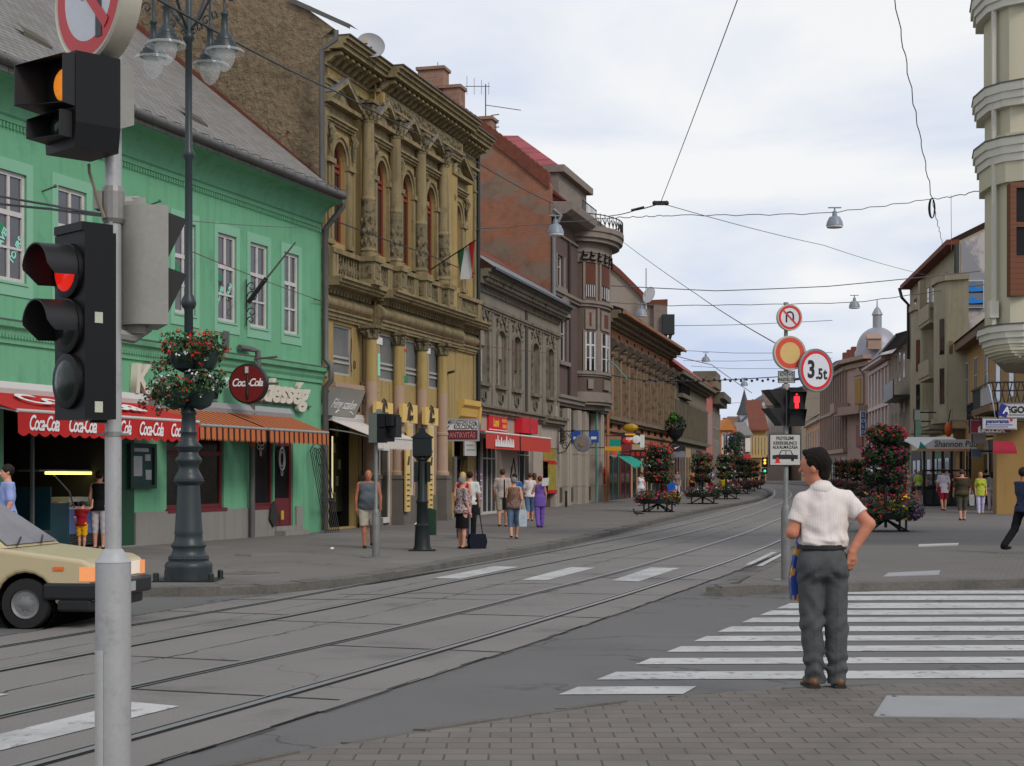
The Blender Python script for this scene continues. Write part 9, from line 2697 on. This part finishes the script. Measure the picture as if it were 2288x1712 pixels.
# ---- the man at the kerb, seen from behind, looking left ------------------------------------------
Zm = 11.75; m0_ = Vector(((1838 - CX) / FX * Zm,Zm,0))
mn = thing('person','man in a pale short sleeved shirt and grey trousers at the kerb, hand on hip','person',m0_)
u = lambda x,y,dy=0: V3((x - 1838) / FX * Zm,dy,(1535 - y) / FX * Zm)
SHIRT = mat('pale_pink_shirt',sr(220,210,204),rough=.9,var=.06,vs=3,spec=.15,bump=.45,bs=13,bd=.02,wave=(0,.019,sr(208,194,190),.86),fine=.05)
TROU = mat('grey_trouser_cloth',sr(84,85,86),rough=.85,var=.12,vs=7,spec=.2,bump=.6,bs=11,bd=.022,fine=.2)
HAIRM = mat('dark_brown_hair',sr(30,20,15),rough=.75,spec=.2,var=.5,vs=40,bump=.5,bs=90)
MSK = mat('ruddy_skin',sr(196,128,100),rough=.55,var=.12,vs=9,spec=.35,bump=.08,bs=60,stain=(sr(180,95,78),.5,.75,.4,8))
lo,hi = V3(-.42,-.4,-.02),V3(.48,.45,1.82); c = .0095
shL,elL,wrL = V3(-.15,0,1.385),u(1769,1190,-.02),V3(-.15,.24,1.2)
shR,elR,wrR = V3(.18,0,1.395),u(1936,1170,-.08),u(1897,1232,-.1)
hd = u(1823,1046,.02)
fd = V3(-.88,.47,0); rt = V3(.47,.88,0)       # way the face looks, and its right
S = SDF(lo,hi,c)
S.ell((.01,0,1.27),(.155,.1,.2),.05); S.ell((0,.01,1.05),(.16,.12,.2),.05); S.ell((0,-.01,.92),(.165,.13,.13),.05); S.cap(shL,shR,.05,.05,.04)
S.cap((0,.0,1.46),hd + V3(0,0,-.07),.064,.06,.03)
S.ell(hd + V3(0,0,.035),(.085,.085,.098),.02); S.cap(hd + fd * -.02 + V3(0,0,.04),hd + fd * .035 + V3(0,0,.035),.082,.074,.02); S.cap(hd + fd * .03 + V3(0,0,-.03),hd + fd * .05 + V3(0,0,-.085),.062,.034,.03)
S.cap(hd + fd * .1 + V3(0,0,.025),hd + fd * .118 + V3(0,0,-.02),.009,.015,.012); S.ell(hd + fd * .088 + V3(0,0,.045),(.03,.03,.012),.012); S.ell(hd + fd * .094 + V3(0,0,-.052),(.018,.018,.009),.01)
for s_ in (-1,1): S.ell(hd + rt * s_ * .082 + fd * -.01 + V3(0,0,-.005),(.02,.02,.034),.006)
for a,b,w_ in ((shL,elL,wrL),(shR,elR,wrR)): S.cap(a,b,.055,.044,.03); S.cap(b,w_,.046,.031,.02)
def hand(S,wr,d,nrm,side,curl,ln=1.0):
 d = d / np.linalg.norm(d); nrm = nrm / np.linalg.norm(nrm); x = np.cross(d,nrm) * side
 S.cap(wr,wr + d * .045,.028,.03,.015)
 for q in range(4):
  b = wr + d * .085 + x * (q - 1.5) * .021; S.cap(wr + d * .03 + x * (q - 1.5) * .014,b,.015,.0125,.012)
  L_ = (.034,.04,.037,.03)[q]; p = b + (d * math.cos(curl * .5) - nrm * math.sin(curl * .5)) * L_; S.cap(b,p,.0108,.0098,.004)
  p2 = p + (d * math.cos(curl * 1.2) - nrm * math.sin(curl * 1.2)) * L_ * .75; S.cap(p,p2,.0098,.0088,.003); p3 = p2 + (d * math.cos(curl * 1.7) - nrm * math.sin(curl * 1.7)) * L_ * .55; S.cap(p2,p3,.0088,.0078,.003)
 a = wr + d * .022 - x * .028; b = a + d * .03 - x * .026 - nrm * .006; S.cap(wr + d * .012 - x * .012,a,.017,.0145,.012); S.cap(a,b,.0135,.0115,.006); S.cap(b,b + d * .03 - x * .006,.0112,.0092,.004)
for s_,hx,fx in ((-1,-.085,-.075),(1,.085,.11)): S.cap((hx,-.01,.9),(fx,.0,.5),.085,.055,.04); S.cap((fx,.0,.5),(fx,0,.1),.055,.04,.03)
S.build('body',MSK,mn)
Sh = SDF(V3(.12,-.3,.8),V3(.32,.05,1.1),.0052)
Sh.cap(wrR + (elR - wrR) * .25,wrR,.036,.031,.0); hand(Sh,wrR,V3(-.1,.02,-1),V3(.55,-.85,0),1,.75); Sh.build('hand',MSK,mn)
Sh = SDF(wrL - V3(.2,.1,.2),wrL + V3(.2,.2,.2),.0055)
hand(Sh,wrL,V3(.75,.2,-.25),V3(.1,1,.2),1,1.0); Sh.build('hand',MSK,mn)
S = SDF(lo,hi,.0085)
S.ell((.012,0,1.27),(.18,.128,.22),.05); S.ell((-.003,.0,1.12),(.172,.138,.16),.05); S.cap(V3(-.01,0,1.435),shL + V3(.01,0,.005),.062,.064,.05); S.cap(V3(0,0,1.435),shR + V3(-.01,0,.005),.062,.064,.05); S.ell((-.003,-.005,1.085),(.18,.146,.06),.04)
S.cap(shL,shL + (elL - shL) * .66,.066,.066,.025); S.cap(shR,shR + (elR - shR) * .62,.066,.066,.025); S.cap(V3(-.005,-.01,1.43),V3(-.01,.0,1.5),.085,.072,.03)
def wr_(X,Y,Z):
 g = lambda cx,cz,sx,sz,an,fq,ph: np.sin(fq * ((X - cx) * math.cos(an) + (Z - cz) * math.sin(an)) + ph + 2.2 * np.sin(11 * (X - cx) * math.sin(an) + 7 * Z)) * np.exp(-((X - cx) / sx) ** 2 - ((Z - cz) / sz) ** 2)
 return .006 * (g(.05,1.27,.07,.12,2.3,62,0) + g(-.06,1.16,.08,.07,1.0,55,1) + .8 * g(.12,1.12,.05,.08,.5,70,2) + .8 * g(-.12,1.3,.05,.1,.4,58,.5) + .7 * g(0,1.08,.2,.03,1.45,85,0) + .9 * g(.24,1.33,.05,.05,2.6,75,1) + .8 * g(-.2,1.32,.05,.05,.6,70,2)) + .003 * np.exp(-((X - .01 - .05 * (1.3 - Z)) / .012) ** 2) * (Z > 1.1)
rw = np.random.RandomState(4)
def folds(lst,amp):
 return lambda X,Y,Z: amp * sum(np.sin(a * X + b * Y + c_ * Z + p + 1.5 * np.sin(.4 * c_ * X + p)) * np.clip(np.sin(q[0] * X + q[1] * Z + q[2]),0,1) for a,b,c_,p,q in lst)
mk_ = lambda n,ax,az: [(rw.normal(0,ax),rw.normal(0,15),rw.normal(0,az),rw.uniform(0,6),rw.uniform(-14,14,3)) for _ in range(n)]
S.rip(folds(mk_(9,45,30),.0022)); S.rip(wr_); S.cut((0,0,-1),-1.045); S.cut((0,.35,1),1.525); S.cutm(*(lambda d,e: (d,d @ e))((elL - shL) / np.linalg.norm(elL - shL),shL + (elL - shL) * .66),0,.165,-1); S.cutm(*(lambda d,e: (d,d @ e))((elR - shR) / np.linalg.norm(elR - shR),shR + (elR - shR) * .62),0,.19,1)
sh_ = S.build('shirt',SHIRT,mn)
S = SDF(V3(-.2,-.2,1.4),V3(.2,.2,1.6),.007); S.cap((-.012,-.012,1.475),(-.012,.0,1.505),.084,.07,.0); S.cut((0,.45,1),1.522); S.cut((0,0,-1),-1.455); S.build('collar',SHIRT,sh_)
S = SDF(lo,hi,.0085)
S.ell((-.005,-.02,.94),(.186,.15,.15),.05); S.ell((-.085,-.06,.9),(.1,.1,.11),.04); S.ell((.08,-.06,.9),(.1,.1,.11),.04)
for hx,kx,fx in ((-.09,-.085,-.055),(.088,.1,.108)): S.cap((hx,-.01,.88),(kx,-.005,.48),.105,.084,.03); S.cap((kx,-.005,.48),(fx,-.005,.04),.084,.07,.03)
S.rip(lambda X,Y,Z: .007 * np.sin(50 * (Z + .8 * np.abs(X - .01)) + 1.5 * np.sin(20 * X)) * np.exp(-((Z - .83) / .05) ** 2) + .006 * np.sin(45 * (Z * .7 + X)) * np.exp(-((X + .1) / .06) ** 2 - ((Z - .62) / .15) ** 2) + .009 * np.sin(62 * Z + 24 * X + 2 * np.sin(30 * X)) * np.exp(-((Z - .16) / .09) ** 2) + .006 * np.sin(48 * (Z - X)) * np.exp(-((Z - .48) / .09) ** 2) - .005 * np.exp(-((np.abs(X - .012) - .085 - .02 * (Z - .5)) / .006) ** 2) * (Z < .85))
S.rip(folds(mk_(10,40,26),.0026)); S.cut((0,0,1),1.058); S.cut((0,0,-1),-.03); tr_ = S.build('trousers',TROU,mn)
mb = MB(); mb.lathe([(1,1.03),(1.01,1.035),(1.01,1.062),(1,1.066)],30); mb.v = [(x * .176 - .004,y * .14 - .012,z) for x,y,z in mb.v]; mb.build('belt',BLK,tr_)
S = SDF(hd - V3(.16,.16,.16),hd + V3(.16,.16,.2),.006); S.ell(hd + V3(.012,-.012,.055),(.096,.098,.096),.01); S.cap(hd + fd * -.06 + V3(0,0,.03),hd + fd * -.058 + V3(0,0,-.05),.064,.05,.02); S.cap(hd + fd * -.03 + V3(0,0,.1),hd + fd * .075 + V3(0,0,.1),.058,.042,.02)
S.rip(lambda X,Y,Z: .0035 * np.sin(150 * X + 40 * Z) * np.sin(120 * Y + 60 * Z)); n_ = V3(fd[0] * .85,fd[1] * .85,-.53); S.cut(n_,n_ @ (hd + fd * .045 + V3(0,0,.04))); S.build('hair',HAIRM,mn)
LTH = mat('tan_leather',sr(112,74,46),rough=.5,var=.2,vs=12);
for x,tx in ((-.075,-.05),(.115,.05)):
 mb = MB(); mb.ball((x + tx * .3,.06,.045),(.046,.13,.04),14,8); mb.ball((x,-.045,.045),(.038,.045,.042),12,8); sh2 = mb.build('shoe',LTH,mn,70)
 mb = MB(); mb.prism([(x - .042,-.095),(x + .042,-.095),(x + .05 + tx * .4,.12),(x + tx * .6,.2),(x - .05 + tx * .4,.12)],0,.024,ax='z'); mb.build('sole',BLK,sh2)
pb2 = thing('carrier_bag','blue and yellow plastic carrier bag hanging before the man at the kerb','bag',m0_ + Vector((-.175,.12,.64)))
pb2.scale = (.8,.8,.95)
mb = MB(); mb.prism([(-.05,0),(.1,0),(.14,.15),(.1,.36),(.02,.5),(-.02,.36),(-.06,.2)],-.05,.08); mb.build('body',mat('blue_yellow_print',sr(35,75,165),rough=.35,var=.3,vs=10,patch=(sr(215,160,40),.52,.55,9)),pb2)
mb = MB(); mb.tube([(.02,0,.48),(.04,.1,.6)],.01,5); mb.build('handle',NAVY,pb2)
# pigeon
pg = thing('pigeon','small dark pigeon on the left pavement before the first flower tower','pigeon',gnd(1424,1153),rad(-80))
S = SDF(V3(-.25,-.3,0),V3(.25,.3,.32),.01); S.ell((0,0,.13),(.07,.14,.075),.02); S.cap((0,-.1,.17),(0,-.14,.24),.04,.03,.02); S.ell((0,-.15,.26),(.03,.035,.03),.01); S.cap((0,-.18,.255),(0,-.2,.25),.008,.004,.005); S.cap((0,.1,.12),(0,.26,.08),.045,.025,.02); S.cap((.03,0,.08),(.03,0,.01),.01,.01,.01); S.cap((-.03,0,.08),(-.03,0,.01),.01,.01,.01); S.build('body',mat('pigeon_grey',(.04,.042,.05),rough=.7,var=.4,vs=20),pg)
# ---- cream car turning across from the left -------------------------------------------------
CREAM = mat('cream_car_paint',sr(182,167,132),rough=.3,var=.05,vs=1,spec=.5,fine=.03)
def car(label,loc,rz,paint,L=4.0,W=1.62,far=False):
 t = thing('parked_car' if far else 'car',label,'car',loc,rad(rz))   # nose towards +x
 hw = W / 2
 def arch(cx,r,n=10): return [(cx + r * math.cos(a),.28 + r * math.sin(a)) for a in [math.pi * k / n for k in range(n + 1)]]
 f,b = L / 2,-L / 2
 prof = [(b,.32),(b - .0,.88),(b + .12,.93),(.75,.92),(f - .12,.78),(f,.72),(f,.3)]
 low = [(f - .1,.24)] + arch(1.22,.35) + arch(-1.24,.35) + [(b + .1,.24)]
 mb = MB(); mb.prism([(x,z) for x,z in prof + low],-hw,hw)
 o = mb.build('body',paint,t)
 bm = o.modifiers.new('b','BEVEL'); bm.width = .045; bm.segments = 3; bm.limit_method = 'ANGLE'; bm.angle_limit = rad(40)
 # cabin
 P_ = [(b + .22,.9,hw - .05),(b + .75,1.36,hw - .22),(.3,1.38,hw - .22),(.98,.9,hw - .05)]
 mb = MB(); v = [(x,s_ * w_,z) for s_ in (-1,1) for x,z,w_ in P_]
 mb.add(v,[(0,1,2,3)[::-1],(4,5,6,7),(0,4,5,1)[::-1],(2,6,7,3)[::-1],(1,5,6,2)[::-1]]); c_ = mb.build('cabin',paint,t)
 bm = c_.modifiers.new('b','BEVEL'); bm.width = .04; bm.segments = 3; bm.limit_method = 'ANGLE'; bm.angle_limit = rad(25)
 lp = lambda a,c,k: tuple(a[i] + (c[i] - a[i]) * k for i in range(3))
 def quad(a,b_,c,d,k,o_):
  m_ = tuple((a[i] + b_[i] + c[i] + d[i]) / 4 for i in range(3)); q = [lp(p,m_,k) for p in (a,b_,c,d)]
  return [tuple(p[i] + o_[i] for i in range(3)) for p in q]
 mb = MB(); mb.add(quad(v[2],v[6],v[7],v[3],.09,(.012,0,.012)),[(0,1,2,3)]); mb.add(quad(v[0],v[4],v[5],v[1],.09,(-.012,0,.01)),[(0,1,2,3)]); mb.build('windscreen',mat('windscreen_reflection',(.33,.33,.36),rough=.12,var=.4,vs=1.5,fine=0,spec=.8),t)  # pale base colour paints the bright reflection onto the glass
 for s_,i in ((-1,0),(1,4)):
  A,B_,C,D = v[i:i + 4]
  mA,mT = lp(A,D,.5),lp(B_,C,.5)
  for q,nm in (((mA,mT,C,lp(D,C,.0)),'front'),((A,B_,mT,mA),'rear')):
   mb = MB(); mb.add(quad(*q,.13,(0,s_ * .012,.004)),[(0,1,2,3)]); mb.build('side_window',GLD,t)
  mb = MB(); mb.box(-.5,-.36,s_ * (hw + .012) - .012,s_ * (hw + .012) + .012,.72,.75); mb.box(.42,.43,s_ * (hw + .001) - .003,s_ * (hw + .001) + .003,.35,.9); mb.box(-.62,-.61,s_ * (hw + .001) - .003,s_ * (hw + .001) + .003,.35,.9); mb.build('door_handle',BLACK,t)
  mb = MB(); mb.box(1.56,1.68,s_ * (hw + .004) - .01,s_ * (hw + .004) + .01,.66,.7); mb.build('side_repeater',mat('repeater_orange',sr(225,105,30),rough=.3) if s_ < 0 and not far else bpy.data.materials.get('repeater_orange') or RDS,t)
  mb = MB(); mb.box(.6,.75,s_ * (hw + .1) - .08,s_ * (hw + .1) + .08,.92,1.04); mb.build('mirror',BLACK,t)
  for x in (1.22,-1.24):
   mb = MB(); mb.M = Matrix.Translation((x,s_ * (hw - .1),.28)) @ Matrix.Rotation(rad(90 * s_),4,'X')
   mb.lathe([(.17,-.09),(.27,-.085),(.285,-.05),(.285,.05),(.27,.085),(.17,.08)],28,caps=False); wh_ = mb.build('tyre',mat('tyre_rubber',(.012,.012,.012),rough=.8) if 'tyre_rubber' not in bpy.data.materials else bpy.data.materials['tyre_rubber'],t,40)
   mb = MB(); mb.M = Matrix.Translation((x,s_ * (hw - .1),.28)) @ Matrix.Rotation(rad(90 * s_),4,'X'); z_ = -1
   mb.lathe([(.172,-.06),(.165,-.075),(.12,-.05),(.05,-.075),(.001,-.08)],20); [mb.box(.09 * math.cos(k * .785) - .015,.09 * math.cos(k * .785) + .015,.09 * math.sin(k * .785) - .015,.09 * math.sin(k * .785) + .015,-.066,-.05) for k in range(8)]; mb.build('rim',bpy.data.materials.get('wheel_rim') or mat('wheel_rim',(.2,.2,.2),rough=.45,metal=.4),wh_,40)
   mb = MB(); mb.M = Matrix.Translation((x,0,.28)) @ Matrix.Rotation(rad(90),4,'X'); mb.lathe([(.345,-hw + .03),(.345,hw - .03)],16,caps=False); mb.build('wheel_well',DARK,t)
 for s_ in (-1,1):
  mb = MB(); mb.box(f - .02,f + .018,s_ * .5 - .15,s_ * .5 + .15,.55,.7); mb.build('headlight',bpy.data.materials.get('headlight_glass') or mat('headlight_glass',(.75,.68,.6),rough=.15,emit=.25,ecol=(1,.75,.55)),t)
  mb = MB(); mb.box(f - .14,f + .02,s_ * (hw - .08) - .085,s_ * (hw - .08) + .085,.54,.7); mb.build('indicator',bpy.data.materials.get('indicator_orange') or mat('indicator_orange',sr(230,140,80),rough=.2,emit=.3,ecol=(1,.45,.2)),t)
 mb = MB(); mb.box(f - .02,f + .012,-.34,.34,.56,.69); mb.build('grille',BLACK,t)
 mb = MB(); mb.box(f - .55,f + .1,-hw - .03,hw + .03,.33,.52); mb.box(b - .1,b + .5,-hw - .03,hw + .03,.33,.52); mb.box(1.6,f,-hw - .008,hw + .008,.2,.34); mb.box(-.9,.88,-hw - .012,hw + .012,.24,.3); bp_ = mb.build('bumper',BLACK,t); bm = bp_.modifiers.new('b','BEVEL'); bm.width = .03; bm.segments = 2
 mb = MB(); mb.box(f + .1,f + .112,-.26,.26,.37,.48); mb.build('number_plate',PLG,t)
 mb = MB(); mb.tube([(1.0,-.5,.93),(.86,-.1,1.0)],.012,5); mb.tube([(1.0,.15,.93),(.86,.5,1.0)],.012,5); mb.build('wiper',BLACK,t)
 mb = MB(); mb.box(b + .3,f - .3,-hw + .1,hw - .1,.2,.3); mb.build('underside',DARK,t)
 return t
cw = gnd(92,1401,RO)
car('cream boxy hatchback with lit orange indicator crossing behind the near signal post',(cw.x - 1.25,cw.y + .78,RO - .012),-7,CREAM)
car('small white car parked far behind the flowers on the right',(px(1914,186).x,186,gz(186)),-95,mat('white_car_paint',(.6,.6,.6),rough=.3),4.0,1.65,True)
# ---- wires and hanging lamps over the street -------------------------------------------------
def wire(label,pts,r=.012,sag=0,m=None,name='overhead_wire',tw=0):
 """pts: (column, row, distance)"""
 q = []
 for (a,b) in zip(pts[:-1],pts[1:]):
  A,B_ = at(*a),at(*b)
  n = 14
  for k in range(n):
   t = k / n
   p = A.lerp(B_,t); p.z -= sag * 4 * t * (1 - t) * (B_ - A).length / 50
   if tw: p.z += tw * math.sin(k * 2.1 + a[0]); p.x += tw * math.cos(k * 1.7)
   q.append(p)
 q.append(at(*pts[-1]))
 o = q[0].copy(); mb = MB(); mb.tube([p - o for p in q],r,5); w_ = mb.build(name,m or WIREM); w_.location = o
 return tag(w_,label,'wire')
wire('thick black cable slanting down from the lamp post across the ochre house',[(330,-14,20),(760,209,38),(1064,362,52),(1236,455,74)],.02,.15)
wire('upper of two black wires reaching the near signal post from the left',[(-900,330,24),(-30,433,9),(110,458,8.3),(228,479,7.4)],.007,.1)
wire('lower of two black wires reaching the near signal post from the left',[(-900,350,24),(-30,452,9),(110,467,8.3),(228,482,7.4)],.007,.1)
wire('thin grey wire level with the green house window tops',[(427,494,30),(723,510,44)],.008,.1,WIREG)
wire('black wire falling across the column pedestals of the ochre house',[(735,488,44),(955,568,52),(1062,612,59)],.018,.15)
RUST = mat('rusty_wire',sr(110,62,48),rough=.8)
wire('thin rusty red wire along the green house front',[(430,563,30),(716,672,43.5)],.009,.1,RUST)
wire('thin rusty wire across the grey stucco house windows',[(700,668,44),(1075,772,59),(1240,790,73)],.012,.1,RUST)
w1p = [(700,507,60),(960,520,60),(1367,487,60),(1500,481,60),(1842,477,60),(2080,445,60),(2230,415,45)]
wire('wavy lamp span wire highest across the street from bow window to oriel',w1p,.016,.2,WIREG,tw=.03)
wire('steel cable rising steeply from the tram wire joint to the top',[(1760,-300,24),(1655,-20,30),(1476,453,48)],.011,.1,WIREG)
wire('short left arm cable from the joint to the bow window roof',[(1476,454,48),(1420,470,58),(1364,482,78)],.02,.1,WIREG)
wire('long thin cable from the joint towards the right houses',[(1476,454,48),(1840,548,66),(2075,616,90)],.012,.15,WIREG)
wire('twisted cable hanging down on the right with a coil',[(1940,-320,26),(1996,-20,30),(2045,250,34),(2083,445,38),(2100,520,60),(2112,570,88)],.011,.05,None,tw=.02)
wire('black cable running down from the bow house to the sign post',[(1366,520,78),(1560,660,50),(1738,770,30)],.011,.1)
wire('span wire above the second hanging lamp',[(1250,632,85),(1600,650,85),(1850,640,85),(2190,606,85)],.025,.1,WIREG)
wire('span wire carrying two street lamps lower down',[(1290,672,92),(1500,683,92),(1912,676,92),(2200,636,88)],.022,.1,WIREG,tw=.02)
for i,(y0,y1,Z,lb) in enumerate(((728,716,120,'faint'),(782,788,135,'higher'),(806,800,150,'middle'),(818,822,160,'lower'),(905,888,190,'distant'),(935,930,200,'lowest distant'))):
 wire(lb + ' thin span wire crossing the far street',[(1490 + i * 18,y0,Z),(1640,(y0 + y1) / 2 + 4,Z),(1860,y1,Z)],.022,.1,WIREG)
wire('tram span from the red roof towards the far post',[(1498,792,115),(1590,815,130),(1680,878,150)],.03,.1,WIREG)
wire('thin vertical drop cable below the lamp span wire on the right',[(2125,436,60),(2126,560,60)],.01,0,WIREG)
lw = wire('festoon of small bulbs strung across the street by the teal pole',[(1345,836,82),(1440,850,84),(1560,852,90),(1740,842,100)],.03,.05)
mb = MB(); o = lw.location
for k in range(26): mb.ball(tuple(at(1440 + k * 12,851 - (k % 2) * 3,84 + k * .6) - o),.09,6,4)
mb.build('bulbs',BLACK,lw)
j = at(1476,454,48); r = thing('wire_joint','dark clamp joining three cables in mid air over the street','cable clamp',j)
mb = MB(); mb.box(-.16,.16,-.05,.05,-.06,.06); mb.ball((-.18,0,0),.08,6,4); mb.ball((.18,0,0),.08,6,4); mb.tube([(-.9,0,-.22),(-.5,0,-.12)],.035,5); mb.build('clamp',WIREM,r)
j = at(2083,465,38); r = thing('cable_coil','dark coil of spare cable hanging on the right hand twisted cable','cable coil',j)
mb = MB();
for k in range(3): mb.tube([((.05 + k * .015) * math.cos(t * .45),.02 * k,.24 * math.sin(t * .45)) for t in range(14)],.012,5,closed=True)
mb.build('loops',WIREM,r)
LSH = mat('lamp_enamel',sr(130,140,152),rough=.4,var=.1)
for i,(x,y,Z,lb) in enumerate(((1865,490,60,'hanging street lamp nearest the oriel on the highest span wire'),(1241,508,60,'hanging street lamp before the bow window house'),(1909,677,92,'hanging street lamp above the domed house'),(1433,695,92,'hanging street lamp before the grey fire wall'),(1577,800,130,'small hanging street lamp above the red roofs'),(1663,855,150,'small hanging street lamp above the church spire'))):
 c = at(x,y,Z); r = thing('street_lamp',lb,'street lamp',c,0,'lamps hung from the span wires')
 s_ = .33 if Z < 100 else .36
 mb = MB(); mb.lathe([(s_,-.25),(s_ * .9,-.1),(s_ * .62,.08),(.1,.12),(.08,.3)],14); mb.tube([(0,0,.12),(0,0,.45)],.03,5); mb.box(-.25,.25,-.03,.03,.42,.46); mb.build('shade',LSH,r,40)
 mb = MB(); mb.lathe([(s_ * .92,-.32),(s_ * .96,-.25)],14); mb.build('glass',mat('lamp_glass',(.7,.7,.68),rough=.3) if i == 0 else bpy.data.materials['lamp_glass'],r)
